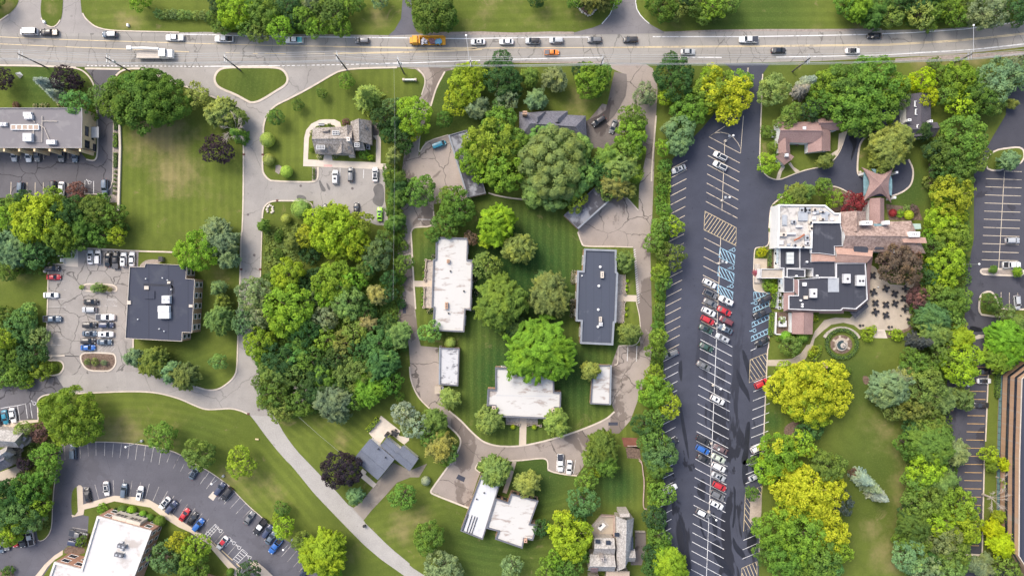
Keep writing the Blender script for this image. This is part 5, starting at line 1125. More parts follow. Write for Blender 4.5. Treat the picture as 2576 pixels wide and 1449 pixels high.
COL = dict(white=(.78,.78,.78), silver=(.42,.44,.46), grey=(.15,.155,.165), black=(.018,.018,.022), blue=(.02,.12,.42), navy=(.03,.045,.10), red=(.48,.02,.03), maroon=(.16,.04,.05), teal=(.01,.20,.30), lime=(.30,.68,.05),
           slate=(.10,.14,.19), orange=(.80,.22,.02), green=(.03,.075,.06), pale_green=(.50,.56,.46), dusky=(.16,.10,.10), tan=(.35,.28,.2))
KN = {'sedan': 'sedan', 'suv': 'suv', 'pickup': 'pickup truck', 'van': 'van'}
def car(x, y, ang, kind, colour, place, group, extra='', sc=1.0, tail=''):
    d_ = carmesh(kind); c = (*COL[colour], 1)
    r = empty({'sedan': 'sedan_car', 'suv': 'suv_car', 'pickup': 'pickup_truck', 'van': 'cargo_van'}[kind], x, y, .035, -R(ang)); r.scale = (sc, sc, sc)
    part('body', d_['body'], r, c=c); part('window_glass', d_['window_glass'], r)
    rc = (.015,.015,.018,1) if 'K' in extra else ((.7,.72,.74,1) if 'W' in extra else ((.6,.03,.05,1) if 'R' in extra else c))
    rp = part('roof_panel', d_['roof_panel'], r, c=rc)
    if 'S' in extra: part('sunroof', d_['sunroof'], rp)
    if 'P' in extra: part('panoramic_roof', d_['panoramic_roof'], rp)
    st = CT_[kind]['st']; fx_, rx = st[-2][0]-.05, st[0][0]+.05; wb = 1.4 if kind in ('sedan', 'suv') else 1.75; hw = st[3][1]-.09
    for px, sy in ((wb, 1), (wb, -1), (-wb, 1), (-wb, -1)): part('wheel', d_['wheel'], r, (px, sy*hw, .34))
    for sy in (-1, 1):
        part('headlight', d_['headlight'], r, (fx_, sy*.55, st[-2][2]-.02)); part('taillight', d_['taillight'], r, (rx+.02, sy*.62, st[1][2]-.12 if kind != 'pickup' else .9))
    if kind == 'pickup':
        if 'C' in extra: part('bed_cover', d_['bed_cover'], r, c=(.03,.035,.05,1))
        elif 'T' in extra: part('cargo_bed', d_['cargo_bed'], r); part('tarpaulin', d_['bed_cover'], r, (.35,0,-.1), (.03,.42,.46,1))
        elif 'L' in extra: part('cargo_bed', d_['cargo_bed'], r); part('load', d_['bed_cover'], r, (0,0,-.12), (.30,.24,.19,1))
        elif 'G' in extra: part('bed_cover', d_['bed_cover'], r, (0,0,-.05), (.12,.125,.135,1))
        else: part('cargo_bed', d_['cargo_bed'], r)
    nm = {'pale_green': 'pale green', 'dusky': 'dusky brown', 'teal': 'teal blue', 'lime': 'lime green', 'slate': 'slate blue', 'navy': 'dark blue', 'green': 'dark green'}.get(colour, colour)
    adj = {'P': ' with glass roof', 'S': ' with sunroof', 'K': ' with black roof', 'C': ' with black bed cover', 'T': ' with teal tarp', 'W': ' with pale roof', 'L': ' with loaded bed', 'R': ' with red roof', 'G': ' with grey bed cover'}.get(extra[:1], '')
    r.color = c; thing(r, nm+' '+KN[kind]+adj, {'sedan': 'car', 'suv': 'car', 'pickup': 'truck', 'van': 'van'}[kind], place, group)
    return r
CARS = '''driving left on the main road|vehicles on the main road|@00
380,412 180 van white;630,420 180 pickup black L;1385,445 180 suv slate W;2195,485 180 pickup white G;@10 250,500 180 pickup white;@10 1125,515 180 pickup white T;@10 1970,522 180 suv grey;@20 855,538 180 sedan white S;@20 1210,535 180 sedan white;@20 1535,525 180 suv silver K;@20 1830,520 180 suv silver;@20 2305,512 180 suv grey;@30 195,510 180 suv black;@30 1665,508 180 pickup white C;@40 675,460 178 sedan black
driving right on the main road|vehicles on the main road|@20
1775,668 0 pickup orange G .82;@30 910,660 0 sedan silver;@30 2040,645 0 sedan black P;@40 405,648 0 sedan white K
in the tan office lot|cars in the tan office lot|@01
195,485 90 sedan silver;375,488 90 sedan white;485,490 90 suv grey;785,490 90 suv grey;950,495 90 sedan slate;275,920 95 suv slate;680,905 90 suv black;787,915 90 sedan white;1325,890 90 suv slate
in the cottage lot|cars in the cottage lot|@11
1637,768 270 suv white S;1830,735 270 suv grey;2133,735 270 sedan white P;1510,1190 270 sedan black;1590,1215 90 pickup grey;1900,1175 270 sedan black;2190,1230 270 sedan lime S
by the old grey house and its apron|cars by the old house|@21
375,365 340 van teal . .8;2355,75 145 suv black;2540,140 110 sedan grey
in the centre rows of the dark lot|cars in the big dark lot|@31
1315,508 207 suv white P;1312,628 207 suv white P;@32 1180,642 27 suv white S;@32 1190,772 27 suv grey P;@32 1190,885 27 sedan grey;@32 1170,995 27 suv white S;@32 1158,1100 27 suv red;@32 1135,1208 27 sedan green P;@32 1140,1435 27 sedan green;@32 1385,855 207 suv white S;@32 1365,985 27 sedan red;@32 1385,1105 207 suv maroon;@32 1378,1210 207 sedan slate S;@32 1340,1320 207 suv silver S;@33 1105,215 27 sedan grey;@33 1280,640 27 suv white S;@33 1100,1140 27 suv black;@33 1095,1260 27 suv blue;@33 1110,1375 27 sedan black;@33 1315,1250 207 sedan dusky;@33 1290,1365 27 sedan pale_green;@34 1295,82 27 suv white;@34 1290,200 27 sedan silver S;@34 1305,322 27 suv red;@34 1280,430 27 suv grey;@34 1267,548 27 suv white S;@34 1100,660 27 suv grey W
in the east stalls of the dark lot|cars in the big dark lot|@32
1865,840 153 suv black;1830,1010 153 pickup black C;1835,1365 153 sedan black;@33 1825,435 333 suv red;@33 1780,1235 333 suv white;@34 1750,200 333 sedan silver
in the west stalls of the dark lot|cars in the big dark lot|@31
798,668 158 sedan silver S;@33 700,62 158 suv grey;@33 700,1170 335 sedan black;@34 690,352 335 sedan white
in the blue roofed office lot|cars in the blue roofed office lot|@02
1145,315 270 sedan white S;1240,315 270 suv white;1362,345 270 sedan black;1462,350 270 pickup black C;1560,345 270 suv white S;1662,338 270 sedan white;672,455 0 suv black;685,563 0 sedan red;652,787 0 sedan white;675,1082 0 pickup slate;1150,872 0 sedan black;1130,967 180 suv silver;1335,1062 0 pickup white C;1137,1158 0 suv black;1347,1160 0 suv navy;1135,1265 0 sedan slate S;1340,1272 0 suv white S;1122,1358 0 suv black;1318,1370 0 sedan slate;1113,1440 0 sedan blue
at the west end of the side street|cars at the west end of the street|@03
-20,890 80 suv grey;82,855 80 sedan teal;180,833 80 sedan white
in the curved lot|cars in the curved lot|@03
930,1285 268 suv slate;@04 1110,430 260 sedan black;@04 1345,350 85 sedan white P;@04 1565,375 275 suv slate;@04 1765,408 280 suv white S;@04 2070,530 130 sedan white P;@04 2155,580 310 suv navy;@04 2315,675 305 sedan red;@04 2415,725 305 sedan black;@04 2490,800 310 suv blue;@04 2435,150 300 sedan slate P;@14 200,352 305 suv navy;@14 290,415 125 suv black;@14 565,715 305 sedan grey;@14 700,822 125 pickup black W;@14 792,880 305 suv navy;@14 832,962 305 sedan slate;@14 890,1062 128 pickup blue;@14 230,1022 128 sedan white R;@14 1250,1390 300 sedan navy P
on the short spur of the curved lot|cars in the curved lot|@04
1000,918 12 pickup grey C;960,1025 12 suv navy
in the bottom left corner row|cars in the curved lot|@04
25,1060 80 suv slate;95,1030 80 suv grey;200,990 80 suv red;295,968 80 pickup black;400,945 260 pickup silver
in the south courtyard bay|cars in the courtyard bay|@24
1880,30 90 pickup white C;1992,85 95 sedan white
in the far east lot|cars in the far east lot|@42
2395,108 0 suv silver;2385,412 0 pickup white;2450,880 85 suv silver;@43 2040,405 0 sedan white K;@43 2010,705 180 sedan black;@43 2065,290 0 sedan black'''
ls = CARS.split('\n')
for i in range(0, len(ls), 2):
    place, grp, t0 = ls[i].split('|')
    for e in ls[i+1].split(';'):
        tk = e.split(); tile = t0
        if tk[0][0] == '@': tile = tk.pop(0)
        x, y = pl(tile+' '+tk[0])[0]; ex = tk[4] if len(tk) > 4 else ''; sc = float(tk[5]) if len(tk) > 5 else 1.0
        try: sc = float(ex); ex = ''
        except ValueError: pass
        car(x, y, float(tk[1]), tk[2], tk[3], place, grp, ex.replace('.', ''), sc*{'pickup': .845, 'van': .88}.get(tk[2], .815)*rnd.uniform(.97, 1.03))
# orange flatbed with crushed scrap cars
x, y = pl('@20 228,530')[0]; r = empty('flatbed_truck', x, y, .03, math.pi); r.scale = (.86, .9, .9)
om = plain('truck_orange', (.68,.32,.02), .45, .4)
b = MB(); b.box(0, 0, .75, 10.6, 1.0, .35); b.build('chassis', blackm, r)
b = MB(); b.box(3.6, 0, 1.75, 1.7, 2.3, 1.9, 0, 0, .9); b.box(4.7, 0, 1.35, 1.2, 1.8, 1.0, 0, 0, .92); b.box(3.6, 0, 2.75, 1.2, 1.9, .15); c_ = b.build('cab', om, r)
b = MB(); b.box(4.42, 0, 2.15, .12, 1.9, .6); b.build('windshield', glassd, c_)
b = MB(); b.box(-1.4, 0, 1.0, 7.6, 2.4, .14); b.box(-1.2, -1.15, 1.7, 7.6, .3, .35); b.box(-4.9, 0, 1.25, 1.2, 2.4, .3); b.box(2.3, 0, 1.9, .3, 2.3, 1.6); b.build('flatbed', om, r)
for k, (cx_, cm) in enumerate(((1.0, plain('scrap_silver', (.42,.42,.47), .6, .4, .2, .5, 2)), (-1.3, plain('scrap_maroon', (.22,.12,.14), .6, .4, .2, .5, 2)), (-3.3, plain('scrap_blue', (.15,.35,.5), .6, .4, .2, .5, 2)))):
    b = MB(); rr = random.Random(k)
    for j in range(9): b.box(cx_+rr.uniform(-.7,.7), rr.uniform(-.2,.8), 1.3+rr.uniform(0,.7), rr.uniform(.5,1.2), rr.uniform(.4,1.0), rr.uniform(.2,.5), rr.uniform(0,3))
    b.build('crushed_car', cm, r)
w_ = carmesh('sedan')['wheel']
for px in (4.3, 1.2, -2.6, -3.8):
    for sy in (-1, 1): o = part('wheel', w_, r, (px, sy*1.0, .48)); o.scale = (1.4, 1.6, 1.4)
thing(r, 'orange flatbed truck carrying crushed scrap cars', 'truck', 'on the main road')
# white utility truck with long white boom
x, y = pl('@00 1925,690')[0]; r = empty('utility_truck', x, y, .03, 0)
b = MB(); b.box(4.6, -.1, 1.2, 1.9, 2.1, 1.2, 0, 0, .92); b.box(3.1, -.1, 1.55, 1.8, 2.2, 2.1, 0, 0, .93); c_ = b.build('cab', white, r)
b = MB(); b.box(3.95, -.1, 2.0, .1, 1.8, .6, 0, 0); b.build('windshield', glassd, c_)
b = MB(); b.box(-.9, -.2, 1.1, 6.0, 2.1, .9); b.build('cargo_body', plain('beige_body', (.50,.44,.38), .6, .4), r)
b = MB(); b.tube([(-5.6, 1.0, 2.5), (-1.5, 1.0, 2.5), (2.4, .8, 2.6)], [.28, .34, .34], 8); b.box(-5.2, 1.0, 2.5, 1.2, .9, .9); b.build('boom', white, r)
for px in (3.9, -1.2, -2.6):
    for sy in (-1, 1): o = part('wheel', w_, r, (px, sy*.9-.1, .42)); o.scale = (1.25, 1.3, 1.25)
thing(r, 'white utility truck with long boom over its beige body', 'truck', 'driving right on the main road')

# ================================================================ POLES, WIRES, LAMPS
PB = [pp(-160, 165)]+[pl(s)[0] for s in ('@00 590,850', '@00 1622,895', '@10 450,888', '@10 1768,865', '@10 2488,920', '@20 790,930', '@20 2350,905', '@30 2220,900', '@40 1570,850', '@40 2380,770')]+[pp(2760, 100)]
HP = 12.0; tops = []
arms = [(11.4, 2.4), (10.2, 2.2)]
for i, (x, y) in enumerate(PB):
    a = PB[min(i+1, len(PB)-1)]; c = PB[max(i-1, 0)]; an = math.atan2(a[1]-c[1], a[0]-c[0])+math.pi/2
    r = empty('utility_pole', x, y); b = MB(); b.tube([(0,0,0), (0,0,HP)], [.20, .13], 8); b.build('pole', woodm, r)
    for z, l in arms:
        b = MB(); b.box(.0, 0, z, l, .12, .14, an); b.build('crossarm', metalg, r)
        for k in (-1, 0, 1):
            q = MB(); q.cyl(math.cos(an)*k*l*.44, math.sin(an)*k*l*.44, z+.05, z+.3, .06, None, 6); q.build('insulator', conc, r)
    if i in (2, 5, 8): b = MB(); b.cyl(.4, 0, 8.2, 9.4, .28, None, 10); b.build('transformer', metalg, r)
    thing(r, 'dark wooden utility pole with two crossarms', 'utility pole', 'along the main road', 'utility poles along the main road'); tops.append(an)
for j, (z, off) in enumerate(((11.7, -1.05), (11.7, 0.0), (11.7, 1.05), (10.5, -.95), (10.5, .95), (7.5, 0.1), (6.8, -.1))):
    b = MB()
    for i in range(len(PB)-1):
        a = (PB[i][0]+math.cos(tops[i])*off, PB[i][1]+math.sin(tops[i])*off); c = (PB[i+1][0]+math.cos(tops[i+1])*off, PB[i+1][1]+math.sin(tops[i+1])*off)
        pts = [(a[0]+(c[0]-a[0])*t/6, a[1]+(c[1]-a[1])*t/6, z-.5*(1-(t/3-1)**2)) for t in range(7)]; b.tube(pts, .036, 4, cap=False)
    o = b.build('power_line', wirem); thing(o, 'thin power line strung between the utility poles', 'cable', 'along the main road', 'power lines along the main road', 0, j)
b = MB(); b.tube([(*pl('@10 2360,780', 10)[0], 10), (*pl('@11 2375,250', 9)[0], 9), (*pl('@12 2350,850', 9)[0], 9)], .015, 4); thing(b.build('power_line', wirem), 'single wire running south through the dark trees', 'cable', '', x=0, y=0)
b = MB(); b.tube([(*pl('@13 1165,850', 5)[0], 5), (*pl('@13 1400,1060', 5)[0], 5), (*pl('@13 1670,1285', 5)[0], 5)], .022, 4); thing(b.build('power_line', wirem), 'single service wire crossing the striped lawn', 'cable', 'west of the blue grey house', x=0, y=0)
def lamp(s, h, desc, place, arm=None, col_=conc, grp=None, head=.28):
    x, y = pl(s)[0]; r = empty('street_lamp', x, y); b = MB(); b.cyl(0, 0, 0, .7, .32, None, 14); b.build('base', col_, r)
    b = MB(); b.tube([(0,0,.6), (0,0,h)], [.09, .06], 6); b.build('pole', metalg, r)
    dx, dy = arm or (0, 0); 
    if arm: b = MB(); b.tube([(0,0,h-.1), (dx,dy,h+.1)], .05, 5); b.build('arm', metalg, r)
    b = MB(); b.sphere(dx, dy, h+.15, head, .16); b.build('lamp_head', white, r); thing(r, desc, 'street lamp', place, grp)
for s in ('@31 1380,318', '@31 1336,1058', '@32 1297,392', '@32 1266,1142', '@33 1228,460', '@33 1205,1185', '@34 1175,640'):
    lamp(s, 7.5, 'slim lamp post on a round base', 'on the dark lot spine', None, conc, 'lamp posts along the dark lot spine')
lamp('@03 1778,1152', 5, 'short dark lamp post', 'by the curved lot', (-1.8, -.6), metalg, 'lamp posts round the curved lot'); lamp('@14 238,195', 5, 'short dark lamp post', 'by the curved lot', (-1.2, -.9), metalg, 'lamp posts round the curved lot'); lamp('@14 1100,990', 5, 'short dark lamp post', 'by the curved lot', (-1, -1), metalg, 'lamp posts round the curved lot')
lamp('@40 1670,780', 9, 'tall street lamp reaching over the road', 'at the east end of the main road', (-.1, 6.5), woodm); lamp('@20 770,900', 9, 'tall street lamp reaching over the road', 'in front of the lime green tree', (-.8, 6.5), woodm)
lamp('@42 1790,410', 7, 'lamp post with white head', 'at the west edge of the far east lot', None, conc); lamp('@43 1690,430', 6, 'lamp post with white head', 'on the narrow east drive', None, conc)
# shrub-like odds and ends -------------------------------------------------
def bx(name, s, dims, a, m, desc, cat, place='', z=None, grp=None, cap=None):
    x, y = pl(s)[0]; lx, ly, lz = dims; b = MB(); b.box(x, y, lz/2, lx, ly, lz, R(a), 0, .96)
    if cap: b.box(x, y, lz+.04, lx*1.08, ly*1.08, .08, R(a), 1)
    return thing(b.build(name, [m, cap or m]), desc, cat, place, grp, x, y)
x, y = pl('@10 2490,1010')[0]; r = empty('monument_sign', x+1.5, y); b = MB(); b.box(0, 0, .55, 2.6, .35, 1.1, 0, 0); b.build('panel', white, r)
for k in (-1, 1): b = MB(); b.box(k*1.55, 0, .65, .55, .55, 1.3); b.build('pier', conc, r)
thing(r, 'low white monument sign between two pale piers', 'sign', '')
bx('mailbox', '@14 1997,815', (.7, .5, 1.1), 20, blackm, 'black mailbox at the lane junction', 'mailbox')
bx('yard_sign', '@13 655,1132', (.9, .35, .4), -10, yellowpaint, 'small bright yellow marker lying on the grass', 'sign', 'west of the lane')
bx('transformer_box', '@02 2030,340', (1.0, 1.2, 1.2), 0, plain('green_box', (.16,.20,.17), .6), 'green grey transformer box', 'utility box', 'north of the blue roofed office', cap=blackm)
bx('garden_bench', '@43 65,210', (1.3, 1.6, .5), 0, plain('pink_stone2', (.55,.38,.33), .8), 'pinkish stone bench block', 'bench', 'by the round fountain garden')
bx('picnic_bench', '@04 530,742', (1.5, 1.3, .5), 15, plain('pale_wood', (.55,.42,.30), .8), 'pale hexagonal wooden picnic table', 'table', 'at the edge of the woods')
bx('yard_box', '@00 563,285', (.55, .7, .7), 20, white, 'tiny white box sign on the grass lobe', 'sign'); bx('yard_box', '@00 1605,325', (.5, .7, .7), 0, white, 'tiny white box sign on the north lawn', 'sign')
x, y = pl('@00 252,945')[0]; b = MB(); b.tube([(x, y, 0), (x, y, 2.0)], [.9, .02], 4); thing(b.build('garden_pyramid', white), 'small white pyramid on the striped front lawn', 'sculpture', '', x=x, y=y)
x, y = pl('@02 875,285')[0]; r = empty('skip_container', x, y); b = MB()
for dx, dy, lx, ly in ((0, .75, 1.9, .12), (0, -.75, 1.9, .12), (.95, 0, .12, 1.6), (-.95, 0, .12, 1.6)): b.box(dx, dy, .7, lx, ly, 1.3)
b.build('body', greenm, r); b = MB(); b.box(-.1, -.1, .95, 1.6, 1.3, .05); b.build('lid', blackm, r); thing(r, 'lime green waste skip with black lid', 'skip', 'in the lot corner enclosure')
b = MB(); b.ribbon(pl('@02 935,228 935,320'), .35, 0, 1.5); b.ribbon(pl('@02 765,300 830,300'), .2, 0, 1.5); b.ribbon(pl('@02 800,330 795,375'), .2, 0, 1.5); thing(b.build('bin_enclosure', white), 'white screen walls round the waste skip', 'wall', '', x=-100, y=0)
x, y = pl('@02 570,488')[0]; b = MB(); b.sphere(x, y, .35, .5, .4); thing(b.build('boulder', conc), 'pale round boulder by the black car', 'rock', 'at the west edge of the lot', x=x, y=y)
r_ = random.Random(11)
def rocks(s, desc, place, m=stonem, n=None, sc=1):
    pts = pl(s); b = MB()
    for (x0, y0), (x1, y1) in zip(pts, pts[1:]):
        l = math.hypot(x1-x0, y1-y0); k = int(l/.75)+1
        for i in range(k): t = i/k; b.sphere(x0+(x1-x0)*t+r_.uniform(-.1,.1), y0+(y1-y0)*t+r_.uniform(-.1,.1), .12, r_.uniform(.25,.42)*sc, .3*sc, 6, 4)
    x, y = pts[0]; thing(b.build('stone_edging', m), desc, 'stone edging', place, x=x, y=y)
pale = plain('pale_boulders', (.60,.54,.47), .9, .2, 0, .25, 2)
rocks('@20 2060,40 2100,90 2160,160 2230,200 2280,180 2330,110 2400,100 2520,75', 'pale boulders edging the mulch bed', 'at the north roadside', pale)
rocks('@11 785,1200 780,1140 815,1115 850,1135 850,1190 830,1220', 'horseshoe of pale boulders', 'on the lawn south of the cottage lot entrance', pale)
sheet('mulch_bed', '@20 2050,-60 2075,40 2150,150 2230,195 2300,150 2330,90 2380,-60', .02, mulchm)
b = MB(); b.tube([(*pl('@20 2185,107')[0], .8), (*pl('@20 2270,107')[0], .8)], .08, 5); b.tube([(*pl('@20 2230,60')[0], .8), (*pl('@20 2230,107')[0], .8)], .08, 5); thing(b.build('road_sign', white), 'thin white sign frame standing in the mulch bed', 'sign', '', x=0, y=70)
# parking lot hatch debris / drains
for s, z in (('@31 1435,250','in the arc marking'), ('@31 1387,1015','by the second lamp post'), ('@32 1350,363','by the third lamp post')):
    x, y = pl(s)[0]; b = MB(); b.box(x, y, .045, .55, .55, .02); struct(b.build('drain_cover', metalg))
for s in ('@11 488,483', '@11 725,485', '@11 905,1057', '@12 455,465', '@12 693,465', '@13 545,818'):
    x, y = pl(s)[0]; b = MB(); b.box(x, y, .1, .6, .5, .16); struct(b.build('drain_cover', plain('rust_grate', (.13,.06,.05), .9)))
for s in ('@11 1198,873', '@11 1843,907', '@12 618,288', '@11 540,1232', '@13 675,768'):
    x, y = pl(s)[0]; b = MB(); b.cyl(x, y, .03, .045, .34, None, 14); struct(b.build('manhole_cover', plain('iron_cover', (.13,.11,.11), .8)))
# wet patches on paving
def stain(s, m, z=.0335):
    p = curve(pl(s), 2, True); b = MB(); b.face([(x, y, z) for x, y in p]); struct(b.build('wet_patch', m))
wetm = plain('damp_asphalt', (.115,.11,.108), .6, .3, 0, .2)
for s in ('@11 1420,810 1440,795 1470,860 1520,930 1490,952 1450,930', '@11 1515,830 1540,850 1572,910 1555,935 1530,905', '@11 1145,985 1240,990 1280,1040 1220,1045 1150,1040', '@11 2090,900 2180,830 2240,880 2240,1130 2150,1130 2080,1060 2130,990'): stain(s, wetm)
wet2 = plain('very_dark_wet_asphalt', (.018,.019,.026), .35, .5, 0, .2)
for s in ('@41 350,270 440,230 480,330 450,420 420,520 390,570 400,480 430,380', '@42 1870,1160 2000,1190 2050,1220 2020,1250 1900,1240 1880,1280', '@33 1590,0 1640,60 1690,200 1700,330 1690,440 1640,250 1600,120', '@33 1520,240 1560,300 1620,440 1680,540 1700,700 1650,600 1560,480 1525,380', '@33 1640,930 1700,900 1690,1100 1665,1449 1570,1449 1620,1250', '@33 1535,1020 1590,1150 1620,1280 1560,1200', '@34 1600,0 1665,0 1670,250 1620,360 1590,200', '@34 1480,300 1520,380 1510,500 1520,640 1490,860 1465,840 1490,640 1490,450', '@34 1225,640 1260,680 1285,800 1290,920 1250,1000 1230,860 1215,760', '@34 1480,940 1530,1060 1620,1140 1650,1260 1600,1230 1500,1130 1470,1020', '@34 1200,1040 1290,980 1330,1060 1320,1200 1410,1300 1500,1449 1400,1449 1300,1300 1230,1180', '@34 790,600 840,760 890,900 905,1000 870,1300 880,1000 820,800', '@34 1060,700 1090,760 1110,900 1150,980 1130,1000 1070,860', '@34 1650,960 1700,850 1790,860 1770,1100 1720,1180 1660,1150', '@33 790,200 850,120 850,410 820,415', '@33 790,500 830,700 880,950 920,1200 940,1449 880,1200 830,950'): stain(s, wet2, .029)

# patio tables: round table, four chairs, folded parasol
def garden_set(parasol):
    r = empty('patio_table_set', 0, 0); b = MB(); b.cyl(0, 0, .70, .75, .62, None, 16); b.cyl(0, 0, 0, .7, .05, None, 6); b.build('table', blackm, r)
    for k in range(4):
        a = k*math.pi/2+.3; c, q = math.cos(a), math.sin(a); b = MB(); b.box(.74*c, .74*q, .42, .58, .62, .07, a); b.box(1.0*c, 1.0*q, .7, .12, .6, .5, a)
        for e in (-1, 1): b.box(.75*c-e*.2*q, .75*q+e*.2*c, .2, .05, .05, .4, a); b.box(1.15*c-e*.2*q, 1.15*q+e*.2*c, .2, .05, .05, .4, a); b.box(.97*c-e*.28*q, .97*q+e*.28*c, .6, .5, .06, .05, a)
        b.build('chair', blackm, r)
    if parasol: b = MB(); b.tube([(0,0,0),(0,0,1.2)], .04, 5); b.tube([(0,0,1.1),(0,0,1.4),(0,0,2.4),(0,0,2.6)], [.05,.2,.12,.02], 8); b.build('parasol', plain('folded_green_canvas', (.12,.17,.14), .8), r)
    return r
gp = {0: garden_set(0), 1: garden_set(1)}; used = {0: 0, 1: 0}
for s, pz in (('655,540',0),('820,705',0),('1065,705',1),('665,750',0),('930,770',0),('1045,830',1),('690,885',0),('820,905',0),('935,890',0),('1060,955',1),('690,995',0),('820,1035',0),('1120,1100',1)):
    g = gp[pz]
    if used[pz]:
        n = g.copy(); col.objects.link(n)
        for ch in g.children: c = ch.copy(); col.objects.link(c); c.parent = n
        g = n
    used[pz] += 1; x, y = pl('@42 '+s)[0]; g.location = (x, y, .06); g.rotation_euler.z = rnd.uniform(0, 1.5); g.scale = (.86, .86, .9)
    thing(g, 'black patio table set'+(' and folded parasol' if pz else ''), 'table set', 'on the clubhouse patio', 'table sets on the clubhouse patio')
# fountain
r = empty('fountain', fx-.1, fy-.2); b = MB()
o = ring(0, 0, 1.35, .28, 0, .55, stonem, 'basin'); o.parent = r
b = MB(); b.cyl(0, 0, .05, .35, 1.3, None, 24); b.build('water', plain('dark_pool_water', (.05,.08,.09), .08, .6), r)
b = MB(); b.cyl(0, 0, .3, 1.3, .2, .12, 10); b.cyl(0, 0, 1.3, 1.4, .3, .7, 18); b.cyl(0, 0, 1.4, 1.9, .1, .08, 8); b.sphere(0, 0, 1.95, .15); b.build('pedestal', stonem, r)
thing(r, 'round stone fountain with a tiered pedestal', 'fountain', 'in the middle of the circular garden')
x, y = pl('@42 320,1375')[0]; b = MB(); b.box(x, y, .3, 1.0, .4, .45, R(-40)); thing(b.build('garden_bench', conc), 'small pale stone bench', 'bench', 'next to the round fountain', x=x, y=y)
b = MB(); b.ribbon([(fx+5.1*math.cos(R(a)), fy-.3+4.6*math.sin(R(a))) for a in range(25, 160, 8)], .7, 0, .35); thing(b.build('curved_wall', stonem), 'curved stone wall behind the round garden', 'wall', '', x=fx, y=fy+4)
for s in ('@42 500,1163', '@42 858,1182'): 
    x, y = pl(s)[0]; b = MB(); b.cyl(x, y, 0, .5, .22, .32, 12); b.sphere(x, y, .6, .32, .22); b.sphere(x+.9, y, .25, .3, .15, 8, 5); thing(b.build('planter', blackm), 'round dark planter pot', 'planter', 'by the patio garden wall', 'planters by the patio wall', x, y)
for s in ('@42 727,685', '@42 1012,1040'): 
    x, y = pl(s)[0]; b = MB(); b.cyl(x, y, .06, .5, .16, None, 8); thing(b.build('patio_heater_base', blackm if '1012' in s else white), 'small '+('black' if '1012' in s else 'white')+' bollard on the patio', 'bollard', '', x=x, y=y)
bx('flower_box', '@32 1780,440', (1.4, 1.8, .5), 0, stonem, 'stone flower box of dark shrubs', 'planter', 'north of the entry flowers'); bx('flower_box', '@32 1775,600', (1.6, 1.6, .5), 0, stonem, 'stone flower box with a green shrub', 'planter', 'south of the entry flowers')
x, y = pl('@41 497,708')[0]; b = MB(); b.cyl(x, y, .05, .8, .3, .35, 12); b.sphere(x, y, .85, .3, .2); thing(b.build('planter', conc), 'pale urn at the corner of the drive island', 'planter', '', x=x, y=y)
# ================================================================ TREES
def cards(pos, nrm, sz, el, g, tint, lobe, name):
    """leaf sprays: one small bent quad each. pos/nrm (n,3); el = elongation direction or None"""
    n = len(pos)
    t = g.normal(size=(n,3)) if el is None else el+g.normal(size=(n,3))*.35
    t -= nrm*np.sum(t*nrm, 1, keepdims=True); t /= np.linalg.norm(t, axis=1, keepdims=True)+1e-9
    b_ = np.cross(nrm, t); sx = sz[:,None]*(1.0 if el is None else 1.45); sy = sz[:,None]*(.8 if el is None else .5)
    k = nrm*sz[:,None]*.18
    V = np.stack([pos-t*sx*.5+k*0-b_*sy*.15, pos-b_*sy*.5-k, pos+t*sx*.5, pos+b_*sy*.5-k], 1).reshape(-1,3).astype(np.float32)
    me = bpy.data.meshes.new(name); me.vertices.add(4*n); me.vertices.foreach_set('co', V.ravel())
    me.loops.add(4*n); me.loops.foreach_set('vertex_index', np.arange(4*n, dtype=np.int32)); me.polygons.add(n)
    me.polygons.foreach_set('loop_start', np.arange(0, 4*n, 4, dtype=np.int32)); me.update(calc_edges=True)
    for nm, a in (('tint', tint), ('lobe', lobe)):
        at = me.attributes.new(nm, 'FLOAT', 'FACE'); at.data.foreach_set('value', a.astype(np.float32))
    me.materials.append(leafm); return me
def unit(v): return v/(np.linalg.norm(v, axis=-1, keepdims=True)+1e-9)
def fib(n, g, zmin):
    i = np.arange(n)+.5; z = 1-(1-zmin)*i/n; a = i*2.39996+g.uniform(0,6)
    r_ = np.sqrt(1-z*z); return unit(np.stack([r_*np.cos(a), r_*np.sin(a), z], 1)+g.normal(size=(n,3))*.12)
SIZES = [1.4, 2.8, 5.2, 8.8]
def heightof(kind, Rr):
    return {'c': 2.4*Rr+3.5, 'u': 1.25*Rr+.4, 'h': 1.9*Rr, 'x': 1.2*Rr+4}.get(kind, 1.15*Rr+3.6 if Rr > 2 else 2.2*Rr+.6)
CR = {}
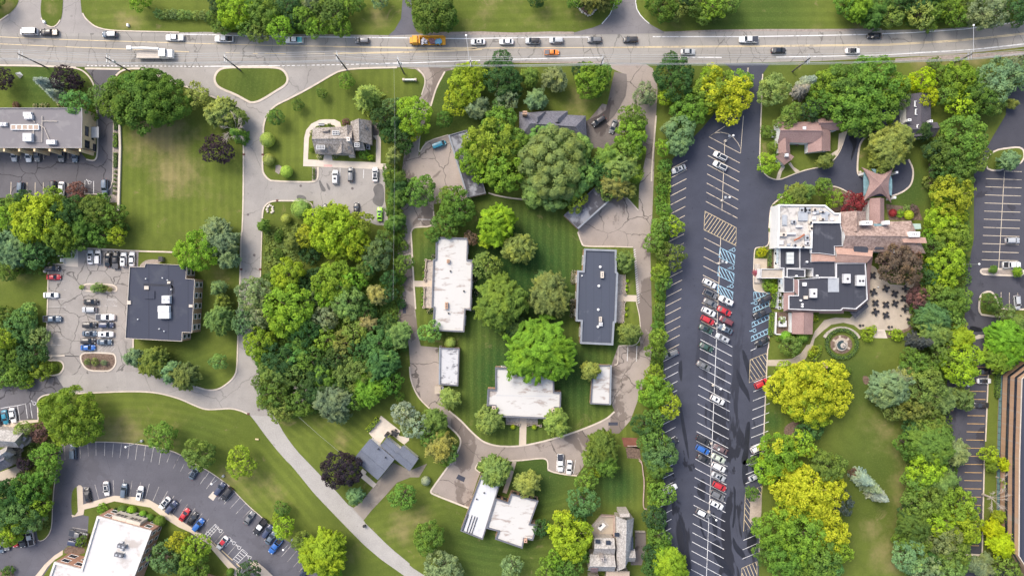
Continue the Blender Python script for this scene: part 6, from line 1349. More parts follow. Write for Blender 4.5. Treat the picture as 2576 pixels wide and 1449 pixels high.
def crown(kind, si, var):
    key = (kind, si, var)
    if key in CR: return CR[key]
    g = np.random.default_rng(hash((ord(kind[0]), si, var)) % 2**31); Rr = SIZES[si]; Ht = heightof(kind, Rr)
    P_, N_, S_, E_, T_, L_ = [], [], [], [], [], []
    def put(p, n, s_, e, lob):
        P_.append(p); N_.append(n); S_.append(s_); E_.append(e if e is not None else p*0); T_.append(g.uniform(0,1,len(p))); L_.append(np.full(len(p), lob))
    if kind in 'mwu':
        Rv = Ht*(.40 if kind != 'u' else .5); zc = Ht-Rv; rho = (.115*Rr+.38) if kind != 'w' else (.13*Rr+.45)
        if si == 0: rho = .42
        n = int((2.1 if kind != 'w' else 2.6)*(Rr/rho)**2*1.15); D = fib(n, g, -.55)
        ph = g.uniform(0,6.28,4); az = np.arctan2(D[:,1], D[:,0])
        rad = 1+.10*np.sin(2*az+ph[0])+.09*np.sin(3*az+ph[1])+.07*np.sin(5*az+ph[2])+g.normal(size=n)*.075
        rad = np.minimum(rad, 1.18)
        for i in range(n):
            r_ = rho*g.uniform(.7,1.3); c = D[i]*rad[i]*np.array([Rr-rho*.8, Rr-rho*.8, Rv-rho*.7])+np.array([0,0,zc])
            if kind == 'u' and c[2] < .3: c[2] = .3
            m = int(4*math.pi*r_*r_*.62/(.115 if si > 0 else .05)*(1.15 if kind == 'w' else .85)); 
            d_ = unit(g.normal(size=(m,3))+D[i]*.9+np.array([0,0,.35]))
            p = c+d_*r_*g.uniform(.72,1.08,(m,1))*np.array([1,1,.8]); nn = unit(d_*(1.4 if kind == 'w' else .8)+np.array([0,0,.55])+g.normal(size=(m,3))*(.28 if kind == 'w' else .5))
            put(p, nn, g.uniform(.30,.58,m)*(1 if si > 1 else (.85 if si == 1 else .55)), None, g.uniform())
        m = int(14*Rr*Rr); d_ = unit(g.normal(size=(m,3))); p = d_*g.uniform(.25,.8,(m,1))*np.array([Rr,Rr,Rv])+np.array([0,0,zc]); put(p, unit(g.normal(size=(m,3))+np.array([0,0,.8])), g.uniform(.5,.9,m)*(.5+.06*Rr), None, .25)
    elif kind == 'f':     # fine leaved crown: short drooping sprays all over an irregular shell
        Rv = Ht*.40; zc = Ht-Rv*1.05; n = int(60+26*Rr*Rr/max(2.2, Rr*.55)); D = fib(n, g, -.5); az = np.arctan2(D[:,1], D[:,0]); ph = g.uniform(0,6.28,4)
        rad = 1+.11*np.sin(2*az+ph[0])+.10*np.sin(3*az+ph[1])+.08*np.sin(7*az+ph[2])+g.normal(size=n)*.10
        for i in range(n):
            e = D[i]*np.array([Rr,Rr,Rv])*min(1.15, rad[i])*g.uniform(.80,1.05)+np.array([0,0,zc]); ax = unit((D[i]*np.array([1,1,.35])+g.normal(size=3)*.42)[None])[0]
            ln = g.uniform(.22,.42)*Rr+.5; s0 = e-ax*ln; m = int(ln*ln*26+ln*14); t = g.uniform(0,1,m)**.7; wd = (.055*Rr+.30)*(1.1-t**2*.9)
            off = g.normal(size=(m,3)); off -= ax*(off@ax)[:,None]; off = unit(off)*wd[:,None]*g.uniform(.1,1,(m,1)); off[:,2] *= .6
            p = s0+(e-s0)*t[:,None]+off-np.array([0,0,1])*(t**2*.08*Rr)[:,None]
            put(p, unit(np.array([0,0,.9])+D[i]*.6+g.normal(size=(m,3))*.42+unit(off)*.5), g.uniform(.26,.52,m)*(1 if si > 1 else .75), np.repeat((ax*.8)[None], m, 0)+g.normal(size=(m,3))*.7, g.uniform())
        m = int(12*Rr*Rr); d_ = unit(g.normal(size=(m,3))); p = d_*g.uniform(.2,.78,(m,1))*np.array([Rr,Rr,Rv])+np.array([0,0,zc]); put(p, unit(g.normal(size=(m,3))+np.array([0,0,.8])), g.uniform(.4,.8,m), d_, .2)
    elif kind == 'c':     # conifer, whorls of boughs
        lv = int(9+Rr*1.6)
        for k in range(lv):
            f = k/(lv-1); z = .6+(Ht-.8)*f; L = Rr*(1-f)**.8*g.uniform(.95,1.05)+.18; nb = max(5, int(9+8*(1-f)))
            for j in range(nb):
                a = j*6.283/nb+k*1.3+g.uniform(-.2,.2); ax = unit(np.array([[math.cos(a), math.sin(a), -.18]]))[0]; l = L*g.uniform(.75,1.15); m = int(l*26)+6
                t = g.uniform(.08,1,m)**.8; off = g.normal(size=(m,3))*np.array([1,1,.35])*(.14+.13*l*(1.1-t))[:,None]*.55
                p = np.array([0,0,z])+ax*l*t[:,None]+off; put(p, unit(np.array([0,0,1])+g.normal(size=(m,3))*.4+ax*.3), g.uniform(.26,.48,m), np.repeat(ax[None], m, 0)+g.normal(size=(m,3))*.5, g.uniform())
    elif kind == 'h':     # clipped ball
        m = 1500 if si < 2 else 3500; d_ = unit(g.normal(size=(m,3))); k = np.array([Rr,Rr,Ht/2*.98]); p = d_*k*g.uniform(.90,1.02,(m,1))+np.array([0,0,Ht/2]); put(p, unit(d_*1.6+g.normal(size=(m,3))*.3), g.uniform(.14,.26,m)*(.6+.25*Rr), None, .55)
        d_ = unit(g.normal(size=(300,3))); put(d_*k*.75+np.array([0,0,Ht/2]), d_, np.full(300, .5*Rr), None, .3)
    pos = np.concatenate(P_); keep = pos[:,2] > .05; E = np.concatenate(E_); el = None if kind in 'mwuh' else E[keep]
    me = cards(pos[keep], np.concatenate(N_)[keep], np.concatenate(S_)[keep], el, g, np.concatenate(T_)[keep], np.concatenate(L_)[keep], 'crown_'+kind+str(si))
    CR[key] = me; return me
TK = {}
def trunk(kind, si, bark, bare=False):
    key = (kind, si, bark.name, bare)
    if key in TK: return TK[key]
    g = random.Random(si*7+3); Rr = SIZES[si]; Ht = heightof(kind, Rr); b = MB(); r0 = .035*Ht*(.8 if kind == 'c' else 1)
    if kind == 'c': b.tube([(0,0,-.05),(0,0,Ht*.5),(0,0,Ht*.96)], [r0, r0*.6, .03], 7)
    else:
        zt = Ht*(.45 if kind != 'u' else .3); b.tube([(0,0,-.05),(.02*Ht,0,zt*.5),(0,.02*Ht,zt)], [r0*1.25, r0, r0*.75], 8)
        for k in range(9 if bare else 6):
            a = k*6.283/(9 if bare else 6)+g.uniform(-.3,.3); l = Rr*g.uniform(.6,.8 if not bare else 1.0); m = (math.cos(a)*l*.45, math.sin(a)*l*.45, zt+(Ht-zt)*.32); e = (math.cos(a+.2)*l, math.sin(a+.2)*l, zt+(Ht-zt)*g.uniform(.45,.8 if not bare else .98))
            kk = .45 if bare else 1; b.tube([(0,.02*Ht,zt*.95), m, e], [r0*.55*kk, r0*.33*kk, r0*.10*kk+.01], 6)
            if bare:
                for q in range(16):
                    t = g.uniform(.25,1); s0 = [m[i]+(e[i]-m[i])*t for i in range(3)]; a2 = a+g.uniform(-1.1,1.1); l2 = Rr*g.uniform(.2,.45)
                    b.tube([s0, (s0[0]+math.cos(a2)*l2, s0[1]+math.sin(a2)*l2, s0[2]+g.uniform(0,.6))], [.035, .012], 4)
    TK[key] = b.mesh('trunk', bark, True); return TK[key]
TC = dict(y=(.40,.50,.020), Y=(.29,.42,.03), L=(.29,.43,.045), l=(.205,.345,.050), g=(.115,.215,.050), G=(.155,.275,.062), d=(.060,.130,.052), t=(.120,.245,.100), o=(.29,.37,.12), O=(.185,.270,.080), s=(.225,.34,.175), b=(.28,.36,.30), B=(.075,.10,.10), p=(.046,.033,.055), r=(.24,.04,.055), n=(.19,.12,.12), w=(.205,.32,.115), k=(.38,.38,.17))
CN = dict(y='bright yellow', Y='green and yellow', L='lime yellow', l='bright green', g='green', G='fresh green', d='dark green', t='blue green', o='olive', O='dull green', s='grey green', b='pale blue grey', B='dark slate blue', p='deep purple', r='crimson', n='brown purple', w='soft green', k='straw coloured')
KD = dict(m=('broadleaf_tree','leafy tree','tree'), w=('pine_tree','billowy pine','tree'), f=('feathery_tree','feathery tree','tree'), c=('conifer_tree','conifer','tree'), u=('shrub','shrub','shrub'), h=('clipped_shrub','clipped round shrub','shrub'), x=('bare_tree','leafless tree','tree'))
TREES = '''north of the main road|trees north of the main road
353 2 27 l m;550 12 26 d m;541 50 20 g m;556 70 20 O m;592 26 42 L m;+575 50 24 L m;620 68 24 O m;640 18 26 g m;+662 34 38 G m;648 84 24 O m;702 72 34 l m;722 10 30 d m;733 48 24 d m;785 8 22 s f;762 46 30 G m;797 70 27 l m;832 36 36 g m;856 66 26 l m;870 14 26 G m;900 8 20 G m;955 -2 22 s m;812 8 28 g m;1045 8 22 G m;1058 42 22 G m;1092 34 50 g m;+1122 48 30 g m;1350 -4 22 d m;1500 -12 40 O f;1450 -10 30 g m;1538 -6 26 G m;1668 8 42 g m;1698 28 28 O m;1745 10 28 g m;1792 10 36 l m;1830 4 32 G m;1772 40 20 O m;1800 36 18 O f;1720 -15 34 d m;2130 8 30 G m;2158 18 34 l f;2200 38 30 g f;2242 44 26 O m;2262 8 28 d m;2300 -6 34 d m;2318 32 34 o m;2340 66 16 G m;2350 14 32 G m;2388 14 32 l m;2412 44 26 g m;2482 28 46 s m;2552 20 34 d m;2440 10 26 g m;2560 56 14 g m;2615 15 35 g m;-30 0 30 g m;2330 -15 40 d m
left of the side street, near the road|trees in the north west gardens
4 198 25 p m;165 198 32 p m;190 208 17 p m;120 214 19 b c;143 240 16 b c;194 260 34 t m;262 244 32 G m;362 262 64 g m;+318 258 56 g m;+402 250 66 g m;+350 226 44 G m;+385 215 40 g m;+300 228 32 G m;+432 285 30 G m;494 242 32 o m;556 284 38 o f;592 296 26 O f;586 326 34 k x;600 340 18 G c;545 378 36 p m;228 292 16 l u;240 268 14 g m
on the west field edge|trees south of the tan office lot
40 516 26 G m;98 548 58 L m;+64 566 34 L m;+130 520 30 L m;16 552 32 l m;133 494 24 l m;180 536 42 d m;192 482 24 n u;236 532 38 G m;284 542 32 g m;290 592 24 L m;250 592 28 g m;160 592 40 l m;32 624 46 s f;82 636 34 t m;132 614 28 d m;172 624 24 g m;18 680 26 g m;112 576 36 d m;214 566 34 g f;60 500 20 d m;60 588 34 d m;200 604 26 g m;-20 600 34 g m;310 575 14 g u;260 505 20 g u
by the blue roofed office|trees round the blue roofed office
496 632 50 l m;552 602 44 s f;545 576 30 s f;575 650 26 s f;550 724 20 s f;552 804 37 w f;560 760 20 O f;385 912 38 O f;340 900 24 s f;464 946 34 O f;430 935 26 s f;549 910 20 w m;12 850 26 L m;52 818 40 t u;96 848 30 w u;32 900 34 g u;80 892 36 d u;104 930 26 l u;42 944 32 G u;12 930 22 d u;66 960 20 l u;14 800 30 g u;70 790 26 w u;-20 870 34 g u;1 960 18 G u
along the curved lot|trees along the curved lot
181 1046 68 l m;+225 1075 34 G m;+140 1030 34 l m;+170 1090 34 l m;405 1098 36 G m;500 1142 37 O m;606 1162 36 L m;117 1148 34 G m;58 1080 20 o m;100 1086 26 n u;76 1230 42 g m;112 1198 28 G m;34 1250 42 d m;97 1272 30 l m;46 1292 46 t m;20 1334 38 L m;84 1312 26 w m;62 1168 17 p m;125 1180 22 O m;-10 1290 30 d m;1 1230 20 d m;258 1280 14 l u;449 1362 27 L m;413 1402 36 t m;492 1380 36 l m;488 1430 38 g m;626 1440 28 d m;450 1420 20 d m;710 1278 19 g m;713 1326 25 L m;700 1300 14 L m;759 1358 24 O m;813 1394 56 L f;830 1440 30 l f;206 1360 14 g u;20 1435 14 g u
beside the lane|trees beside the lane
893 1248 22 s f;1013 1248 33 G m;857 1182 46 p m;1078 1350 37 G m;1112 1430 44 s m;1287 1425 26 s m;1146 1440 20 s m;1128 1140 24 O m
round the white roofed modern house|trees round the modern house
1247 1184 38 o f;1220 1170 18 O f;1327 1216 33 o f;1435 1344 52 L m;+1425 1318 34 L m;+1440 1380 34 L m;1466 1262 36 t m;1474 1208 26 G m;1496 1190 14 L m;1527 1165 30 G f;1514 1125 40 G f;1490 1150 26 O m;1362 1328 22 d m;1376 1432 28 G m;1432 1432 32 g m;1450 1300 24 d m;1395 1410 22 l m;1463 1395 20 g m
in the cottage garden|shrubs and trees in the cottage garden
692 294 20 G m;673 352 19 o h;676 402 15 o h;721 432 16 o h;749 264 14 g m;809 235 13 g m;871 204 19 G m;922 242 38 o c;757 525 26 w h;720 551 13 o h;663 568 16 G f;846 582 58 L m;+800 555 34 L m;+890 612 40 L m;+905 565 34 l m;+772 595 26 L m;+846 632 28 L m;+822 606 30 L m;950 640 38 t m;+932 668 24 t m;845 540 30 L f;702 590 12 g u;738 610 22 O f;700 640 14 g u;780 640 26 d u;700 600 10 g u;772 622 22 g u
along the wire line|trees along the wire line
962 296 26 d m;988 268 22 t m;1000 312 26 d c;1012 346 26 d m;1041 292 45 L m;+1036 330 24 L m;990 392 20 o f;984 425 18 g u;992 452 28 g f;1008 470 24 d f;1002 500 26 g f;990 528 22 g f;998 556 22 G f;984 566 18 G f;1010 580 16 g u;1012 618 14 g u;1016 664 24 g m;1008 700 14 g u;1006 730 12 g u;1010 764 12 d u;970 600 24 g m;978 340 20 d m;1020 370 18 d m;1000 600 16 g u;966 320 16 d u
in the thick wood|trees of the thick wood
722 692 40 L m;+700 712 22 L m;727 780 58 l m;+700 800 34 l m;639 738 40 s m;+668 745 22 s m;616 790 20 s m;618 815 34 t m;+650 800 30 s m;652 864 38 l m;838 706 46 l m;+885 706 32 l m;874 760 40 w m;818 744 30 l m;790 750 24 s u;948 742 26 k f;925 812 24 k f;816 802 32 s m;817 855 34 l m;892 832 34 O m;862 864 34 O m;948 864 40 t m;1000 842 34 w f;972 818 24 d m;920 780 26 d m;760 830 40 d m;700 905 42 d m;745 896 34 t m;696 938 40 O m;735 932 36 O m;690 990 36 g m;817 950 31 G f;888 940 44 O m;962 912 42 t f;928 982 40 l f;982 962 28 g m;706 1028 32 O m;756 1012 34 g m;838 1010 48 s f;761 990 22 s x;886 1002 30 g m;1004 996 13 g m;790 970 42 d m;846 900 34 d m;778 900 34 g m;870 970 30 d m;912 884 36 d m;672 905 26 g m;655 960 20 g m;668 1010 22 G m;1011 870 16 g u;760 720 30 d u;790 700 26 d u;920 680 24 g m;980 740 20 d m;980 700 22 d m;760 860 26 g m;856 1040 24 s f;812 920 24 d m
beside the bin lane of the courtyard|trees west of the ring drive
1015 1041 29 b m;1045 1072 32 b m;1093 1056 30 O f;1107 1126 36 o f;1082 1100 26 g m;1131 1003 27 o f;1110 1100 22 O f;1117 1160 14 l u
on the old house lawn|trees on the old house lawn
1172 216 46 L m;+1150 255 34 L m;+1195 190 32 L m;1260 196 44 d m;+1262 148 22 d m;+1285 220 28 d m;1202 272 29 s f;1276 250 28 s m;1255 262 18 t m;1333 194 24 O f;1396 200 32 s f;1349 250 27 s f;1486 204 40 l m;+1512 188 26 G m;+1505 215 24 g m;1462 180 22 d m;1236 362 62 l m;+1190 400 40 l m;+1256 312 42 G m;+1268 430 52 l m;+1300 370 40 G m;+1225 430 36 l m;1392 412 80 w w;+1350 440 44 w w;+1442 372 44 w w;+1450 440 48 w w;+1368 350 38 w w;+1405 480 46 w w;+1350 490 34 w w;1448 506 28 l m;1340 512 16 g u;1118 300 20 g m;1240 464 11 G h
east of the old house|trees between the old house and the brown drive
1588 338 38 l m;1572 384 34 G m;1530 398 34 O f;1560 430 40 o f;1548 462 38 o f;1596 440 24 l f;1520 440 32 d m;1590 296 32 G m;1620 236 27 s m;1632 250 16 s m;1604 312 22 G m;1500 420 24 d m;1600 380 22 l m;1585 480 18 o f;1525 478 24 O m
in the courtyard|trees in the courtyard
1055 483 38 G m;1150 520 44 g m;1120 560 34 g m;1090 590 20 g m;1128 495 26 G m;1184 600 18 n m;1250 566 46 L f;1228 600 24 L f;1306 626 38 o f;1224 668 34 O m;1242 690 20 O m;1260 760 64 G f;1262 806 34 G f;1382 742 52 w f;1362 700 18 t f;1300 826 28 d f;1360 886 76 l f;1081 834 27 w m;1132 862 15 o h;1230 1056 34 o f;1399 1062 34 o f;1485 932 23 o f;1573 658 24 O f;1584 838 27 O f;1358 900 40 l f
west of the dark lot|trees in the hedge line west of the dark lot
1697 196 50 d m;+1688 152 20 d m;1676 246 20 L m;1734 280 40 G m;1712 330 36 s w;1705 368 26 s w;1686 325 20 s w;1668 372 20 l m;1672 418 17 G u;1666 448 17 G u;1664 478 16 g u;1660 506 16 G u;1670 530 18 G m;1696 568 24 L m;1664 570 26 G m;1648 610 26 G m;1688 642 34 g m;1664 596 18 g u;1662 688 24 l m;1668 712 20 G m;1660 744 15 g u;1658 772 13 O u;1656 798 14 g u;1656 822 16 G u;1656 850 24 l m;1650 880 26 g m;1652 912 16 g u;1646 945 26 l m;1642 985 38 l m;+1682 1020 32 L m;+1668 978 22 l m;1626 1070 34 d m;1650 1050 28 G m;1642 1105 34 G m;1660 1140 40 t m;1655 1172 30 G f;1652 1206 18 g u;1666 1244 30 G m;1646 1240 16 g u;1648 1300 28 d m;1658 1350 30 g m;1668 1376 22 g m;1640 1392 24 d m;1684 1426 46 L f;1640 1430 26 d m;1755 250 26 G m;1720 258 24 g m
north of the clubhouse|trees north of the clubhouse
1805 226 50 l m .45;+1850 238 42 Y m .95;+1788 258 26 Y m .7;+1835 280 34 Y m .75;+1792 194 28 Y m .5;+1862 205 30 l m .3;1945 228 37 o m;2018 228 20 b c;2034 208 18 b c;2085 215 42 l m;2190 210 60 G m;+2130 210 54 G m;+2140 270 56 G m;+2205 270 52 G m;+2240 225 40 l m;+2170 310 36 G m;2060 262 34 g m;2095 280 28 d m;1990 286 26 O m;2036 282 26 d m;2320 202 32 y m;2286 214 20 y m;2332 248 24 y m;2352 162 18 g m;2412 192 38 l m;2376 190 24 G m;2416 268 34 L m;2380 240 26 G m;2460 250 40 g m;2512 200 50 s m;2548 165 26 s m;2500 262 28 O m;2450 200 28 g m;1932 412 26 L m;1945 368 12 l m;1930 332 16 G u;1955 338 12 g u;1954 390 10 g u;2078 406 20 O f;1974 310 24 O m;2585 190 34 s m;2270 250 22 G m;2545 262 14 o f
east of the clubhouse drive|trees east of the clubhouse
2243 364 54 o f;2218 400 34 O f;2262 340 28 o f;2424 352 60 G m;+2385 385 46 g m;+2455 400 34 G m;2410 440 38 g m;+2372 430 30 d m;2392 494 46 L m;+2425 480 26 L m;+2365 500 26 l m;2372 556 38 L m;2408 550 22 L m;2345 590 20 l m;2392 596 42 l m;2352 620 28 g m;2384 660 44 L m;+2374 708 34 L m;2350 735 30 G m;2392 762 44 G m;2350 800 44 t f;2390 800 30 w m;2352 834 40 w f;2318 858 24 B c;2414 850 34 L f;2420 912 50 L m;2372 890 34 g m;2536 862 50 l f;2512 900 34 l f;2555 820 30 O f;2320 330 22 d f;2340 460 18 O u;2338 690 26 d m;2310 806 20 g u;2350 480 14 L u;2345 380 24 d m;2600 880 34 G m
on the clubhouse grounds|trees and shrubs on the clubhouse grounds
2143 516 30 r m;2162 505 18 r m;2100 502 20 l m;2075 473 22 G m;2068 462 14 G m;2262 668 50 n m;+2240 645 28 n m;+2290 650 24 n m;2308 748 26 n m;2286 541 12 L h;2246 536 10 r h;2264 538 10 l u;2280 525 9 w u;2300 527 12 n u;2182 842 18 L u;+2196 830 11 L u;2256 842 16 L u;2003 490 28 O f;1980 506 22 l m;2030 482 20 O f;1917 634 13 y u;1932 716 16 l u;1945 725 12 L u;1944 700 10 L u;1977 846 14 G h;2018 847 15 G h;1989 872 24 G m;1960 850 9 G u;2130 935 12 g u;2098 930 14 g u;2050 880 12 L u;2040 890 9 L u;2312 640 18 L u;1966 806 10 l u;2070 770 14 L u;2005 800 8 l u;2155 778 12 g u;2300 775 14 g u;2050 800 9 L u;2320 800 14 g u;2085 505 10 g u;2250 580 8 L u
on the east park lawn|trees on the east park lawn
2035 985 66 L m .62;+1980 972 48 Y m .85;+2085 955 46 y m .9;+2055 1035 40 L m .3;+2000 1020 34 L m .4;+2100 1015 32 L m .7;+1975 938 26 L m;+2110 985 34 Y m .8;+2020 945 34 Y m .8;2035 1080 34 d m;2236 978 46 s f;+2265 955 30 s f;+2210 985 26 s f;2322 978 50 O m;+2300 1022 38 O m;2370 1006 34 w f;2424 1002 28 O f;2248 1034 24 O m;2300 925 34 g m;2330 925 28 G m;2280 945 26 o m;2290 900 24 g m;2336 1070 40 G m;2342 1112 54 G f;2290 1118 34 g m;2403 1138 34 s f;2302 1080 28 d m;1962 1142 50 l m .35;+2015 1115 34 L m .3;+1935 1180 34 L m;2030 1235 56 Y m .85;+1980 1222 44 L m .8;+2090 1235 38 y m .9;+2060 1285 40 y m .9;+2010 1200 34 Y m .7;+1990 1275 42 L m .4;2080 1176 44 G m;2118 1264 28 B m;2020 1350 56 l m;+1950 1330 50 l m;+2090 1340 44 L m .65;+2060 1400 50 G m;+1980 1405 48 G m;+2110 1385 30 l m;2015 1440 44 g m;1925 1390 28 g m;2090 1435 30 t m;2172 1204 22 b c;2192 1224 20 b c;2208 1244 18 b c;2150 1190 14 n u;1895 1160 14 G m;1890 1240 18 g m
beside the east lot|trees in the belt by the east lot
2330 1176 46 L m;2372 1210 34 w f;2300 1210 34 G m;2315 1262 42 G m;2360 1250 34 g m;2406 1270 46 l m;2352 1310 40 L m;2300 1320 38 g f;2420 1318 42 L m;2440 1345 24 L m;2370 1352 42 w m;2310 1365 34 G m;2395 1385 38 G m;2290 1400 40 s m;2330 1430 38 s m;2380 1430 40 w m;2410 1425 26 w m;2345 1395 24 d m;2290 1290 24 d m;2486 1142 22 L m;2532 1168 20 y f;2535 1210 26 k x;2500 1255 28 k x;2544 1222 20 L f;2524 1368 34 y f;2555 1345 24 y f;2500 1330 24 y f;2518 1300 18 L f;2532 1430 34 G m;2470 1430 22 s f;2450 1420 20 s f;2495 1170 16 l f;2560 1400 22 g m;2268 1360 22 g m
in the islands of the far east lot|shrubs in the far east islands
2540 404 24 s f;2520 412 14 O f;2492 760 22 g m;2526 786 22 O m;2500 678 10 G f;2560 684 12 l f;2480 1405 16 s f'''
SZ = lambda r: 'tiny' if r < 13 else 'small' if r < 22 else 'medium' if r < 36 else 'large' if r < 52 else 'huge'
ls = TREES.split('\n'); ntree = 0
last = [None]
def plant(px, py, r, c, k, place, grp, alpha=0.0, hs=1.0, add=False):
    global ntree
    ntree += 1; Rr = r*S; rr = random.Random(ntree*13+5)
    si = min(range(4), key=lambda i: abs(math.log(Rr/SIZES[i])))
    if k in 'wf' and si == 0: si = 1
    Ht = heightof(k if k != 'x' else 'x', Rr); zc = Ht*(.62 if k not in 'uh' else .5)
    x, y = pp(px, py, zc if k != 'c' else Ht*.4)
    o = last[0] if add else empty(KD[k][0], x, y, 0, 0); last[0] = o; rz = rr.uniform(0, 6.28); sc = Rr/SIZES[si]; hz = Ht/heightof(k, SIZES[si])*hs*rr.uniform(.95, 1.08)
    if k != 'x':
        nv = 3 if k == 'm' and si in (1, 2) else 2
        me = crown(k, si, ntree % nv)
        if add: hz *= rr.uniform(.92, 1.05)
        kf = {'c': 1.35, 'h': 1.45}.get(k, 1)
        cc = [kf*max(0, v*gm*rr.uniform(.9, 1.1)*(1+.08*rr.uniform(-1, 1))) for v, gm in zip(TC[c], (1.03, 1.05, .92) if c in 'lLgGdotOwk' else (1, 1, 1))]
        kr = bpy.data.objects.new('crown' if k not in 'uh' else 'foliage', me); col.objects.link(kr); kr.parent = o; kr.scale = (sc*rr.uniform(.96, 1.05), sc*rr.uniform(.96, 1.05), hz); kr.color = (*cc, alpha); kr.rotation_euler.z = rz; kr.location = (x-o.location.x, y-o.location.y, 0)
    if add: return o
    tr_ = bpy.data.objects.new('trunk' if k not in 'uh' else 'stem', trunk('x' if k == 'x' else k if k in 'cu' else ('u' if k == 'h' else 'm'), si, palebark if k == 'x' else barkm, k == 'x')); col.objects.link(tr_); tr_.parent = o; tr_.scale = (sc, sc, hz*(.9 if k != 'x' else 1))
    thing(o, SZ(r)+' '+('pale' if k == 'x' else CN[c])+' '+KD[k][1], KD[k][2], place, grp); return o
for i in range(0, len(ls), 2):
    place, grp = ls[i].split('|')
    for e in ls[i+1].split(';'):
        add = e[0] == '+'; q = e.lstrip('+').split(); plant(float(q[0]), float(q[1]), float(q[2]), q[3], q[4], place, grp, float(q[5]) if len(q) > 5 else 0.0, add=add)
# hedges and bedding
def hedge(s, wd, hgt, c, desc, place, name='hedge'):
    p = pl(s); g = np.random.default_rng(len(s)); P_ = []; N_ = []
    x0, y0 = p[0]; o = empty(name, x0, y0)
    for (ax, ay), (bx_, by) in zip(p, p[1:]):
        l = math.hypot(bx_-ax, by-ay); m = int(l*(wd+2*hgt)*26); t = g.uniform(0,1,m); u, v = (bx_-ax)/l, (by-ay)/l; a = g.uniform(-1,1,m)*(wd/2+hgt)
        side = np.abs(a) > wd/2; w_ = np.clip(a, -wd/2, wd/2); z = np.where(side, hgt-(np.abs(a)-wd/2), hgt)+g.normal(size=m)*.05; bul = 1+.10*np.sin(t*l*3)
        P_.append(np.stack([ax-x0+u*t*l-v*w_*bul, ay-y0+v*t*l+u*w_*bul, z], 1)); N_.append(unit(np.stack([np.where(side, -v*np.sign(a), 0), np.where(side, u*np.sign(a), 0), np.where(side, .3, 1)], 1)+g.normal(size=(m,3))*.35))
    P_ = np.concatenate(P_); N_ = np.concatenate(N_); n = len(P_)
    me = cards(P_, N_, g.uniform(.16,.32,n), None, g, g.uniform(0,1,n), np.full(n, .5), 'hedge')
    f = bpy.data.objects.new('foliage', me); col.objects.link(f); f.parent = o; f.color = (*TC[c], 0)
    b = MB(); b.ribbon([(x-x0, y-y0) for x, y in p], wd*.8, 0, hgt*.9); b.build('core', plain('dark_twigs', (.03,.05,.02), .95), o)
    thing(o, desc, 'hedge', place); return o
for k, x in enumerate((400, 418, 437, 456, 475, 494, 513, 530)): plant(x, 36+k*.6, 12.5, 'w', 'u', 'north of the road', 'row of round shrubs north of the road')
hedge('@04 1440,600 1470,640', .8, .8, 'd', 'short dark hedge behind the office shrubs', 'by the brick office')
for s, r, c in (('1530,620',12,'g'), ('1640,632',12,'l'), ('1785,675',9,'l'), ('1872,722',11,'g'), ('1990,765',15,'g')):
    x, y = pl('@04 '+s)[0]; plant(x/S+1288, 724.5-y/S, r, c, 'h', 'in front of the brick office', 'clipped shrubs before the brick office')
for s in ('1290,1395',): x, y = pl('@14 320,1395')[0]; plant(x/S+1288, 724.5-y/S, 10, 'g', 'h', 'by the brick porch', 'clipped shrubs before the brick office')
plant(1071, 1209, 12, 'b', 'h', 'west of the courtyard bay', 'clipped shrubs')
for s, p in (('@22 176,440', 'w'), ('@22 176,510', 'w'), ('@22 178,550', 'w'), ('@22 165,745', 'w'), ('@22 165,782', 'w'), ('@22 162,855', 'w'), ('@22 160,903', 'w'), ('@32 163,610', 'e'), ('@32 150,675', 'e'), ('@32 150,722', 'e'), ('@32 152,955', 'e'), ('@32 148,1035', 'e'), ('@23 1290,980', 's'), ('@23 1557,985', 's')):
    x, y = pl(s)[0]; plant(x/S+1288, 724.5-y/S, 6.5 if p == 's' else 4.2, 'L' if p != 'w' else 'G', 'h', {'w': 'by the west terrace wall', 'e': 'by the east terrace wall', 's': 'by the south entrance walk'}[p], 'small clipped shrubs by the terrace walls')
hedge('@32 1962,998 1942,1290', 1.1, .9, 'l', 'long clipped bright green hedge', 'by the south end of the clubhouse')
hedge('@32 1995,765 1965,940', 1.4, .8, 'l', 'short bright green hedge', 'beside the metal side steps')
hedge('@31 1990,1110 1975,1370', .9, .8, 'l', 'clipped hedge by the equipment roof wall', 'west of the clubhouse')
hedge('@32 2015,600 2015,740', 1.2, .7, 'L', 'yellow green hedge by the white wall', '')
hedge('@13 2170,870 2035,1020', 1.3, 1.1, 'L', 'yellow green clipped hedge along the patio', 'by the blue grey house')
hedge('@43 2225,300 2220,610', 1.9, 1.2, 'G', 'thick clipped hedge along the banded office', '')
hedge('@32 1935,220 1930,430', 1.0, .8, 'O', 'low hedge by the entry plaza', '')
hedge('@01 1458,70 1458,180', 1.0, .8, 'g', 'first clipped block of the planting strip', 'nearest the road'); hedge('@01 1458,220 1450,400', 1.1, .8, 'l', 'longest clipped block of the planting strip', ''); hedge('@01 1452,465 1450,650', .9, .7, 'O', 'loose south block of the planting strip', '')
hedge('@33 2557,-40 2540,60 2470,160', 1.0, .9, 'L', 'yellow green hedge curving along the park path', '')
# ring hedge of the fountain garden
hp = ' '.join('%d,%d' % (275+190*math.cos(t*.2618), 1392+175*math.sin(t*.2618)) for t in range(25))
hedge('@42 '+hp, .9, .7, 'G', 'circular clipped hedge round the fountain garden', '')
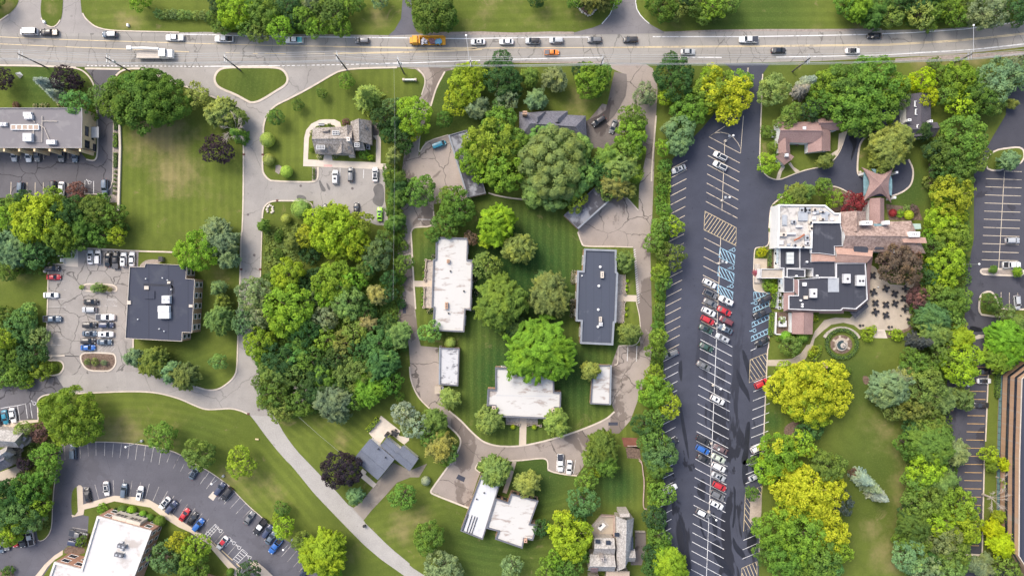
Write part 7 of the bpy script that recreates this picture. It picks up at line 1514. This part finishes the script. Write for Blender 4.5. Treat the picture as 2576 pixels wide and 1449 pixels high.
# flowers
def flowers(s, n, rad, base, spot, desc, place, grp):
    x, y = pl(s)[0]; g = np.random.default_rng(int(abs(x*7+y*3))); r = empty('flower_bed', x, y)
    def cl_(m, zz, sz, nm, c):
        d_ = unit(g.normal(size=(m,3))); d_[:,2] = np.abs(d_[:,2]); p = d_*np.array([rad, rad, .8])*g.uniform(.4,1,(m,1)); p[:,2] += zz
        me = cards(p, unit(d_+np.array([0,0,.8])), g.uniform(.6,1.2,m)*sz, None, g, g.uniform(0,1,m), np.full(m,.6), nm); o = bpy.data.objects.new(nm, me); col.objects.link(o); o.parent = r; o.color = (*c, 0)
    cl_(int(260*rad), 0, .28, 'foliage', base); cl_(int(n), .12, .17, 'blossoms', spot); thing(r, desc, 'flowers', place, grp)
cr_ = (.62,.62,.48); dk = (.03,.07,.03)
for s, rad in (('@22 815,380',1.0),('@22 812,450',1.0),('@22 810,530',1.1),('@22 808,600',.9),('@22 820,750',1.2),('@22 800,965',.7),('@22 255,985',1.0),('@22 300,300',.7)): flowers(s, 90*rad, rad, dk, cr_, 'white flowering shrub', 'along the long white roofed block', 'white flowering shrubs')
for k in range(9): 
    yy = 510+k*28 if k < 5 else 860+(k-5)*60; flowers('@22 %d,%d' % (2048-k*2, yy), 130, .8, (.07,.10,.04), (.60,.55,.50), 'cream flowering shrub', 'along the slate roofed block', 'cream flowering shrubs')
for s in ('@11 1440,515', '@11 1630,500', '@11 1415,165', '@11 1352,215'): flowers(s, 120, .9, (.10,.16,.05), (.70,.68,.50), 'cream hydrangea bush', 'by the stone cottage', 'cream hydrangeas')
flowers('@32 1772,505', 320, 1.2, (.25,.10,.12), (.62,.14,.38), 'bright pink flower bed', 'at the clubhouse entry', None); flowers('@31 2280,348', 60, .7, (.10,.15,.05), (.40,.15,.30), 'purple flowers', 'in the annex courtyard', None)
for k, x in enumerate((70, 300, 380, 440, 600, 650, 760)): flowers('@00 %d,1322' % (x+150), 80, .8, (.07,.13,.04), (.62,.58,.42), 'cream and green border clump', 'north of the tan office', 'border clumps by the tan office')
# lying grass clumps inside planters
for s, r, c in (('@02 1170,705',9,'w'),('@02 1235,690',13,'w'),('@02 1290,710',10,'O'),('@02 1370,715',7,'k'),('@02 1020,687',6,'L'),('@03 1090,170',8,'w'),('@03 1185,168',10,'w'),('@03 1300,180',8,'s'),('@03 670,235',9,'l'),('@11 2065,520',9,'L'),('@11 1990,480',13,'g'),('@11 1330,420',6,'l'),('@11 1760,85',10,'n'),('@11 1560,125',6,'g'),('@22 1000,590',4,'d'),('@00 200,1320',9,'n')):
    x, y = pl(s)[0]; plant(x/S+1288, 724.5-y/S, r, c, 'u', {'@0': 'in the west gardens and islands', '@1': 'round the stone cottage', '@2': 'in the courtyard'}[s[:2]], 'planting bed shrubs')
for k, (s) in enumerate(('@01 1445,695','@01 1440,750','@01 1438,800','@01 1437,852','@01 1435,905','@01 1430,965','@11 1362,670','@11 1362,705','@11 1362,740','@11 1362,775')):
    x, y = pl(s)[0]; plant(x/S+1288, 724.5-y/S, 4, 'g' if k < 6 else 'G', 'u', 'in the gravel strip', 'young shrubs in gravel')

def undergrowth(s, dens, c, hh, desc, place):
    P = np.array(pl(s)); g = np.random.default_rng(len(s)+5); A_ = abs(area([tuple(q) for q in P])); m = int(A_*dens*2.2)
    x = g.uniform(P[:,0].min(), P[:,0].max(), m*2); y = g.uniform(P[:,1].min(), P[:,1].max(), m*2); k = inside(x, y, [tuple(q) for q in P]); x, y = x[k], y[k]
    cl_ = np.sin(x*.9+np.sin(y*.7)*2)*np.cos(y*1.1+np.cos(x*.5)*2); z = hh*(.55+.45*cl_)*g.uniform(.5,1,len(x))+.1; n = len(x)
    me = cards(np.stack([x, y, z], 1), unit(np.array([0,0,1.])+g.normal(size=(n,3))*.45), g.uniform(.35,.75,n), None, g, g.uniform(0,1,n), .5+.5*cl_, 'undergrowth')
    o = bpy.data.objects.new('undergrowth', me); col.objects.link(o); o.color = (*TC[c], 0); o['kind'] = 'stuff'; thing(o, desc, 'undergrowth', place)
undergrowth('@P 665,690 760,680 860,670 985,700 1000,800 1000,985 960,1000 840,1030 735,1050 660,1000 640,880 655,820 640,720', 3.5, 'g', 1.6, 'green undergrowth filling the thick wood', 'east of the side street')
undergrowth('@P 0,500 60,500 230,505 318,580 300,612 190,622 110,690 0,690', 3.5, 'g', 1.4, 'green undergrowth below the trees', 'south of the tan office lot')
undergrowth('@P 0,785 60,790 115,830 118,940 40,965 0,968', 3.5, 'G', 1.5, 'bushy undergrowth', 'west of the blue roofed office lot')
undergrowth('@P 90,1080 150,1110 130,1200 125,1330 60,1330 0,1350 0,1225 60,1180', 3.5, 'O', 1.4, 'leafy undergrowth', 'between the stone mansion and the curved lot')
undergrowth('@P 1650,400 1686,430 1684,520 1672,640 1672,740 1668,900 1662,1100 1662,1449 1630,1449 1625,1100 1640,900 1650,700 1655,540', 4, 'l', 1.2, 'bright green scrub strip', 'along the west edge of the dark lot')
undergrowth('@P 2345,420 2430,430 2440,700 2400,840 2370,880 2390,1050 2410,1200 2430,1400 2400,1449 2270,1449 2280,1250 2270,1060 2290,880 2330,720', 3, 'g', 1.4, 'green undergrowth below the tree belt', 'beside the east lot')
undergrowth('@P 665,580 750,560 770,650 760,680 665,700', 3, 'O', .7, 'rough grassy scrub', 'south of the cottage lot')
undergrowth('@P 965,430 1010,430 1008,580 1018,700 1000,870 990,700 985,560', 3.5, 'g', 1.3, 'green scrub strip below the wire', '')
undergrowth('@P 540,0 880,0 870,75 640,85 560,70', 3, 'g', 1.2, 'undergrowth below the roadside trees', 'north of the main road')
undergrowth('@P 2130,-20 2576,-20 2576,40 2400,55 2280,70 2180,55 2130,30', 3, 'g', 1.3, 'undergrowth of the roadside wood', 'at the top right')

# ================================================================ LABELS
ORD = ['', '2nd', '3rd', '4th', '5th', '6th', '7th', '8th', '9th', '10th', '11th', '12th', '13th', '14th', '15th', '16th', '17th', '18th', '19th', '20th']
SM = ('in', 'the', 'of')
from collections import defaultdict
gr = defaultdict(list)
for e in LB: gr[(e[1], e[2])].append(e)
for (desc, place), es in gr.items():
    base = (desc+' '+place).strip()
    if len(es) == 1: es[0][0]['label'] = base; continue
    xs = [e[3] for e in es]; ys = [e[4] for e in es]
    if max(xs)-min(xs) >= max(ys)-min(ys): es.sort(key=lambda e: e[3]); a, b_ = 'from the left', 'from the right'
    else: es.sort(key=lambda e: -e[4]); a, b_ = 'from the top', 'from the bottom'
    n = len(es); end = {'from the left': ('leftmost', 'rightmost'), 'from the top': ('topmost', 'bottommost')}[a]
    for i, e in enumerate(es):
        if i == 0: t = ', '+end[0]+(' of %d' % n)
        elif i == n-1: t = ', '+end[1]+(' of %d' % n)
        else: t = ', '+(ORD[i]+' '+a if i <= n/2 else ORD[n-1-i]+' '+b_)
        e[0]['label'] = base+t
for o in bpy.data.objects:
    if o.get('label'):
        k = len(o['label'].split())
        if k > 16: print('LONG', k, o['label'])
        if k < 4: print('SHORT', o['label'])
for o in scene.objects:
    if 'hh' in o: del o['hh']
print('objects', len(scene.objects), 'trees', ntree)
